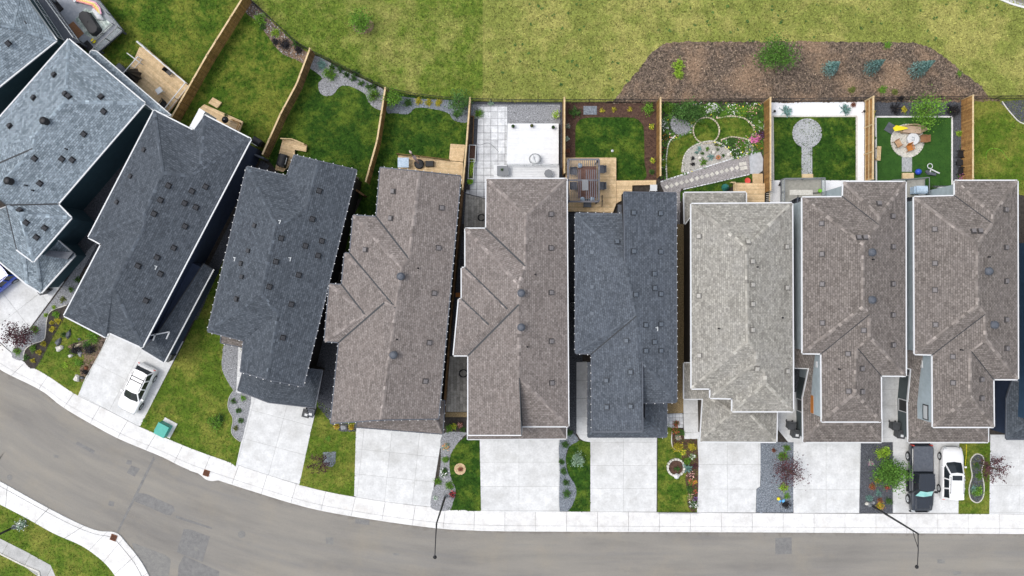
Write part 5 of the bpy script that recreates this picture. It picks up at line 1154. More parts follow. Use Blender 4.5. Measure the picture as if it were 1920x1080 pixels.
# covered oval table
t = thing('covered_table', W(172,46,1.12), 'long octagonal patio table under a charcoal cover on the marbled rug', 'table', rz=R(-55))
mb = MB(); oc = lambda a, b, c: [(-a,-b+c),(-a+c,-b),(a-c,-b),(a,-b+c),(a,b-c),(a-c,b),(-a+c,b),(-a,b-c)]
lo = oc(1.15,.52,.3); up_ = oc(1.05,.44,.27)
for i in range(8): j = (i+1)%8; mb.face([(lo[i][0],lo[i][1],0),(lo[j][0],lo[j][1],0),(up_[j][0],up_[j][1],.68),(up_[i][0],up_[i][1],.68)])
mb.face([(p[0],p[1],.68) for p in up_]); 
for i in range(8): j=(i+1)%8; mb.face([(up_[i][0]*.97,up_[i][1]*.95,.70),(up_[j][0]*.97,up_[j][1]*.95,.70),(0,0,.74)])
add('cover', mb, m_blackp, t, org=Vector((0,0,0)))
mb = MB(); mb.lathe((0,0,.74),[(.04,0),(.05,.02),(.01,.04)],10); add('cap_knob', mb, m_blackp, t, org=Vector((0,0,0)))
mb = MB(); mb.lathe(W(177,78,1.11),[(.02,0),(.15,.05),(.21,.16),(.21,.22),(.15,.33),(.02,.38)],14); tag(add('ball', mb, m_yellow, smoothed=True), 'bright yellow ball on the corner of the marbled rug', 'ball')
# inflatable rainbow float
mb = MB(); pts = [W(*p,1.35) for p in Q(0,0,((560,-10),(640,10),(705,30),(735,70),(745,115)))]
cols = [(.85,.35,.35),(.9,.6,.2),(.85,.8,.35),(.85,.45,.6)]
for k, c in enumerate(cols):
    off = (k-1.5)*.13; q = [p+Vector((off*.8, off*.55, 0)) for p in pts]; mb.tube(q, .075, 8, t=c)
tag(add('inflatable_float', mb, mat('striped_vinyl', (.9,.9,.9), None, 5, .4, fine=.02)), 'rainbow striped inflatable float at the top edge of the corner deck', 'pool float')
mb = MB(); mb.tube([W(*p,1.3) for p in Q(0,0,((700,70),(745,130),(780,150)))], [.16,.28,.05], 10); tag(add('white_throw', mb, m_white, smoothed=True), 'crumpled white throw beside the rainbow float', 'throw')
mb = MB(); w = W(141,2,1.3); mb.lathe((w.x,w.y,1.11),[(.1,0),(.14,.3),(.12,.34)],10); tag(add('white_pot', mb, m_white), 'small white pot at the top edge of the corner deck', 'pot')
# 2: slatted cedar deck with white rail
deck([(262,88),(276,92),(355,160),(312,216),(236,146)], .7, R(-45+5), 'pale wooden deck with white railing holding a closed black umbrella')
railing([(265,84),(355,160),(312,214)], .7, .95, 'white railing along the two outer sides of the wooden deck', m_white)
railing([(267,112),(237,146)], .7, .95, 'short white railing at the stair side of the wooden deck', m_white)
railing([(247,105),(271,123)], .3, .9, 'short white stair handrail left of the wooden deck', m_white, pitch=.5)
railing([(266,83),(280,95)], .3, .95, 'white stair handrail at the top corner of the wooden deck', m_white, pitch=.5)
def umbrella_closed(px, py, z, label):
    t = thing('patio_umbrella', W(px,py,z), label, 'umbrella'); mb = MB(); n = 16; O = Vector((0,0,0))
    prof = [(.05,2.0),(.30,1.5),(.50,.9),(.60,.5)]; rings = []
    for r, zz in prof: rings.append([mb.pt((r*(1+(.16 if k%2 else -.12))*math.cos(2*math.pi*k/n), r*(1+(.16 if k%2 else -.12))*math.sin(2*math.pi*k/n), zz)) for k in range(n)])
    for a, b_ in zip(rings, rings[1:]):
        for k in range(n): mb.f.append([a[k], b_[k], b_[(k+1)%n], a[(k+1)%n]]); mb.m.append(0)
    mb.f.append(rings[0]); mb.m.append(0); add('canopy', mb, m_black, t, org=O)
    mb = MB(); mb.tube([(0,0,0),(0,0,2.1)], .025, 6); add('pole', mb, m_grey, t, org=O); mb = MB(); mb.lathe((0,0,0),[(.3,0),(.3,.05),(.06,.1)],14); add('base', mb, m_black, t, org=O)
deck([(64,-14),(84,-14),(150,80),(122,80)], 3.0, R(-45), 'narrow dark upper balcony between the corner house and the grey deck', m_slate, 1.2, gap=.01, tint=.05, skirt=m_slate, name='balcony', cat='balcony', bn='deck_sheet')
railing([(64,-10),(121,76)], 3.0, 1.0, 'white barred railing on the left side of the dark upper balcony', m_lgrey, infill='bars', bars=.35, pitch=2.0, w=.06)
railing([(85,-10),(148,76)], 3.0, 1.0, 'white barred railing on the right side of the dark upper balcony', m_lgrey, infill='bars', bars=.35, pitch=2.0, w=.06)
umbrella_closed(257, 145, .72, 'black patio umbrella folded on the white railed deck')
def chair(px, py, z, rz, label, m, seat=None, group=None, cat='chair', wdt=.52, arms=True, recl=.15, name='patio_chair'):
    t = thing(name, W(px,py,z), label, cat, group, rz=R(rz)); O = Vector((0,0,0)); h = wdt/2
    mb = MB(); mb.box((0,0,.42),(wdt,.5,.05)); add('seat', mb, seat or m, t, org=O)
    mb = MB(); mb.bar((0,-.25,.42),(0,-.25-recl,.9), wdt, .04, up=(0,1,0)); add('backrest', mb, seat or m, t, org=O)
    for sx in (-1,1):
        for sy in (-1,1): mb = MB(); mb.bar((sx*h*.95,sy*.23,0),(sx*h*.9,sy*.21,.42), .04); add('leg', mb, m, t, org=O)
        if arms: mb = MB(); mb.box((sx*h,-.02,.64),(.06,.5,.04)); mb.bar((sx*h,.2,.42),(sx*h,.2,.64),.04); add('armrest', mb, m, t, org=O)
    return t
chair(302,172,.72,35,'white folding chair on the deck with the black umbrella', m_white, arms=False)
chair(309,198,.72,140,'black chair in the lower corner of the white railed deck', m_black)
chair(320,138,.72,-130,'black narrow folded chair against the white outer railing', m_black, arms=False, wdt=.35)
# grey steps and bin left of that deck
boxes('storage_bin', [(232,133,0,.9,.6,.7,-45)], m_slate, 'dark storage bin beside the wooden deck under the roof edge', 'bin')
# 3: small stepped deck of the next house
deck([(372,205),(383,196),(455,228),(447,250),(440,262),(372,222)], .5, R(-25), 'small wooden deck with a black kettle grill beside a white bay')
deck([(391,193),(399,183),(415,192),(407,202)], .25, R(-25), 'wooden step at the top of the kettle grill deck', name='deck_step', cat='step')
railing([(438,226),(452,232),(446,246),(434,240)], .5, .5, 'short wooden rail at the right end of the kettle grill deck', m_fence, pitch=.8)
t = thing('kettle_grill', W(428,228,.5), 'round black kettle grill on the small wooden deck', 'grill'); O = Vector((0,0,0))
mb = MB(); mb.lathe((0,0,.6),[(.05,0),(.24,.08),(.30,.22),(.24,.36),(.10,.44),(.02,.46)],18); add('bowl', mb, m_black, t, True, org=O)
mb = MB(); mb.box((0,0,1.09),(.14,.03,.04)); add('handle', mb, m_lgrey, t, org=O)
for k in range(3): a=k*2.1; mb = MB(); mb.bar((.14*math.cos(a),.14*math.sin(a),.62),(.3*math.cos(a),.3*math.sin(a),0),.03); add('leg', mb, m_grey, t, org=O)
bush(423,215,4,'dark','dark potted plant beside the kettle grill',z=.5,h=.5)
# 4: dark house deck
deck([(530,262),(556,263),(575,272),(573,284),(552,280),(552,300),(530,322),(516,318)], .45, R(-14), 'wooden deck with black barbecue behind the eave lit dark roof')
railing([(530,262),(551,263),(573,272)], .45, .7, 'pale wooden rail along the top of the black barbecue deck', m_fencel, pitch=1.0)
def barbecue(px, py, z, rz, label, m, body=(1.2,.6)):
    t = thing('barbecue', W(px,py,z), label, 'barbecue', rz=R(rz)); O = Vector((0,0,0))
    mb = MB(); mb.box((0,0,.45),(body[0],body[1]*.85,.8)); add('cabinet', mb, m, t, org=O)
    mb = MB(); n = 8
    for i in range(n):
        a0_, a1_ = math.pi*i/n, math.pi*(i+1)/n; r = body[1]/2
        mb.face([(-body[0]*.42,r*math.cos(a0_),.86+r*.75*math.sin(a0_)),(-body[0]*.42,r*math.cos(a1_),.86+r*.75*math.sin(a1_)),(body[0]*.42,r*math.cos(a1_),.86+r*.75*math.sin(a1_)),(body[0]*.42,r*math.cos(a0_),.86+r*.75*math.sin(a0_))])
    for s_ in (-1,1): mb.face([(s_*body[0]*.42,body[1]/2*math.cos(math.pi*i/n),.86+body[1]*.375*math.sin(math.pi*i/n)) for i in range(n+1)][::s_])
    add('lid', mb, m, t, True, org=O)
    mb = MB(); mb.bar((-.3,-body[1]/2-.05,1.0),(.3,-body[1]/2-.05,1.0),.03); add('handle', mb, m_lgrey, t, org=O); return t
barbecue(533,303,.45,75,'black covered barbecue on the deck behind the dark roof', m_blackp, (1.1,.75))
barbecue(487,268,.1,-30,'black covered barbecue by the dark brown fence', m_blackp, (.9,.6))
for px_, py_ in ((482,262),(495,272)): pass
# black lean-to walls between
def lowwall(px, z0, z1, m, label, th=.15, name='garden_wall', cat='wall'):
    mb = MB()
    for a, c in zip(px, px[1:]): mb.bar(W(a[0],a[1],0)+Vector((0,0,(z0+z1)/2)), W(c[0],c[1],0)+Vector((0,0,(z0+z1)/2)), th, z1-z0)
    return tag(add(name, mb, m), label, cat)
lowwall([(505,302),(470,288)], 0, 1.7, m_slate, 'dark side gate between the navy walled house and the dark brown fence', name='side_gate', cat='gate')
lowwall([(688,370),(654,346)], 0, 1.7, m_fenced, 'dark side gate right of the eave lit dark roof', name='side_gate', cat='gate')
boxes('utility_box', [(667,337,0,.5,.5,1.6,-20)], m_lgrey, 'pale square utility box at the top right corner of the dark roof', 'utility box')
# 5: deck with firebowl, folded pink umbrella
deck([(747,291),(786,294),(868,305),(866,345),(747,335)], .6, R(-4), 'long wooden deck behind the ridge lit brown roof with a pink folded umbrella')
deck([(845,270),(872,272),(868,303),(842,300)], .3, R(-4), 'square lower wooden deck at the corner by the paver yard fence', name='deck_step', cat='deck')
railing([(747,291),(786,295),(844,302)], .6, .9, 'thin dark railing along the deck with the pink folded umbrella', m_fenced, infill='bars', w=.05)
t = thing('glass_table', W(758,307,.6), 'pale blue glass table on the deck left of the pink umbrella', 'table'); mb = MB(); mb.box((0,0,.72),(.95,.85,.03)); add('table_top', mb, m_fab, t, org=O)
for sx in (-1,1):
    for sy in (-1,1): mb = MB(); mb.box((sx*.42,sy*.36,.35),(.05,.05,.7)); add('leg', mb, m_grey, t, org=O)
t = thing('patio_umbrella', W(786,308,.6), 'folded pale pink umbrella tilting over its black round base', 'umbrella'); mb = MB(); mb.tube([(0,0,.8),(-.28,.42,1.6),(-.48,.68,2.3),(-.55,.78,2.6)],[.08,.15,.11,.02],8); add('canopy', mb, mat('faded_pink_fabric',(.60,.44,.44),(.72,.60,.60),6,.8,fine=.1,coords='obj'), t, True, org=O)
mb = MB(); mb.tube([(0,0,0),(0,0,.9)],.025,6); add('pole', mb, m_grey, t, org=O); mb = MB(); mb.lathe((0,0,0),[(.42,0),(.42,.25),(.36,.28),(.33,.2),(.1,.2)],18); add('base', mb, m_blackp, t, org=O)
t = thing('ottoman', W(806,308,.6), 'square black wicker ottoman on the pink umbrella deck', 'ottoman'); mb = MB(); mb.box((0,0,.18),(.72,.5,.36)); add('box', mb, m_blackp, t, org=O); mb = MB(); mb.box((0,0,.41),(.7,.48,.10),top=.92); add('cushion', mb, m_black, t, org=O)
# 6: white vinyl deck
deck([(952,232),(1047,232),(1047,309),(951,309)], .5, 0, 'white vinyl deck with corner planters and an egg chair', m_vinyl, .145, tint=.03)
deck([(926,310),(1048,310),(1048,338),(926,338)], .9, 0, 'pale upper landing of the white vinyl deck at the brown roof edge', m_vinyl, .145, tint=.04)
railing([(951,311),(1046,311)], .9, 1.0, 'thin grey railing between the white deck and its upper landing', m_lgrey, infill='glass', w=.04)
def planter(px, py, z, r, label, kind='dark', m=None, pr=None, group=None):
    t = thing('planter', W(px,py,z), label, 'planter', group); mb = MB(); mb.lathe((0,0,0),[(r*.7,0),(r,.35),(r,.38),(r*.85,.38),(r*.85,.32),(0.01,.32)],14); add('pot', mb, m or m_blackp, t, org=O)
    inst('foliage', cloud(kind,'ball',rnd.randrange(3),160,.16,LEAF[kind]), t, loc=(0,0,.33), scale=((pr or r*1.1),)*3); return t
planter(962,238,.5,.15,'dark potted plant at the top left corner of the white deck'); planter(997,237,.5,.15,'dark potted plant midway along the top edge of the white deck','olive'); planter(1037,240,.5,.15,'dark potted plant at the top right corner of the white deck')
t = thing('egg_chair', W(1003,300,.5), 'round white cushioned egg chair on the white vinyl deck', 'chair'); mb = MB(); mb.lathe((0,0,.35),[(.05,0),(.34,.08),(.46,.28),(.36,.42),(.12,.34),(.02,.30)],20); add('cushion', mb, m_white, t, True, org=O)
mb = MB(); mb.tube([(.52*math.cos(k*.5),.46*math.sin(k*.5)-.03,.72) for k in range(-1,9)],.03,6); mb.tube([(-.2,.42,.75),(.1,-.45,.75)],.018,5); add('frame', mb, m_grey, t, org=O)
for a in (0,2.1,4.2): mb = MB(); mb.bar((.4*math.cos(a),.4*math.sin(a),.6),(.45*math.cos(a),.45*math.sin(a),0),.03); add('leg', mb, m_grey, t, org=O)
t = thing('side_table', W(1028,327,.9), 'round grey side table on the landing of the white deck', 'table'); mb = MB(); mb.lathe((0,0,.55),[(.38,0),(.38,.04)],8); add('table_top', mb, m_grey, t, org=O); mb = MB(); mb.tube([(0,0,0),(0,0,.55)],.04,8); add('leg', mb, m_grey, t, org=O)
t = thing('patio_table', W(943,322,.9), 'dark grey table with a small plant on it at the paver yard', 'table'); mb = MB(); mb.box((0,0,.6),(1.0,.85,.05)); add('table_top', mb, m_grey, t, org=O)
for sx in (-1,1):
    for sy in (-1,1): mb = MB(); mb.box((sx*.42,sy*.35,.3),(.05,.05,.6)); add('leg', mb, m_grey, t, org=O)
bush(941,318,4,'dark','small dark spiky plant standing on the grey table',z=1.55,shape='spiky',h=.3)
def planterbox(px, py, w, l, rz, m, label, soil=None, plants=None, h=.5):
    t = thing('planter_box', W(px,py,0), label, 'planter box', rz=R(rz))
    for s_ in (-1,1):
        mb = MB(); mb.box((s_*(w/2-.03),0,h/2),(.06,l,h)); add('side_panel', mb, m, t, org=O)
        mb = MB(); mb.box((0,s_*(l/2-.03),h/2),(w-.12,.06,h)); add('end_panel', mb, m, t, org=O)
    mb = MB(); mb.box((0,0,h-.1),(w-.12,l-.12,.04)); add('soil', mb, soil or m_soil, t, org=O)
    if plants: inst('foliage', cloud(plants,'ball',0,520,.11,LEAF[plants]), t, loc=(0,0,h-.12), scale=(w*.5,l*.55,.3))
planterbox(886,289,.62,1.5,-3,m_lgrey,'planter box filled with dark red soil beside the fence',m_mulchr)
planterbox(884,318,.50,1.8,-3,m_white,'white planter box full of bright green leaves',plants='lime'); planter(882,341,.0,.26,'round pot of bright lime leaves below the white planter box','lime',m_green,.3)
planterbox(883,246,.5,2.6,-2,m_fenced,'narrow dark planter bed along the paver yard fence',m_soil,h=.3)
boxes('black_bin', [(877,352,0,.35,.35,.4,0)], m_blackp, 'small black box at the lower end of the paver yard fence', 'box')
def hose(pts, z, r, m, label, cat='hose'):
    mb = MB(); P = smooth(pts, 5, False); mb.tube([W(x,y,z) for x,y in P], r, 6); return tag(add('hose', mb, m), label, cat)
hose([(893,268),(900,272),(915,268),(928,277),(935,285)], .05, .02, m_grey, 'thin grey hose lying across the pale pavers')
def coil(px, py, z, r, m, label):
    mb = MB(); pts = []
    for k in range(60): a = k*.42; q = r*(1-.15*math.sin(k*.9)); pts.append(W(px,py,z)+Vector((q*math.cos(a), q*math.sin(a)*.8, .01*k/6)))
    mb.tube(pts, .022, 6); return tag(add('hose_coil', mb, m), label, 'hose')
coil(903,408,.3,.33,m_black,'black hose coil against the wall left of the brown roof'); coil(869,700,.1,.38,m_black,'black hose coil on the planks between the two brown houses')
boxes('wood_crate', [(860,553,.9,.5,.38,.25,0)], m_orange, 'small orange wooden box on the dark fence between the brown houses', 'box')
# 7: pergola deck
deck([(1061,296),(1155,296),(1155,338),(1155,382),(1149,398),(1061,396)], .45, 0, 'wooden deck with a dark pergola over a dining table')
deck([(1156,339),(1230,338),(1230,346),(1185,347),(1185,364),(1156,381)], .35, 0, 'lower wooden landing joining the pergola deck to the garden path', name='landing', cat='deck')
m_perg = mat('grey_pergola_paint', (.13,.13,.15), (.17,.17,.19), 4, .6, fine=.08)
t = thing('pergola', W(1093,339,.45), 'dark slatted pergola over the dining set on the wooden deck', 'pergola'); zt = 2.6
c_ = lambda x, y, z: W(x,y,z) - W(1093,339,.45) + Vector((0,0,0))
def pb(a, b_, w, h, nm, z=zt):
    mb = MB(); mb.bar(c_(*a,z), c_(*b_,z), w, h); add(nm, mb, m_perg, t, org=O)
for a, b_ in (((1065,299),(1123,299)),((1065,378),(1123,378)),((1065,299),(1065,378)),((1123,299),(1123,378)),((1065,338),(1123,338))): pb(a, b_, .14, .16, 'beam')
for x in (1066.5,1121.5):
    for y in (300.5,376.5): mb = MB(); p = c_(x,y,zt); mb.box((p.x,p.y,(zt-.45)/2),(.13,.13,zt-.45)); add('post', mb, m_slate, t, org=O)
for k in range(15):
    x = 1068.5+k*3.85
    pb((x,300),(x,312 if k < 14 else 312), .05, .10, 'louvre', zt+.09)
    if k not in (6,7,): pb((x,318 if k > 4 else 318),(x,377), .05, .10, 'louvre', zt+.09)
flat('dining_top', [(1083,312),(1118,312),(1118,372),(1083,372)], 1.18, mat('red_brown_tabletop',(.13,.065,.05),(.19,.10,.075),5,.5,fine=.1), 'long red brown dining table under the pergola', 'table', .05)
for x, y in ((1084,314),(1117,314),(1084,370),(1117,370)): pass
for i, (x, y, rz, lb) in enumerate([(1126,319,90,'dark chair at the top right of the pergola table'),(1126,350,90,'dark chair at the lower right of the pergola table'),(1076,322,-90,'dark chair at the top left under the pergola slats'),(1076,350,-90,'dark chair at the lower left under the pergola slats'),(1100,384,180,'dark chair at the street end of the pergola table')]): chair(x,y,.47,rz,lb,m_slate, group='dark dining chairs round the pergola table', wdt=.62)
flat('side_slab', [(1091,337),(1103,337),(1103,357),(1091,357)], 2.78, m_grey, 'grey panel lying on the middle of the pergola', 'panel', .05)
for x,y,lb in ((1087,311,'teal and white cushion near the top of the pergola table'),(1092,374,'pale blue white cushion at the lower left of the pergola'),(1110,374,'pale blue white cushion at the lower right of the pergola')):
    mb = MB(); mb.lathe(W(x,y,1.24),[(.03,0),(.2,.06),(.22,.14),(.05,.22)],10); tag(add('cushion', mb, m_fab, smoothed=True), lb, 'cushion')
railing([(1128,368),(1128,387)], .45, .8, 'short black rail frame right of the pergola', m_black, pitch=.5, w=.04)
boxes('deck_box', [(1164,395,0,.7,.9,.8,0)], m_slate, 'slate box at the corner between the pergola deck and the slate roof', 'box')
t = thing('garden_cart', W(1223,354,.3), 'white folding stand at the right end of the deck landing', 'stand'); mb = MB(); mb.box((0,0,.7),(.6,.55,.04)); add('tray', mb, m_white, t, org=O)
for sx in (-1,1): mb = MB(); mb.bar((sx*.28,-.3,0),(sx*.2,.2,.7),.04); add('leg', mb, m_white, t, org=O)
mb = MB(); mb.bar((.4,-.3,.1),(.5,.4,.9),.05); mb.bar((.3,.35,.85),(.65,.4,.9),.05); add('handle', mb, m_black, t, org=O)
# 8: flower garden deck
deck([(1376,343),(1434,344),(1433,381),(1399,381),(1397,362),(1376,360)], .5, 0, 'wooden deck with slatted sides above the palest roof')
deck([(1412,326),(1430,326),(1430,343),(1412,343)], .25, 0, 'wooden steps from the flower garden up to the slatted deck', name='deck_step', cat='steps')
railing([(1369,343),(1376,343),(1376,360)], .5, .5, 'slatted wooden side rail left of the flower garden deck', m_fencel, infill='bars', bars=.16)
t = thing('slatted_screen', W(1437,358,0), 'tilted slatted wooden screen between flower garden deck and white gravel', 'screen')
for k in range(17): w = W(1437,324+k*3.4); mb = MB(); mb.bar(Vector((w.x-.18,w.y,.6)), Vector((w.x+.16,w.y-.03,1.3)), .03, .09); add('slat', mb, m_stonew, t)
mb = MB(); mb.bar(W(1437,322,0)+Vector((0,0,.9)), W(1437,380,0)+Vector((0,0,.9)), .06, .08); add('rail', mb, m_fencel, t)
t = thing('folded_sunshade', W(1360,352,0), 'teal folded garden umbrella on the lawn strip by the slatted deck', 'umbrella'); mb = MB(); mb.lathe((0,0,.02),[(.36,0),(.30,.25),(.15,.7),(.02,.95)],9); add('canopy', mb, mat('teal_fabric',(.02,.14,.12),(.04,.2,.17),5,.8,coords='obj'), t, org=O)
mb = MB(); mb.tube([(0,0,0),(0,0,1.1)],.02,6); add('pole', mb, m_grey, t, org=O)
mb = MB(); mb.lathe(W(1401,339,.3),[(.1,0),(.24,.08),(.26,.14),(.2,.12),(.05,.1)],14); tag(add('bowl', mb, m_red), 'red bowl on the wooden steps by the flower garden', 'bowl')
mb = MB()
for k in range(50): a = k*.28; r_ = .05+.004*k; p = W(1273,219,.05); q = W(1273,219,.05)
pts = [W(1273,219,.06)+Vector(((.04+.0045*k)*math.cos(k*.3),(.04+.0045*k)*math.sin(k*.3),.004*k)) for k in range(42)]
mb = MB(); mb.tube(pts,.03,6); tag(add('spiral_ornament', mb, m_black), 'black spiral ornament on the crescent gravel patch', 'ornament')
# 9: grey deck over white gravel
deck([(1465,336),(1540,335),(1540,369),(1495,370),(1465,386)], 1.0, 0, 'tan grey deck with dark rails above the white gravel', m_tandeck, 2.6, gap=.006, tint=.02, skirt=m_slate, bn='deck_sheet')
railing([(1465,386),(1465,337),(1540,336),(1540,368)], 1.0, .9, 'grey metal railing round the tan grey deck', m_grey, infill='glass', w=.06)
boxes('deck_step', [(1513,331,0,.95,.4,.2,0)], m_fencel, 'tan wooden step where the grey path meets the tan grey deck', 'step')
boxes('storage_chest', [(1567,364,.0,.95,.45,.8,0)], m_blackp, 'black storage chest on white gravel at the roof edge', 'chest')
boxes('wicker_mat', [(1502,361,1.02,2.0,.45,.03,0)], m_stonew, 'long pale cushion on the tan grey deck', 'cushion')
lowwall([(1489,392),(1489,366),(1530,364)], .0, 1.0, m_slate, 'dark metal stair side below the tan grey deck', .08, 'stair_side', 'stairs')
mb = MB(); mb.lathe(W(1536,358,1.0),[(.12,0),(.18,.2),(.15,.3)],10); tag(add('watering_can', mb, m_green), 'small green pot at the right rail of the tan grey deck', 'pot')
for x, y in ((1449,211),(1616,211),(1459,348)): 
    mb = MB(); w = W(x,y); mb.tube([(w.x,w.y,0),(w.x,w.y,.5)],.03,6); mb.lathe((w.x,w.y,.5),[(.04,0),(.12,.05),(.02,.12)],8); tag(add('garden_lamp', mb, m_black), 'small black garden stake light in the white gravel, %s' % {1449:'at the top left corner',1616:'at the top right corner',1459:'left of the deck'}[x], 'garden light', 'stake lights in the white gravel')
# 10: fire pit yard
deck([(1700,338),(1734,336),(1735,368),(1700,370)], .9, 0, 'narrow grey deck strip with a pale blue covered grill', m_tandeck, 2.4, gap=.006, skirt=m_slate, bn='deck_sheet')
railing([(1665,340),(1733,335),(1733,365)], .9, .9, 'dark rail bent round the narrow grey deck', m_grey, w=.05)
barbecue(1718,358,.9,0,'grill under a pale blue cover on the narrow grey deck', m_fab, (1.15,.7))
boxes('deck_step', [(1701,330,0,1.0,.5,.2,0)], m_fencel, 'tan wooden step at the end of the fire pit path', 'step')
t = thing('fire_pit', W(1708,262,.03), 'round white fire table on the pale patio', 'fire pit'); mb = MB(); mb.lathe((0,0,0),[(.48,0),(.52,.4),(.52,.45),(.2,.45),(.16,.40),(.01,.40)],24); add('bowl', mb, m_white, t, org=O); mb = MB(); mb.lathe((0,0,.44),[(.16,0),(.1,.04),(.02,.06)],10); add('burner', mb, m_lgrey, t, org=O)
t = thing('curved_bench', W(1706,242,.03), 'curved tan wicker bench above the fire table', 'bench'); mb = MB(); n = 14
for k in range(n):
    a0_, a1_ = R(35+k*110/n), R(35+(k+1)*110/n); ri, ro = .85, 1.4; cc = Vector((0,-.85,0))
    f_ = lambda a, r, z: cc+Vector((r*1.15*math.cos(a), r*.85*math.sin(a), z))
    mb.face([f_(a0_,ri,.42),f_(a0_,ro,.42),f_(a1_,ro,.42),f_(a1_,ri,.42)]); mb.face([f_(a0_,ri,.42),f_(a1_,ri,.42),f_(a1_,ri,.0),f_(a0_,ri,.0)]); mb.face([f_(a0_,ro,.0),f_(a1_,ro,.0),f_(a1_,ro,.75),f_(a0_,ro,.75)]); mb.face([f_(a0_,ro,.75),f_(a1_,ro,.75),f_(a1_,ro-.12,.75),f_(a0_,ro-.12,.75)]); mb.face([f_(a0_,ro-.12,.75),f_(a1_,ro-.12,.75),f_(a1_,ro-.12,.42),f_(a0_,ro-.12,.42)])
add('seat', mb, mat('tan_wicker',(.30,.22,.13),(.42,.33,.21),14,.8,fine=.2), t, org=O)
boxes('storage_box', [(1705,245,.03,1.6,.6,.55,-4)], mat('tan_cushion',(.42,.30,.21),(.50,.37,.27),4,.8,fine=.06), 'tan padded box seat on the top of the round patio', 'box seat')
flat('towel', Q(1440,0,((935,960),(960,940),(1040,955),(1050,965),(1010,975),(950,985))), .75, m_yellow, 'bright yellow towel draped over the left end of the bench', 'towel', .04)
flat('ground_mat', Q(1440,0,((905,915),(965,950),(930,1010),(868,975))), .02, m_slate, 'dark square mat lying askew on the turf', 'mat', .06)
chair(1680,270,.03,-60,'tan slatted garden chair left of the white fire table', m_brown, seat=mat('tan_wood',(.42,.26,.15),(.52,.34,.2),5,.8), wdt=.6)
chair(1727,262,.03,90,'dark red brown garden chair right of the white fire table', m_brown, wdt=.6); chair(1702,279,.03,200,'orange brown garden chair below the white fire table', m_orange, wdt=.5)
chair(1797,290,.0,80,'black patio chair nearest the top of the row by the fence', m_black, wdt=.6, group='black chairs by the plaque fence'); chair(1798,322,.0,80,'black patio chair at the bottom of the row by the fence', m_black, wdt=.6, group='black chairs by the plaque fence')
t = thing('side_table', W(1795,306,0), 'small black table between the two black chairs by the fence', 'table'); mb = MB(); mb.box((0,0,.45),(.5,.5,.04)); add('table_top', mb, m_blackp, t, org=O); mb = MB(); mb.box((0,0,.22),(.3,.3,.42)); add('base', mb, m_blackp, t, org=O)
t = thing('wooden_bench', W(1644,289,0), 'narrow pale wooden bench against the left fence of the fire pit yard', 'bench', rz=R(-4))
for k in range(3): mb = MB(); mb.box((-.12+k*.12,0,.42),(.1,1.25,.04)); add('seat_slat', mb, m_fencel, t, org=O)
for s_ in (-1,1): mb = MB(); mb.box((0,s_*.5,.2),(.34,.08,.4)); add('leg', mb, m_fencel, t, org=O)
t = thing('toy_scooter', W(1738,320,0), 'white and black ride on toy with a round hoop on the turf', 'toy', rz=R(-15)); mb = MB(); mb.bar((-.1,.15,.4),(.95,-.05,.4),.10,.08); mb.bar((.1,.1,.42),(.15,-.15,.35),.08); add('frame', mb, m_white, t, org=O)
mb = MB(); mb.tube([(.22*math.cos(k*.45)-.1,.22*math.sin(k*.45)+.3,.6) for k in range(15)],.035,6); add('hoop', mb, m_white, t, org=O); mb = MB(); mb.box((.42,-.2,.2),(.8,.28,.22),.1,top=.8); mb.lathe((0,-.12,.0),[(.16,0),(.16,.2)],12); add('body', mb, m_slate, t, org=O)
mb = MB(); mb.lathe(W(1719,323,0),[(.12,0),(.24,.15),(.27,.3),(.2,.5),(.05,.56)],16); tag(add('blue_tub', mb, m_blue, smoothed=True), 'shiny blue rounded tub at the foot of the tan step', 'tub')
hose([(1849,300),(1850,285),(1862,278),(1877,282),(1888,296),(1893,300)], .05, .014, m_green, 'thin green hose looping on the rightmost back lawn')
lowwall([(1757,352),(1790,351)], 0, .35, m_white, 'thin white ledge behind the narrow grey deck', .06, 'ledge', 'ledge')
hose([(1812,833),(1812,850),(1810,870),(1809,886)], .03, .022, m_yellow, 'yellow hose lying on the lawn beside the white car')
flat('stone_slab', [(1094,199),(1119,199),(1119,215),(1094,215)], .012, m_gravb, 'square blue grey slab in the mulch by the back fence', 'slab', .05)
mb = MB(); mb.lathe(W(1148,283,.02),[(.1,0),(.12,.06),(.03,.14)],8); tag(add('garden_ball', mb, m_white), 'small white ball on the mulch bordered lawn', 'ball')

# ------------------------------------------------------------------ cars
def loft(st, nz=14, mi=0):
    """stations (x, half width, z bottom, z shoulder, z crown, inset top) -> rounded closed body"""
    mb = MB(); rings = []
    for x, w, zb, zs, zt, it in st:
        pr = [(-w*.86,zb),(-w,zb+.10),(-w*1.0,(zb+zs)/2),(-w*.985,zs-.06),(-w*it-.0,zs+(zt-zs)*.35),(-w*it*.86,zs+(zt-zs)*.85),(-w*it*.45,zt),(w*it*.45,zt),(w*it*.86,zs+(zt-zs)*.85),(w*it,zs+(zt-zs)*.35),(w*.985,zs-.06),(w,(zb+zs)/2),(w,zb+.10),(w*.86,zb)]
        rings.append([mb.pt((x,y,z)) for y, z in pr])
    n = 14
    for a, b_ in zip(rings, rings[1:]):
        for k in range(n): mb.f.append([a[k], b_[k], b_[(k+1)%n], a[(k+1)%n]]); mb.m.append(mi)
    mb.f.append(rings[0]); mb.m.append(mi); mb.f.append(rings[-1][::-1]); mb.m.append(mi); return mb
WH = {}
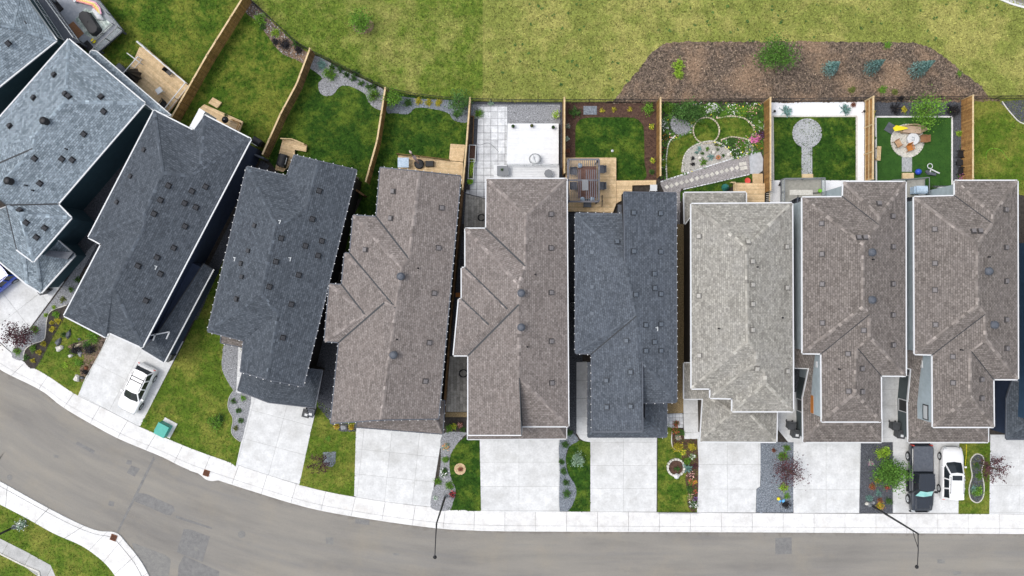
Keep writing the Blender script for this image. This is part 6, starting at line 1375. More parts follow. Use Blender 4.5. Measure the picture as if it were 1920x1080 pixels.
def wheels(t, xs, track, r, w=.24):
    if r not in WH:
        a = MB(); n = 20; prof = [(r*.62,-w/2),(r*.95,-w/2),(r,-w/2+.03),(r,w/2-.03),(r*.95,w/2),(r*.62,w/2)]
        rg = [[a.pt((q*math.cos(2*math.pi*k/n), y, q*math.sin(2*math.pi*k/n))) for k in range(n)] for q, y in prof]
        for u, v in zip(rg, rg[1:]):
            for k in range(n): a.f.append([u[k],u[(k+1)%n],v[(k+1)%n],v[k]]); a.m.append(0)
        tm = mesh_of('tyre', a, m_blackp, True); a = MB()
        for k in range(5): q = k*2*math.pi/5; a.bar((0,0,0),(r*.6*math.cos(q),0,r*.6*math.sin(q)),.07,.1,up=(0,1,0))
        for s_ in (-1,1): pass
        a.bar((0,-.05,0),(0,.05,0),.16); ring = [(r*.6*math.cos(2*math.pi*k/16),0,r*.6*math.sin(2*math.pi*k/16)) for k in range(17)]; a.tube(ring,.03,5)
        WH[r] = (tm, mesh_of('rim', a, m_lgrey))
    for x in xs:
        for s_ in (-1,1):
            wl0 = bpy.data.objects.new('wheel', None); link(wl0, t); wl0.location = (x, s_*track, r); inst('tyre', WH[r][0], wl0); inst('rim', WH[r][1], wl0, loc=(0,s_*w*.35,0))
def suv(px, py, heading, label, paint, L=4.65, roof=True, sunroof=False, rear=-1.72):
    t = thing('parked_car', W(px,py,0), label, 'car', 'cars parked on the driveways', rz=heading); k = L/4.65; Wd = .93
    st = [(-2.32,.70,.35,.62,.66,.9),(-2.30,.82,.28,.80,.86,.9),(-2.15,.90,.24,.95,1.02,.93),(-1.5,.93,.22,1.00,1.05,.9),(0,.94,.22,.98,1.03,.9),(.85,.93,.22,.96,1.02,.92),(1.5,.92,.22,.90,.99,.95),(2.0,.86,.24,.80,.90,.95),(2.24,.72,.30,.66,.74,.92),(2.32,.55,.36,.56,.60,.9)]
    add('body', loft([(x*k,a,b_,c,d,e) for x,a,b_,c,d,e in st]), paint, t, True, org=O)
    # cabin: glass house with painted roof and pillars
    bl = 1.0; zr = 1.58; base = [(-2.05,.80),(.95,.80)]; top = [(-1.80,.64),(.15,.62)]
    g = MB(); B = [(-2.08*k,-.80,bl),(-2.08*k,.80,bl),(.55*k,.84,bl),(1.02*k,.62,bl-.01),(1.10*k,0,bl-.01),(1.02*k,-.62,bl-.01),(.55*k,-.84,bl)]; T = [(rear*k,-.60,zr),(rear*k,.60,zr),(.0,.63,zr),(.20*k,.50,zr),(.26*k,0,zr),(.20*k,-.50,zr),(.0,-.63,zr)]
    for i in range(7): j=(i+1)%7; g.face([B[i],B[j],T[j],T[i]])
    g.face(T); add('windows', g, m_glass, t, org=O)
    r = MB(); rp = [((rear-.10)*k,-.60),((rear-.15)*k,0),((rear-.10)*k,.60),(-1.2*k,.665),(-.02,.655),(.17*k,.50),(.23*k,0),(.17*k,-.50),(-.02,-.655),(-1.2*k,-.665)]
    r.prism(rp, zr-.02, zr+.03); r.prism([(x*.93-.03,y*.86) for x,y in rp], zr+.03, zr+.06); add('roof_panel', r, paint, t, True, org=O) if False else add('roof_panel', r, paint, t, org=O)
    p = MB()
    for s_ in (-1,1):
        for b_, t_ in (((-2.08*k,.79*s_,bl),((rear-.02)*k,.60*s_,zr)),((-1.25*k,.855*s_,bl-.02),(-1.15*k,.655*s_,zr)),((-.35*k,.865*s_,bl-.02),(-.38*k,.655*s_,zr)),((.86*k,.74*s_,bl),(.12*k,.56*s_,zr))): p.bar(b_, t_, .10)
    add('pillars', p, paint, t, org=O)
    for s_ in (-1,1):
        q = MB(); q.box((.62*k,s_*1.0,1.02),(.16,.2,.14),top=.85); add('mirror', q, paint, t, org=O)
        q = MB(); q.box((2.12*k,s_*.66,.74),(.30,.28,.12),s_*-.5,top=.8); add('headlight', q, m_lgrey, t, org=O)
        q = MB(); q.box((-2.27*k,s_*.74,.80),(.05,.16,.2)); add('tail_light', q, m_red, t, org=O)
        if roof: q = MB(); q.bar((-1.6*k,s_*.57,zr+.10),(-.15*k,s_*.56,zr+.10),.03); [q.bar((x*k,s_*.57,zr+.02),(x*k,s_*.57,zr+.10),.04) for x in (-1.5,-.8,-.15)]; add('roof_rail', q, m_blackp, t, org=O)
    if roof == 'bars':
        for x in (-1.2,-.85): q = MB(); q.bar((x*k,-.58,zr+.11),(x*k,.58,zr+.11),.06,.03); add('roof_bar', q, m_blackp, t, org=O)
    if sunroof: q = MB(); q.box((-.22*k,0,zr+.062),(.42,.85,.012)); add('sunroof', q, m_glass, t, org=O)
    q = MB(); q.box((2.29*k,0,.52),(.06,1.0,.18)); add('grille', q, m_blackp, t, org=O); q = MB()
    q.bar((-2.1*k,-.78,bl+.03),(-2.1*k,.78,bl+.03),.06); 
    wheels(t, (-1.42*k, 1.42*k), .84, .36); return t
suv(263,727, math.atan2(-82,-40), 'white hatchback with roof rails parked askew on the driveway of the dark blue-grey house', m_carw, 4.4, roof='bars')
suv(1777,884, math.atan2(1,.02), 'white car with sunroof facing the garage beside the black pickup', m_carw, 4.6, sunroof=True, rear=-2.02)
suv(-2,530, math.atan2(-.63,-.78), 'blue car at the left edge of the photo on the pale driveway', m_carb, 4.5)
def pickup(px, py, heading, label, paint):
    t = thing('pickup_truck', W(px,py,0), label, 'pickup truck', 'cars parked on the driveways', rz=heading)
    st = [(-2.92,.80,.50,.80,.86,.96),(-2.88,.92,.42,1.00,1.06,.97),(-2.6,.97,.38,1.08,1.14,.97),(-.5,.98,.36,1.08,1.14,.97),(1.2,.98,.36,1.08,1.14,.97),(2.2,.96,.36,1.04,1.14,.96),(2.72,.90,.38,.96,1.04,.95),(2.88,.80,.45,.80,.86,.93)]
    add('body', loft(st), paint, t, True, org=O); bl = 1.12; zr = 1.86
    g = MB(); B = [(-.62,-.84,bl),(-.62,.84,bl),(1.10,.86,bl),(1.42,.66,bl),(1.52,0,bl),(1.42,-.66,bl),(1.10,-.86,bl)]; T = [(-.48,-.66,zr),(-.48,.66,zr),(.66,.66,zr),(.82,.52,zr),(.88,0,zr),(.82,-.52,zr),(.66,-.66,zr)]
    for i in range(7): j=(i+1)%7; g.face([B[i],B[j],T[j],T[i]])
    g.face(T); add('windows', g, m_glass, t, org=O)
    r = MB(); rp = [(-.60,-.64),(-.62,0),(-.60,.64),(.1,.70),(.68,.69),(.84,.50),(.88,0),(.84,-.50),(.68,-.69),(.1,-.70)]; r.prism(rp, zr-.02, zr+.03); r.prism([(x*.95,y*.88) for x,y in rp], zr+.03, zr+.055); 
    for y in (-.42,-.14,.14,.42): r.bar((-.45,y,zr+.06),(.6,y,zr+.06),.05,.02)
    add('roof_panel', r, paint, t, org=O)
    q = MB(); q.face([(1.36,-.70,bl+.06),(1.46,0,bl+.06),(.90,0,zr-.08),(.82,-.56,zr-.08)]); q.face([(1.46,0,bl+.06),(1.36,.70,bl+.06),(.82,.56,zr-.08),(.90,0,zr-.08)]); 
    for f_ in list(q.v): pass
    q.v = [(x+.06,y,z+.05) for x,y,z in q.v]; add('sunshade', q, mat('turquoise_sunshade',(.25,.62,.58),(.45,.75,.70),3,.5,coords='obj'), t, org=O)
    q = MB(); q.box((-1.77,0,1.17),(2.15,1.66,.07))
    for x in (-2.35,-1.77,-1.2): q.box((x,0,1.21),(.03,1.62,.02))
    add('bed_cover', q, m_slate, t, org=O)
    q = MB(); q.box((2.1,0,1.14),(1.0,1.3,.05),top=.9); q.box((2.05,.35,1.17),(.7,.05,.03)); q.box((2.05,-.35,1.17),(.7,.05,.03)); add('hood', q, paint, t, org=O)
    for s_ in (-1,1):
        q = MB(); q.box((1.12,s_*1.10,1.22),(.16,.28,.2),top=.85); add('mirror', q, m_blackp, t, org=O)
        q = MB(); q.box((2.80,s_*.74,.86),(.14,.28,.18)); add('headlight', q, m_lgrey, t, org=O)
        q = MB(); q.box((-2.90,s_*.80,.90),(.08,.18,.4)); add('tail_light', q, m_red, t, org=O)
        q = MB(); q.box((.3,s_*1.02,.36),(1.9,.16,.06)); add('side_step', q, m_blackp, t, org=O)
        p = MB()
        for b_, t_ in (((-.6,.82*s_,bl),(-.5,.65*s_,zr)),((.2,.86*s_,bl),(.15,.68*s_,zr)),((1.32,.74*s_,bl),(.78,.56*s_,zr))): p.bar(b_, t_, .08)
        add('pillar', p, paint, t, org=O)
    q = MB(); q.box((2.93,0,.5),(.12,1.75,.25)); add('bumper', q, m_blackp, t, org=O); q = MB(); q.box((2.90,0,.80),(.06,1.05,.3)); add('grille', q, m_blackp, t, org=O)
    q = MB(); q.box((-3.0,0,.55),(.16,1.7,.2)); add('bumper', q, m_blackp, t, org=O)
    wheels(t, (-1.85,1.9), .88, .42, .28); return t
pickup(1719,893, math.atan2(-1,.0), 'black pickup truck with turquoise windscreen shade and covered bed', m_cark)

# ------------------------------------------------------------------ street lamps
def lamp(bx, by, ax, ay, label, brace=True, h=9.0):
    """pole on the pixel (bx,by); arm towards direction (ax,ay) world"""
    t = thing('street_lamp', W(bx,by,0), label, 'street lamp', 'black street lamps along the road'); mb = MB(); mb.lathe((0,0,0),[(.20,0),(.20,.10),(.12,.14),(.10,.6)],12); add('base', mb, m_grey, t, org=O)
    mb = MB(); mb.tube([(0,0,.1),(0,0,h*.5),(0,0,h)],[.10,.085,.06],10); add('pole', mb, m_black, t, org=O)
    a = Vector((ax,ay,0)).normalized(); al_ = Vector((ax,ay,0)).length; mb = MB(); mb.tube([Vector((0,0,h-.1)), a*al_*.5+Vector((0,0,h+.06)), a*al_+Vector((0,0,h+.05))],[.05,.04,.035],8); add('arm', mb, m_black, t, org=O)
    if brace: mb = MB(); mb.tube([(0,0,h-1.0), a*al_*.22+Vector((0,0,h-.55)), a*al_*.42+Vector((0,0,h-.02))],.028,6); add('brace', mb, m_black, t, org=O)
    mb = MB(); p = a*(al_+.1); mb.lathe((p.x,p.y,h-.12),[(.05,0),(.14,.03),(.15,.10),(.10,.18),(.03,.22)],12); add('lamp_head', mb, m_black, t, org=O); mb = MB(); mb.lathe((p.x,p.y,h-.15),[(.09,0),(.12,.03)],12); add('lens', mb, m_lgrey, t, org=O)
lamp(1631,946, -.12,-2.45, 'black street lamp standing in the dark gravel bed by the black pickup')
lamp(835,930, -.10,-2.45, 'black street lamp in the gravel bed between the two brown houses', brace=True)
lamp(27,988, .3,2.3, 'black street lamp rising at the bottom left corner of the photo')
# green utility transformer
t = thing('utility_transformer', W(311,804,0), 'teal green utility transformer box on a concrete pad by the sidewalk', 'transformer', rz=R(-28)); mb = MB(); mb.box((.10,.16,.05),(1.25,1.45,.12)); add('pad', mb, m_conc2, t, org=O)
mb = MB(); mb.box((-.05,0,.5),(1.0,1.1,.78),top=.97); add('cabinet', mb, m_teal, t, org=O); mb = MB(); mb.box((-.05,.10,.93),(1.08,.9,.08),top=.95); add('lid', mb, m_teal, t, org=O); mb = MB(); mb.box((-.05,-.58,.5),(.06,.03,.3)); add('handle', mb, m_blackp, t, org=O)
# wheelie bins
m_binp = mat('bin_plastic', (.045,.048,.052), (.065,.068,.072), 5, .5, fine=.1, coords='obj')
def bin_(px, py, rz, label, m=None, lidm=None, tagp=True):
    t = thing('wheelie_bin', W(px,py,0), label, 'bin', 'wheelie bins by the side doors', rz=R(rz)); mb = MB(); i0=0
    lo_ = [(-.24,-.26),(.24,-.26),(.24,.26),(-.24,.26)]; 
    for i in range(4): j=(i+1)%4; mb.face([(lo_[i][0],lo_[i][1],.05),(lo_[j][0],lo_[j][1],.05),(lo_[j][0]*1.25,lo_[j][1]*1.3,1.0),(lo_[i][0]*1.25,lo_[i][1]*1.3,1.0)])
    add('bin_body', mb, m or m_binp, t, org=O); mb = MB(); mb.box((0,0,1.03),(.64,.72,.06)); mb.box((0,-.02,1.08),(.5,.5,.05),top=.8); add('lid', mb, lidm or m_binp, t, org=O)
    if tagp: mb = MB(); mb.box((.05,-.10,1.115),(.26,.20,.012)); add('sticker', mb, m_white, t, org=O)
    for s_ in (-1,1): mb = MB(); mb.bar((s_*.24,.3,.12),(s_*.28,.3,.12),.2); add('wheel', mb, m_black, t, org=O)
    return t
bin_(1478,795,-8,'black wheelie bin nearer the garage left of the orange accent house',tagp=False); bin_(1486,810,-8,'black wheelie bin with white sticker left of the orange accent house')
bin_(1671,796,-6,'black wheelie bin half hidden by a shrub left of the house with two cars',tagp=False); bin_(1680,811,-6,'black wheelie bin with white sticker left of the house with two cars')
bin_(579,772,-14,'dark wheelie bin with white sticker at the corner of the eave lit dark house'); bin_(587,771,-14,'dark wheelie bin beside another at the corner of the eave lit dark house', m_slate, m_slate)
bin_(89,544,-50,'dark bin with white sticker at the corner of the blue-grey house'); bin_(322,668,-30,'black bin tucked below the garage roof of the navy walled house',tagp=False)
t = thing('air_conditioner', W(1073,573,0), 'square black air conditioner with round fan in the dark gap', 'air conditioner'); mb = MB(); mb.box((0,0,.4),(.75,.75,.8)); add('cabinet', mb, m_blackp, t, org=O)
mb = MB(); mb.tube([(.3*math.cos(k*.4),.3*math.sin(k*.4),.82) for k in range(17)],.015,5); [mb.bar((-.3*math.cos(a),-.3*math.sin(a),.82),(.3*math.cos(a),.3*math.sin(a),.82),.02) for a in (0,.8,1.6,2.4)]; add('fan_guard', mb, m_grey, t, org=O)
# ------------------------------------------------------------------ park trees and back garden plants
spruce(1553,131, 19, 2.6, 'leftmost of the three young blue spruces in the mulch bed')
spruce(1631,129, 18, 3.0, 'middle one of the three young blue spruces in the mulch bed')
spruce(1717,133, 20, 3.4, 'rightmost of the three young blue spruces in the mulch bed')
tree(1455,102,31,'mid','broad green tree at the top edge of the mulch bed',h=3.6,n=2600,ls=.075,low=.2,basepx=(1445,112),ry=.8)
bush(1272,122,13,'lime','yellow green shrub alone at the left end of the mulch bed',h=.7); bush(1273,137,11,'lime','yellow green clump just below the yellow green shrub in the mulch bed',h=.6)
bush(1665,84,9,'green','low weed clump at the top edge of the mulch bed above the spruces',h=.25); bush(1598,168,8,'olive','yellowish weed patch near the fence left of centre below the spruces',h=.25); bush(1655,168,9,'green','green weed patch below the middle spruce near the fence',h=.3); bush(1800,138,6,'green','small weed at the right edge of the mulch bed',h=.25)
bush(1678,172,7,'olive','olive weed tuft near the fence below the rightmost spruce',h=.2)
bush(1690,184,9,'black','dark bush straddling the back wire fence above the dark gravel',h=.7,shape='spiky')
sheet('soil_ring', circ(681,48,20,18,16), -.01, .010, m_mulch)
tree(677,41,18,'green','small round green tree standing alone in the park lawn',h=2.6,n=1300,ls=.07,low=.15,basepx=(682,47))
B = 'shrubs in the bed behind the long back lawns'
bush(487,34,13,'green','green shrub at the top of the bed by the wire fence',group=B); bush(516,61,10,'lime','bright green shrub in the bed by the wire fence, below the green one',group=B)
bush(515,78,8,'black','small blackish shrub left in the upper bed',group=B); bush(533,82,13,'black','largest blackish shrub in the bed left of the dark fence',group=B); bush(559,93,10,'black','blackish purple shrub nearest the top of the dark fence',group=B); bush(553,82,9,'dark','dark green shrub between the blackish ones',group=B,shape='spiky'); bush(492,50,8,'dark','dark low shrub between the two green ones',group=B)
bush(603,121,11,'teal','bluish shrub right of the top of the dark fence'); bush(617,138,15,'green','bright green shrub on the rounded grey gravel bay',h=1.0)
for i, (x, y) in enumerate([(622,124),(636,130),(648,139),(662,146),(676,155),(690,161),(700,161),(667,136)]): bush(x,y,9,'dark','dark green grass clump, %s from the left in the row along the curved wire fence' % ['first','second','third','fourth','fifth','sixth','seventh','uppermost'][i],group='grass clumps along the curved wire fence',shape='spiky',h=.6)
bush(700,177,15,'green','green shrub left of the short fence top at the gravel tip',h=1.0); tree(738,184,15,'green','rounded green bush just right of the fence top',h=1.9,n=1000,ls=.07,low=.1); bush(765,192,10,'dark','dark bushy plant in the bed left of the yellow shrubs',h=.4)
for i, x in enumerate((785,803,822)): bush(x,[189,192,192][i],8,'yellow','%s of the three round yellow shrubs in the back bed' % ['leftmost','middle','rightmost'][i],group='yellow shrubs in the back bed')
tree(861,192,19,'dark','loose dark green tree left of the paver yard',h=2.4,n=1300,ls=.07,low=.15); bush(856,214,9,'dark','low dark green plant below the loose tree',h=.4); bush(898,212,10,'green','green shrub at the top left corner of the paver yard'); bush(903,216,5,'pale','small white flowering plant beside the green shrub in the paver yard',flower='white')
bush(921,193,6,'pale','pale weed under the wire fence of the paver yard',h=.3)
planter(1041,217,.0,.3,'round white rimmed pot of lime leaves at the gravel corner','lime',m_stonew,.42)
bush(1078,209,16,'dark','dark feathery shrub in the top left corner of the red mulch',shape='spiky',h=.8)
for i, x in enumerate((1129,1151,1181)): bush(x,[207,205,205][i],6,'yellow','%s of three small yellow plants in the red mulch' % ['leftmost','middle','rightmost'][i],group='yellow plants in the red mulch',shape='spiky')
bush(1216,203,13,'green','green shrub at the top right corner of the red mulch'); bush(1222,237,6,'lime','pale yellow flowering plant at the right of the red mulch',flower='yellow'); bush(1224,301,6,'lime','lime plant low on the right side of the red mulch',flower='yellow'); bush(1065,236,5,'pale','pale small plant on the left side of the red mulch, upper',flower='salmon',nf=14); bush(1064,260,5,'pale','pale small plant on the left side of the red mulch, middle',flower='white',nf=14); bush(1065,282,5,'red','reddish small plant on the left side of the red mulch, lowest'); bush(1222,322,6,'dark','dark small plant at the bottom right of the red mulch')
# flower garden
bush(1252,201,13,'green','bright green shrub in the top left of the flower garden'); tree(1290,212,24,'dark','broad dark green bush along the top of the flower garden',h=1.3,n=2200,ls=.075,low=.1,ry=.7)
bush(1268,206,11,'dark','dark green bush left of the broad one in the flower garden',h=.9); bush(1313,208,12,'green','green bush right of the broad dark one',h=.9)
bush(1334,203,13,'green','white flowering shrub along the top of the flower garden',flower='white',nf=70,fs=.13); bush(1347,211,9,'dark','green leafy perennial below the white flowering shrub'); bush(1374,206,10,'green','sparse white flowering plant right of the white shrub',flower='white',nf=24); bush(1357,214,9,'green','green perennial above the oval lawn'); bush(1392,209,13,'green','bright green perennial clump near the right fence',flower='yellow',nf=10); bush(1412,207,12,'green','green perennial with salmon flowers in the top right of the garden',flower='salmon',nf=16); bush(1425,215,9,'dark','dark green plant against the right garden fence'); bush(1424,236,10,'green','green plant with white flowers against the right fence',flower='white',nf=14)
bush(1245,235,10,'dark','white flowering plant along the left garden fence, upper',flower='white',nf=50,fs=.12); bush(1246,258,9,'dark','dark plant along the left garden fence',flower='orange',nf=10); bush(1244,283,8,'dark','dark plant with red flowers along the left garden fence',flower='red',nf=12); bush(1245,305,8,'green','green plant low along the left garden fence',flower='yellow',nf=9); bush(1243,325,7,'dark','lowest dark plant along the left garden fence')
bush(1298,225,7,'yellow','small yellow plant beside the crescent gravel patch',flower='yellow',nf=14); bush(1416,261,11,'green','vivid pink flowering shrub at the right of the garden',flower='pink',nf=150,fs=.13); bush(1430,252,9,'purple','bluish purple plant right of the pink shrub',flower='purple',nf=20); bush(1372,264,10,'dark','low dark green plant under the oval lawn'); bush(1387,268,10,'green','green plant with pink buds left of the pink shrub',flower='pink',nf=12); bush(1379,285,10,'dark','dark green plant by the diagonal path',flower='white',nf=10); bush(1393,279,8,'green','leafy plant between gravel garden and path'); bush(1424,274,8,'green','green plant with orange flowers at the right end of the path',flower='orange',nf=14)
bush(1419,228,8,'green','leafy plant right of the oval lawn'); bush(1404,216,8,'dark','dark plant above the oval lawn at right')
for x,y,k,r,lb in [(1311,279,'blue',7,'pale blue succulent at the top left of the gravel garden'),(1327,279,'green',6,'green succulent at the top of the gravel garden'),(1299,296,'black',6,'upper of the two dark stones plants at the left of the gravel garden'),(1299,307,'black',6,'lower of the two dark plants at the left of the gravel garden'),(1319,303,'green',10,'largest green spiky plant in the gravel garden'),(1333,294,'blue',8,'blue spiky succulent in the middle of the gravel garden'),(1317,287,'dark',5,'small dark succulent in the gravel garden'),(1346,280,'dark',4,'small dark plant at the right of the gravel garden'),(1356,291,'dark',5,'dark round plant beside the terracotta pot'),(1343,272,'olive',5,'olive plant at the top edge of the gravel garden'),(1354,273,'dark',5,'dark plant at the top right edge of the gravel garden'),(1306,286,'teal',5,'small teal succulent in the gravel garden')]: bush(x,y,r,k,lb,shape='spiky',h=.3,name='succulent',cat='succulent',group='succulents in the gravel garden')
planter(1345,296,.02,.2,'terracotta pot in the gravel garden','olive',m_terra,.12)
for i,(x,y) in enumerate([(1366,290),(1312,296),(1338,286)]):
    w = W(x,y,.02); mb = MB(); mb.lathe(w,[(.14,0),(.17,.07),(.11,.14),(.02,.17)],7); tag(add('pebble', mb, m_stonew), 'pale round pebble in the gravel garden, %s' % ['by the path','near the dark plants','right of the blue succulent'][i], 'pebble', 'pale pebbles in the gravel garden')
# white gravel yard
bush(1475,208,16,'blue','left one of the two blue spruce shrubs in the white gravel',shape='spiky',h=.8,n=900,z=.02); bush(1586,205,15,'blue','right one of the two blue spruce shrubs in the white gravel',shape='spiky',h=.8,n=900)
bush(1601,196,6,'red','small reddish plant beside the right blue spruce shrub',h=.3)
# fire pit yard
tree(1735,207,28,'green','light green feathery tree by the fire pit patio',h=3.2,n=1900,ls=.075,low=.25,sparse=False,basepx=(1728,216)); bush(1680,203,15,'black','dark purple shrub left of the feathery tree',shape='spiky',h=.8); bush(1789,205,15,'black','dark purple shrub at the top right corner of the dark gravel',h=.8); bush(1696,205,7,'yellow','small yellow leaved plant left of the feathery tree'); bush(1638,210,5,'yellow','yellow flowers against the left fence of the dark gravel yard',flower='yellow'); bush(1638,217,4,'lime','lime plant below the yellow flowers at the left fence'); bush(1799,250,7,'lime','lime plant by the plaque fence'); bush(1804,332,9,'green','pink flowering plant at the lower end of the plaque fence',flower='pink',nf=110,fs=.10); bush(1804,275,5,'dark','pink white potted flowers above the black chairs',flower='pink',nf=20); bush(1640,258,4,'dark','tiny dark plant low on the left fence of the dark gravel yard')
bush(1748,354,9,'dark','dark potted bush behind the blue covered grill',h=.5)
# ------------------------------------------------------------------ front garden plants
tree(37,629,21,'purple','purple leaved tree overlapping the pale driveway at far left',h=3.0,n=1300,ls=.075,low=.25,basepx=(44,628))
for x,y,r,k,lb in [(64,618,9,'green','green shrub right of the purple tree'),(31,659,9,'green','bright green shrub at the kerb end of the grey gravel'),(145,524,7,'dark','dark green round shrub at the top of the grey gravel strip'),(132,543,6,'green','topmost green shrub between driveway and dark roof'),(117,562,7,'olive','olive shrub in the grey gravel strip, second from the top'),(100,576,5,'lime','small lime plant low in the grey gravel strip'),(85,591,5,'lime','tiny lime plant beside the gravel edging'),
  (104,590,8,'green','green plant at the top of the dark mulch'),(107,602,7,'yellow','yellow plant at the top of the dark mulch'),(96,605,5,'yellow','small yellow plant beside the edging'),(97,617,7,'yellow','yellow green plant midway in the dark mulch'),(81,645,6,'yellow','yellow plant low in the dark mulch'),(61,653,8,'green','green plant low in the dark mulch'),(72,661,6,'yellow','bright yellow plant low in the dark mulch'),(48,671,7,'dark','dark plant at the kerb end of the mulch'),(61,676,5,'yellow','yellow plant at the kerb end of the mulch'),(118,628,6,'dark','dark tuft at the edge of mulch and lawn'),
  (172,633,14,'green','spreading green juniper under the dark roof corner'),(147,680,9,'green','green juniper clump low in the rock garden'),(162,647,9,'dark','dark green clump in the middle of the rock garden'),(140,655,13,'black','blackish shrub left in the rock garden'),(166,655,12,'black','blackish shrub right in the rock garden'),(158,697,8,'black','small blackish shrub at the lower end of the rock garden')]: bush(x,y,r,k,lb,h=.5 if r > 9 else .35)
def rock(px, py, rx, ry, h, m, label, rz=0, seed=1):
    g = random.Random(seed); t = MB(); n = 9; w = W(px,py,0); ca, sa = math.cos(R(rz)), math.sin(R(rz)); rings = []
    for f_, z in ((1.0,-.03),(.95,h*.5),(.62,h)):
        rg = []
        for k in range(n):
            a = 2*math.pi*k/n; q = f_*(1+.18*math.sin(k*3.7+seed)+.1*math.cos(k*2.1)); x, y = rx*q*math.cos(a), ry*q*math.sin(a); rg.append(t.pt((w.x+x*ca-y*sa, w.y+x*sa+y*ca, z+g.uniform(-.02,.03))))
        rings.append(rg)
    for a, b_ in zip(rings, rings[1:]):
        for k in range(n): t.f.append([a[k],a[(k+1)%n],b_[(k+1)%n],b_[k]]); t.m.append(0)
    t.f.append(rings[-1]); t.m.append(0); return tag(add('rock', t, m), label, 'rock')
rock(129,627,.42,.2,.22,m_rock,'dark flat rock on the lawn left of the rock garden, upper',70,1); rock(110,641,.38,.24,.2,m_rock,'dark flat rock on the lawn above the white rock',60,2); rock(112,653,.36,.26,.25,m_stonew,'white rock on the lawn below the dark flat one',30,3); rock(145,709,.34,.28,.3,m_stonew,'white rock at the lower end of the rock garden',70,4); rock(149,636,.16,.12,.12,m_rock,'small dark rock at the top of the rock garden',0,5)
rock(133,667,.24,.15,.2,m_stonew,'white grey rock in the middle of the rock garden',10,6); rock(150,662,.2,.35,.16,m_gravel,'upright grey stone in the rock garden',10,7); rock(145,648,.4,.12,.12,m_stone,'long curved pale stone at the top of the rock garden',30,8); rock(155,708,.18,.14,.25,m_rock,'small dark rock beside the lower white rock',0,9); rock(162,690,.18,.2,.2,m_rust,'rusty brown rock beside the driveway',0,10)
bush(122,685,7,'lime','pale ornamental grass on the lawn left of the rock garden',shape='spiky',h=.25)
S5 = 'small round shrubs dotted over the grey gravel beside the driveway'
for i,(x,y) in enumerate([(455,747),(437,752),(447,770),(451,789)]): bush(x,y,6.5,'dark' if i else 'green','small round green shrub in the grey gravel, %s' % ['nearest the dark roof','at the left bay of the bed','third from the dark roof','fourth from the dark roof'][i],group=S5,h=.35)
bush(441,803,6,'olive','small brownish shrub at the lower edge of the dotted gravel bed',group=S5,h=.3); bush(402,795,17,'green','low spreading green bush on the wide front lawn',h=.8,n=900); bush(410,786,11,'dark','dark part shrub at the right of the spreading lawn bush',h=.6)
bush(271,790,5,'green','small tuft at the sidewalk corner of the wide front lawn',h=.2)
tree(598,870,20,'purple','sprawling dark red tree leaning out of the small gravel square',h=2.4,n=520,ls=.06,low=.3,sparse=True,basepx=(612,858))
rock(645,801,.35,.26,.3,m_gravel,'grey boulder between the flowers at the brown garage corner',0,11); bush(631,800,7,'yellow','yellow red flowering plant left of the grey boulder',flower='red',nf=20); bush(658,801,7,'yellow','yellow red flowering plant right of the grey boulder',flower='orange',nf=20); bush(615,822,6,'green','darker clump in the narrow front lawn',h=.15)
for x,y,r,k,f_,lb in [(843,803,9,'green',None,'green tuft at the top of the gravel strip'),(836,838,8,'pale','orange','white orange flowering plant in the gravel strip'),(835,862,8,'green',None,'green clump in the gravel strip below the orange flowers'),(833,886,9,'dark','white','white flowering shrub in the gravel strip'),(821,903,9,'green',None,'green clump beside the driveway slab edge'),(843,910,10,'green',None,'green clump just above the street lamp'),(848,927,8,'purple','red','dark red plant beside the street lamp'),(851,800,7,'lime','yellow','yellow leaved clump near the top of the gravel strip'),(862,797,6,'red','salmon','salmon flowers at the top of the gravel strip'),(817,934,5,'pale','white','white flowers left of the street lamp'),(868,806,6,'dark',None,'dark tuft by the brown house corner in the gravel strip')]: bush(x,y,r,k,lb,flower=f_,nf=30)
o = sheet('tree_ring', circ(862.5,879.5,11,20,11), -.01, .03, mat('dry_clay',(.42,.30,.17),(.58,.42,.26),4,.9,fine=.3)); bush(863,880,6,'red','low reddish stump plant in the tan oval on the small dark lawn',h=.2)
for x,y,r,lb in [(1067,812,8,'topmost'),(1060,834,9,'second from the top'),(1053,866,7,'third from the top'),(1057,884,8,'fourth from the top'),(1061,905,8,'second from the sidewalk'),(1063,926,10,'nearest the sidewalk')]: bush(x,y,r,'dark','round dark green shrub in the blue grey winding gravel, %s' % lb,group='round shrubs in the winding gravel bed',h=.4)
bush(1083,863,15,'pale','variegated pale green globe shrub on the dark green lawn',h=1.1,n=900)
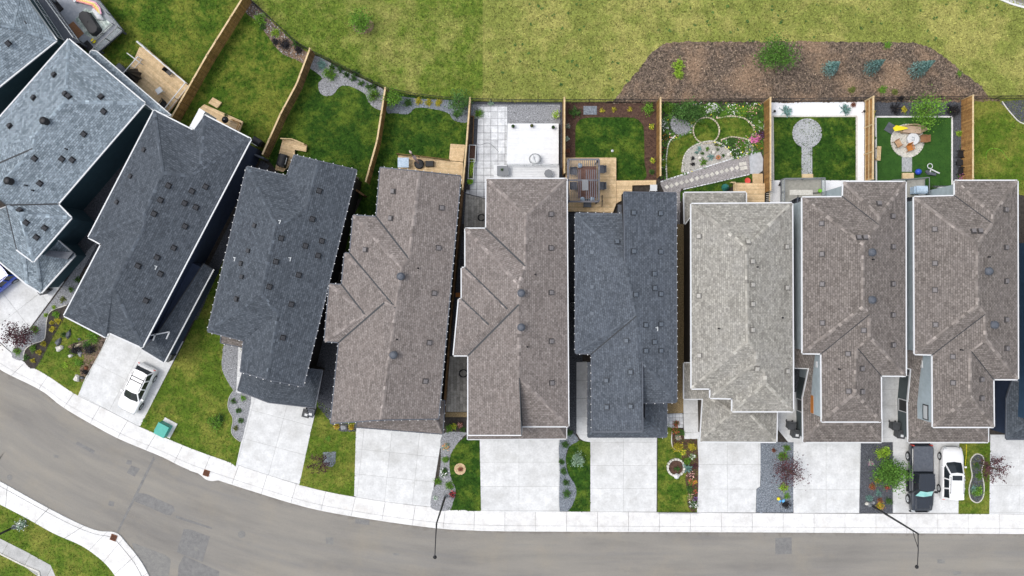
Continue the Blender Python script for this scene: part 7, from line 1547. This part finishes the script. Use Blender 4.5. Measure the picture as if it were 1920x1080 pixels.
# flower bed by the stone ring
ringstones('stone_ring', circ(1267,876,15.5), 'pale stone ring planter on the front lawn beside the flower bed', .25, (.24,.20,.22), m_stonew); sheet('ring_soil', circ(1267,876,14), -.01, .06, m_mulchr); bush(1270,880,8,'dark','dark green plant inside the pale stone ring',z=.06,shape='spiky',h=.4)
for x,y,r,k,f_,lb in [(1272,840,12,'yellow',None,'yellow green mound at the top of the front flower bed'),(1297,838,9,'yellow',None,'smaller yellow mound right of the larger one'),(1281,849,7,'green','yellow','yellow flowers below the yellow mounds'),(1299,856,7,'green','white','white yellow flowers at the driveway edge'),(1272,821,6,'pale','salmon','pale pink flowers at the top of the flower bed'),(1266,808,8,'green','red','green plant with red flowers near the walkway'),(1278,812,7,'dark',None,'dark green plant beside the walkway'),(1291,878,14,'teal',None,'bluish green spiky plant right of the stone ring'),(1289,865,9,'green',None,'green plant above the spiky bluish one'),(1303,874,8,'purple',None,'purple spiky plant at the driveway edge'),(1295,892,8,'purple','salmon','dusty purple plant below the bluish one'),(1296,903,8,'green','red','vivid red flowering plant in the flower bed'),(1303,904,5,'yellow','orange','small orange yellow plant at the driveway edge'),(1293,918,8,'dark',None,'dark green plant low in the flower bed'),(1304,921,5,'dark','red','red flowers at the driveway edge'),(1294,932,8,'green','salmon','green plant with pale flowers low in the flower bed'),(1300,946,10,'dark','white','white flowering plant at the sidewalk corner of the flower bed'),(1303,936,6,'purple','purple','small purple plant above the white flowers'),(1268,795,7,'dark','red','dark plant by the paving stones')]: bush(x,y,r,k,lb,flower=f_,nf=34,shape='spiky' if k in ('teal','purple') else 'ball')
mb = MB(); mb.lathe(W(1268,892,.0),[(.2,0),(.26,.2),(.16,.36),(.03,.42)],8); tag(add('white_ornament', mb, m_white), 'white ornament at the lower edge of the stone ring', 'ornament')
# gravel bed 7-8
for x,y,r,k,lb in [(1476,841,8,'green','topmost round green shrub in the speckled grey gravel'),(1469,856,11,'green','round green shrub above the purple tree in the grey gravel'),(1470,914,10,'lime','bright green shrub below the purple tree in the grey gravel'),(1476,931,7,'green','small green shrub nearest the sidewalk in the grey gravel'),(1474,947,10,'black','blackish shrub at the sidewalk end of the grey gravel'),(1451,845,5,'red','tiny red plant at the top left of the speckled gravel')]: bush(x,y,r,k,lb)
tree(1478,883,26,'purple','dark purple leaved tree in the speckled grey gravel',h=2.8,n=1300,ls=.065,low=.3,basepx=(1472,878))
mb = MB(); mb.lathe(W(1457,933,0),[(.03,0),(.03,.3),(.13,.36),(.16,.46),(.1,.58),(.02,.6)],12); tag(add('globe_ornament', mb, m_yellow, smoothed=True), 'pale yellow globe ornament in the speckled gravel', 'ornament')
t = thing('butterfly_ornament', W(1463,937,0), 'blue and white garden ornament beside the yellow globe', 'ornament'); mb = MB(); 
for s_ in (-1,1): mb.face([(0,0,.35),(s_*.22,.16,.42),(s_*.28,-.02,.42),(s_*.12,-.18,.38)])
add('wings', mb, mat('sky_blue_paint',(.10,.35,.65),None,5,.5,coords='obj'), t, org=O); mb = MB(); mb.tube([(0,0,0),(0,0,.38)],.015,5); add('stake', mb, m_grey, t, org=O)
# gravel bed 8-9
bush(1658,850,16,'lime','light green round shrub at the top of the dark gravel by the pickup',h=1.0,n=900); tree(1669,888,24,'mid','green leafy tree reaching over the black pickup',h=2.9,n=3800,ls=.075,low=.15,basepx=(1664,884))
for x,y,r,k,f_,lb in [(1633,868,6,'pale','pink','pink white flowers in the dark gravel'),(1636,913,7,'red','orange','orange red flowers in the dark gravel'),(1664,914,6,'red','red','brownish red plant below the leafy tree'),(1646,901,7,'yellow',None,'yellow plant at the lower left of the leafy tree'),(1647,925,7,'teal',None,'blue green plant in the middle of the dark gravel'),(1631,935,8,'teal',None,'dusky blue plant at the foot of the street lamp'),(1667,940,8,'dark',None,'dark green plant at the pickup side of the dark gravel'),(1651,949,9,'yellow','orange','yellow orange plant near the sidewalk in the dark gravel'),(1651,938,6,'red',None,'dark red plant above the yellow one')]: bush(x,y,r,k,lb,flower=f_,nf=26)
rock(1637,942,.2,.16,.2,m_gravel,'grey round stone beside the lamp base in the dark gravel',0,12); rock(1625,944,.2,.14,.2,m_stonew,'white stone left of the lamp base',20,13)
tree(1861,877,25,'purple','dark red leaved tree beside the figure eight bed',h=3.0,n=1000,ls=.065,low=.35,sparse=True,basepx=(1836,868))
bush(1837,893,8,'green','green shrub at the waist of the figure eight bed'); bush(1834,922,12,'green','green shrub in the lower loop of the figure eight bed'); bush(1828,917,8,'teal','pale teal shrub in the lower loop of the figure eight bed'); bush(1832,873,6,'dark','dark plant in the upper loop of the figure eight bed')
bush(38,985,11,'pale','pale blossoming shrub at the foot of the bottom left street lamp',flower='white',nf=60,fs=.12,h=.8)
bush(1895,805,8,'dark','dark plant by the garage at the right edge',h=.4)
def leaf_tufts():   # darker clover tufts seen all over the drier half of the park
    mb = MB(); n = 210
    for _ in range(n):
        x, y = nrs.uniform(930,1900), nrs.uniform(-10,180)
        if y > 78 and not (x < 1180 and y < 170) : continue
        w = W(x,y); s = nrs.uniform(.05,.16)
        for k in range(5):
            a = nrs.uniform(0,6.28); c = w+Vector((math.cos(a)*s*.6, math.sin(a)*s*.6, .06)); mb.face([c+Vector((s*.5*math.cos(a+q), s*.5*math.sin(a+q), nrs.uniform(0,.03))) for q in (0,1.6,3.1,4.7)], t=nrs.uniform(.7,1.2))
    o = add('clover_tufts', mb, LEAF['dark'], pk); o['kind'] = 'stuff'
leaf_tufts()
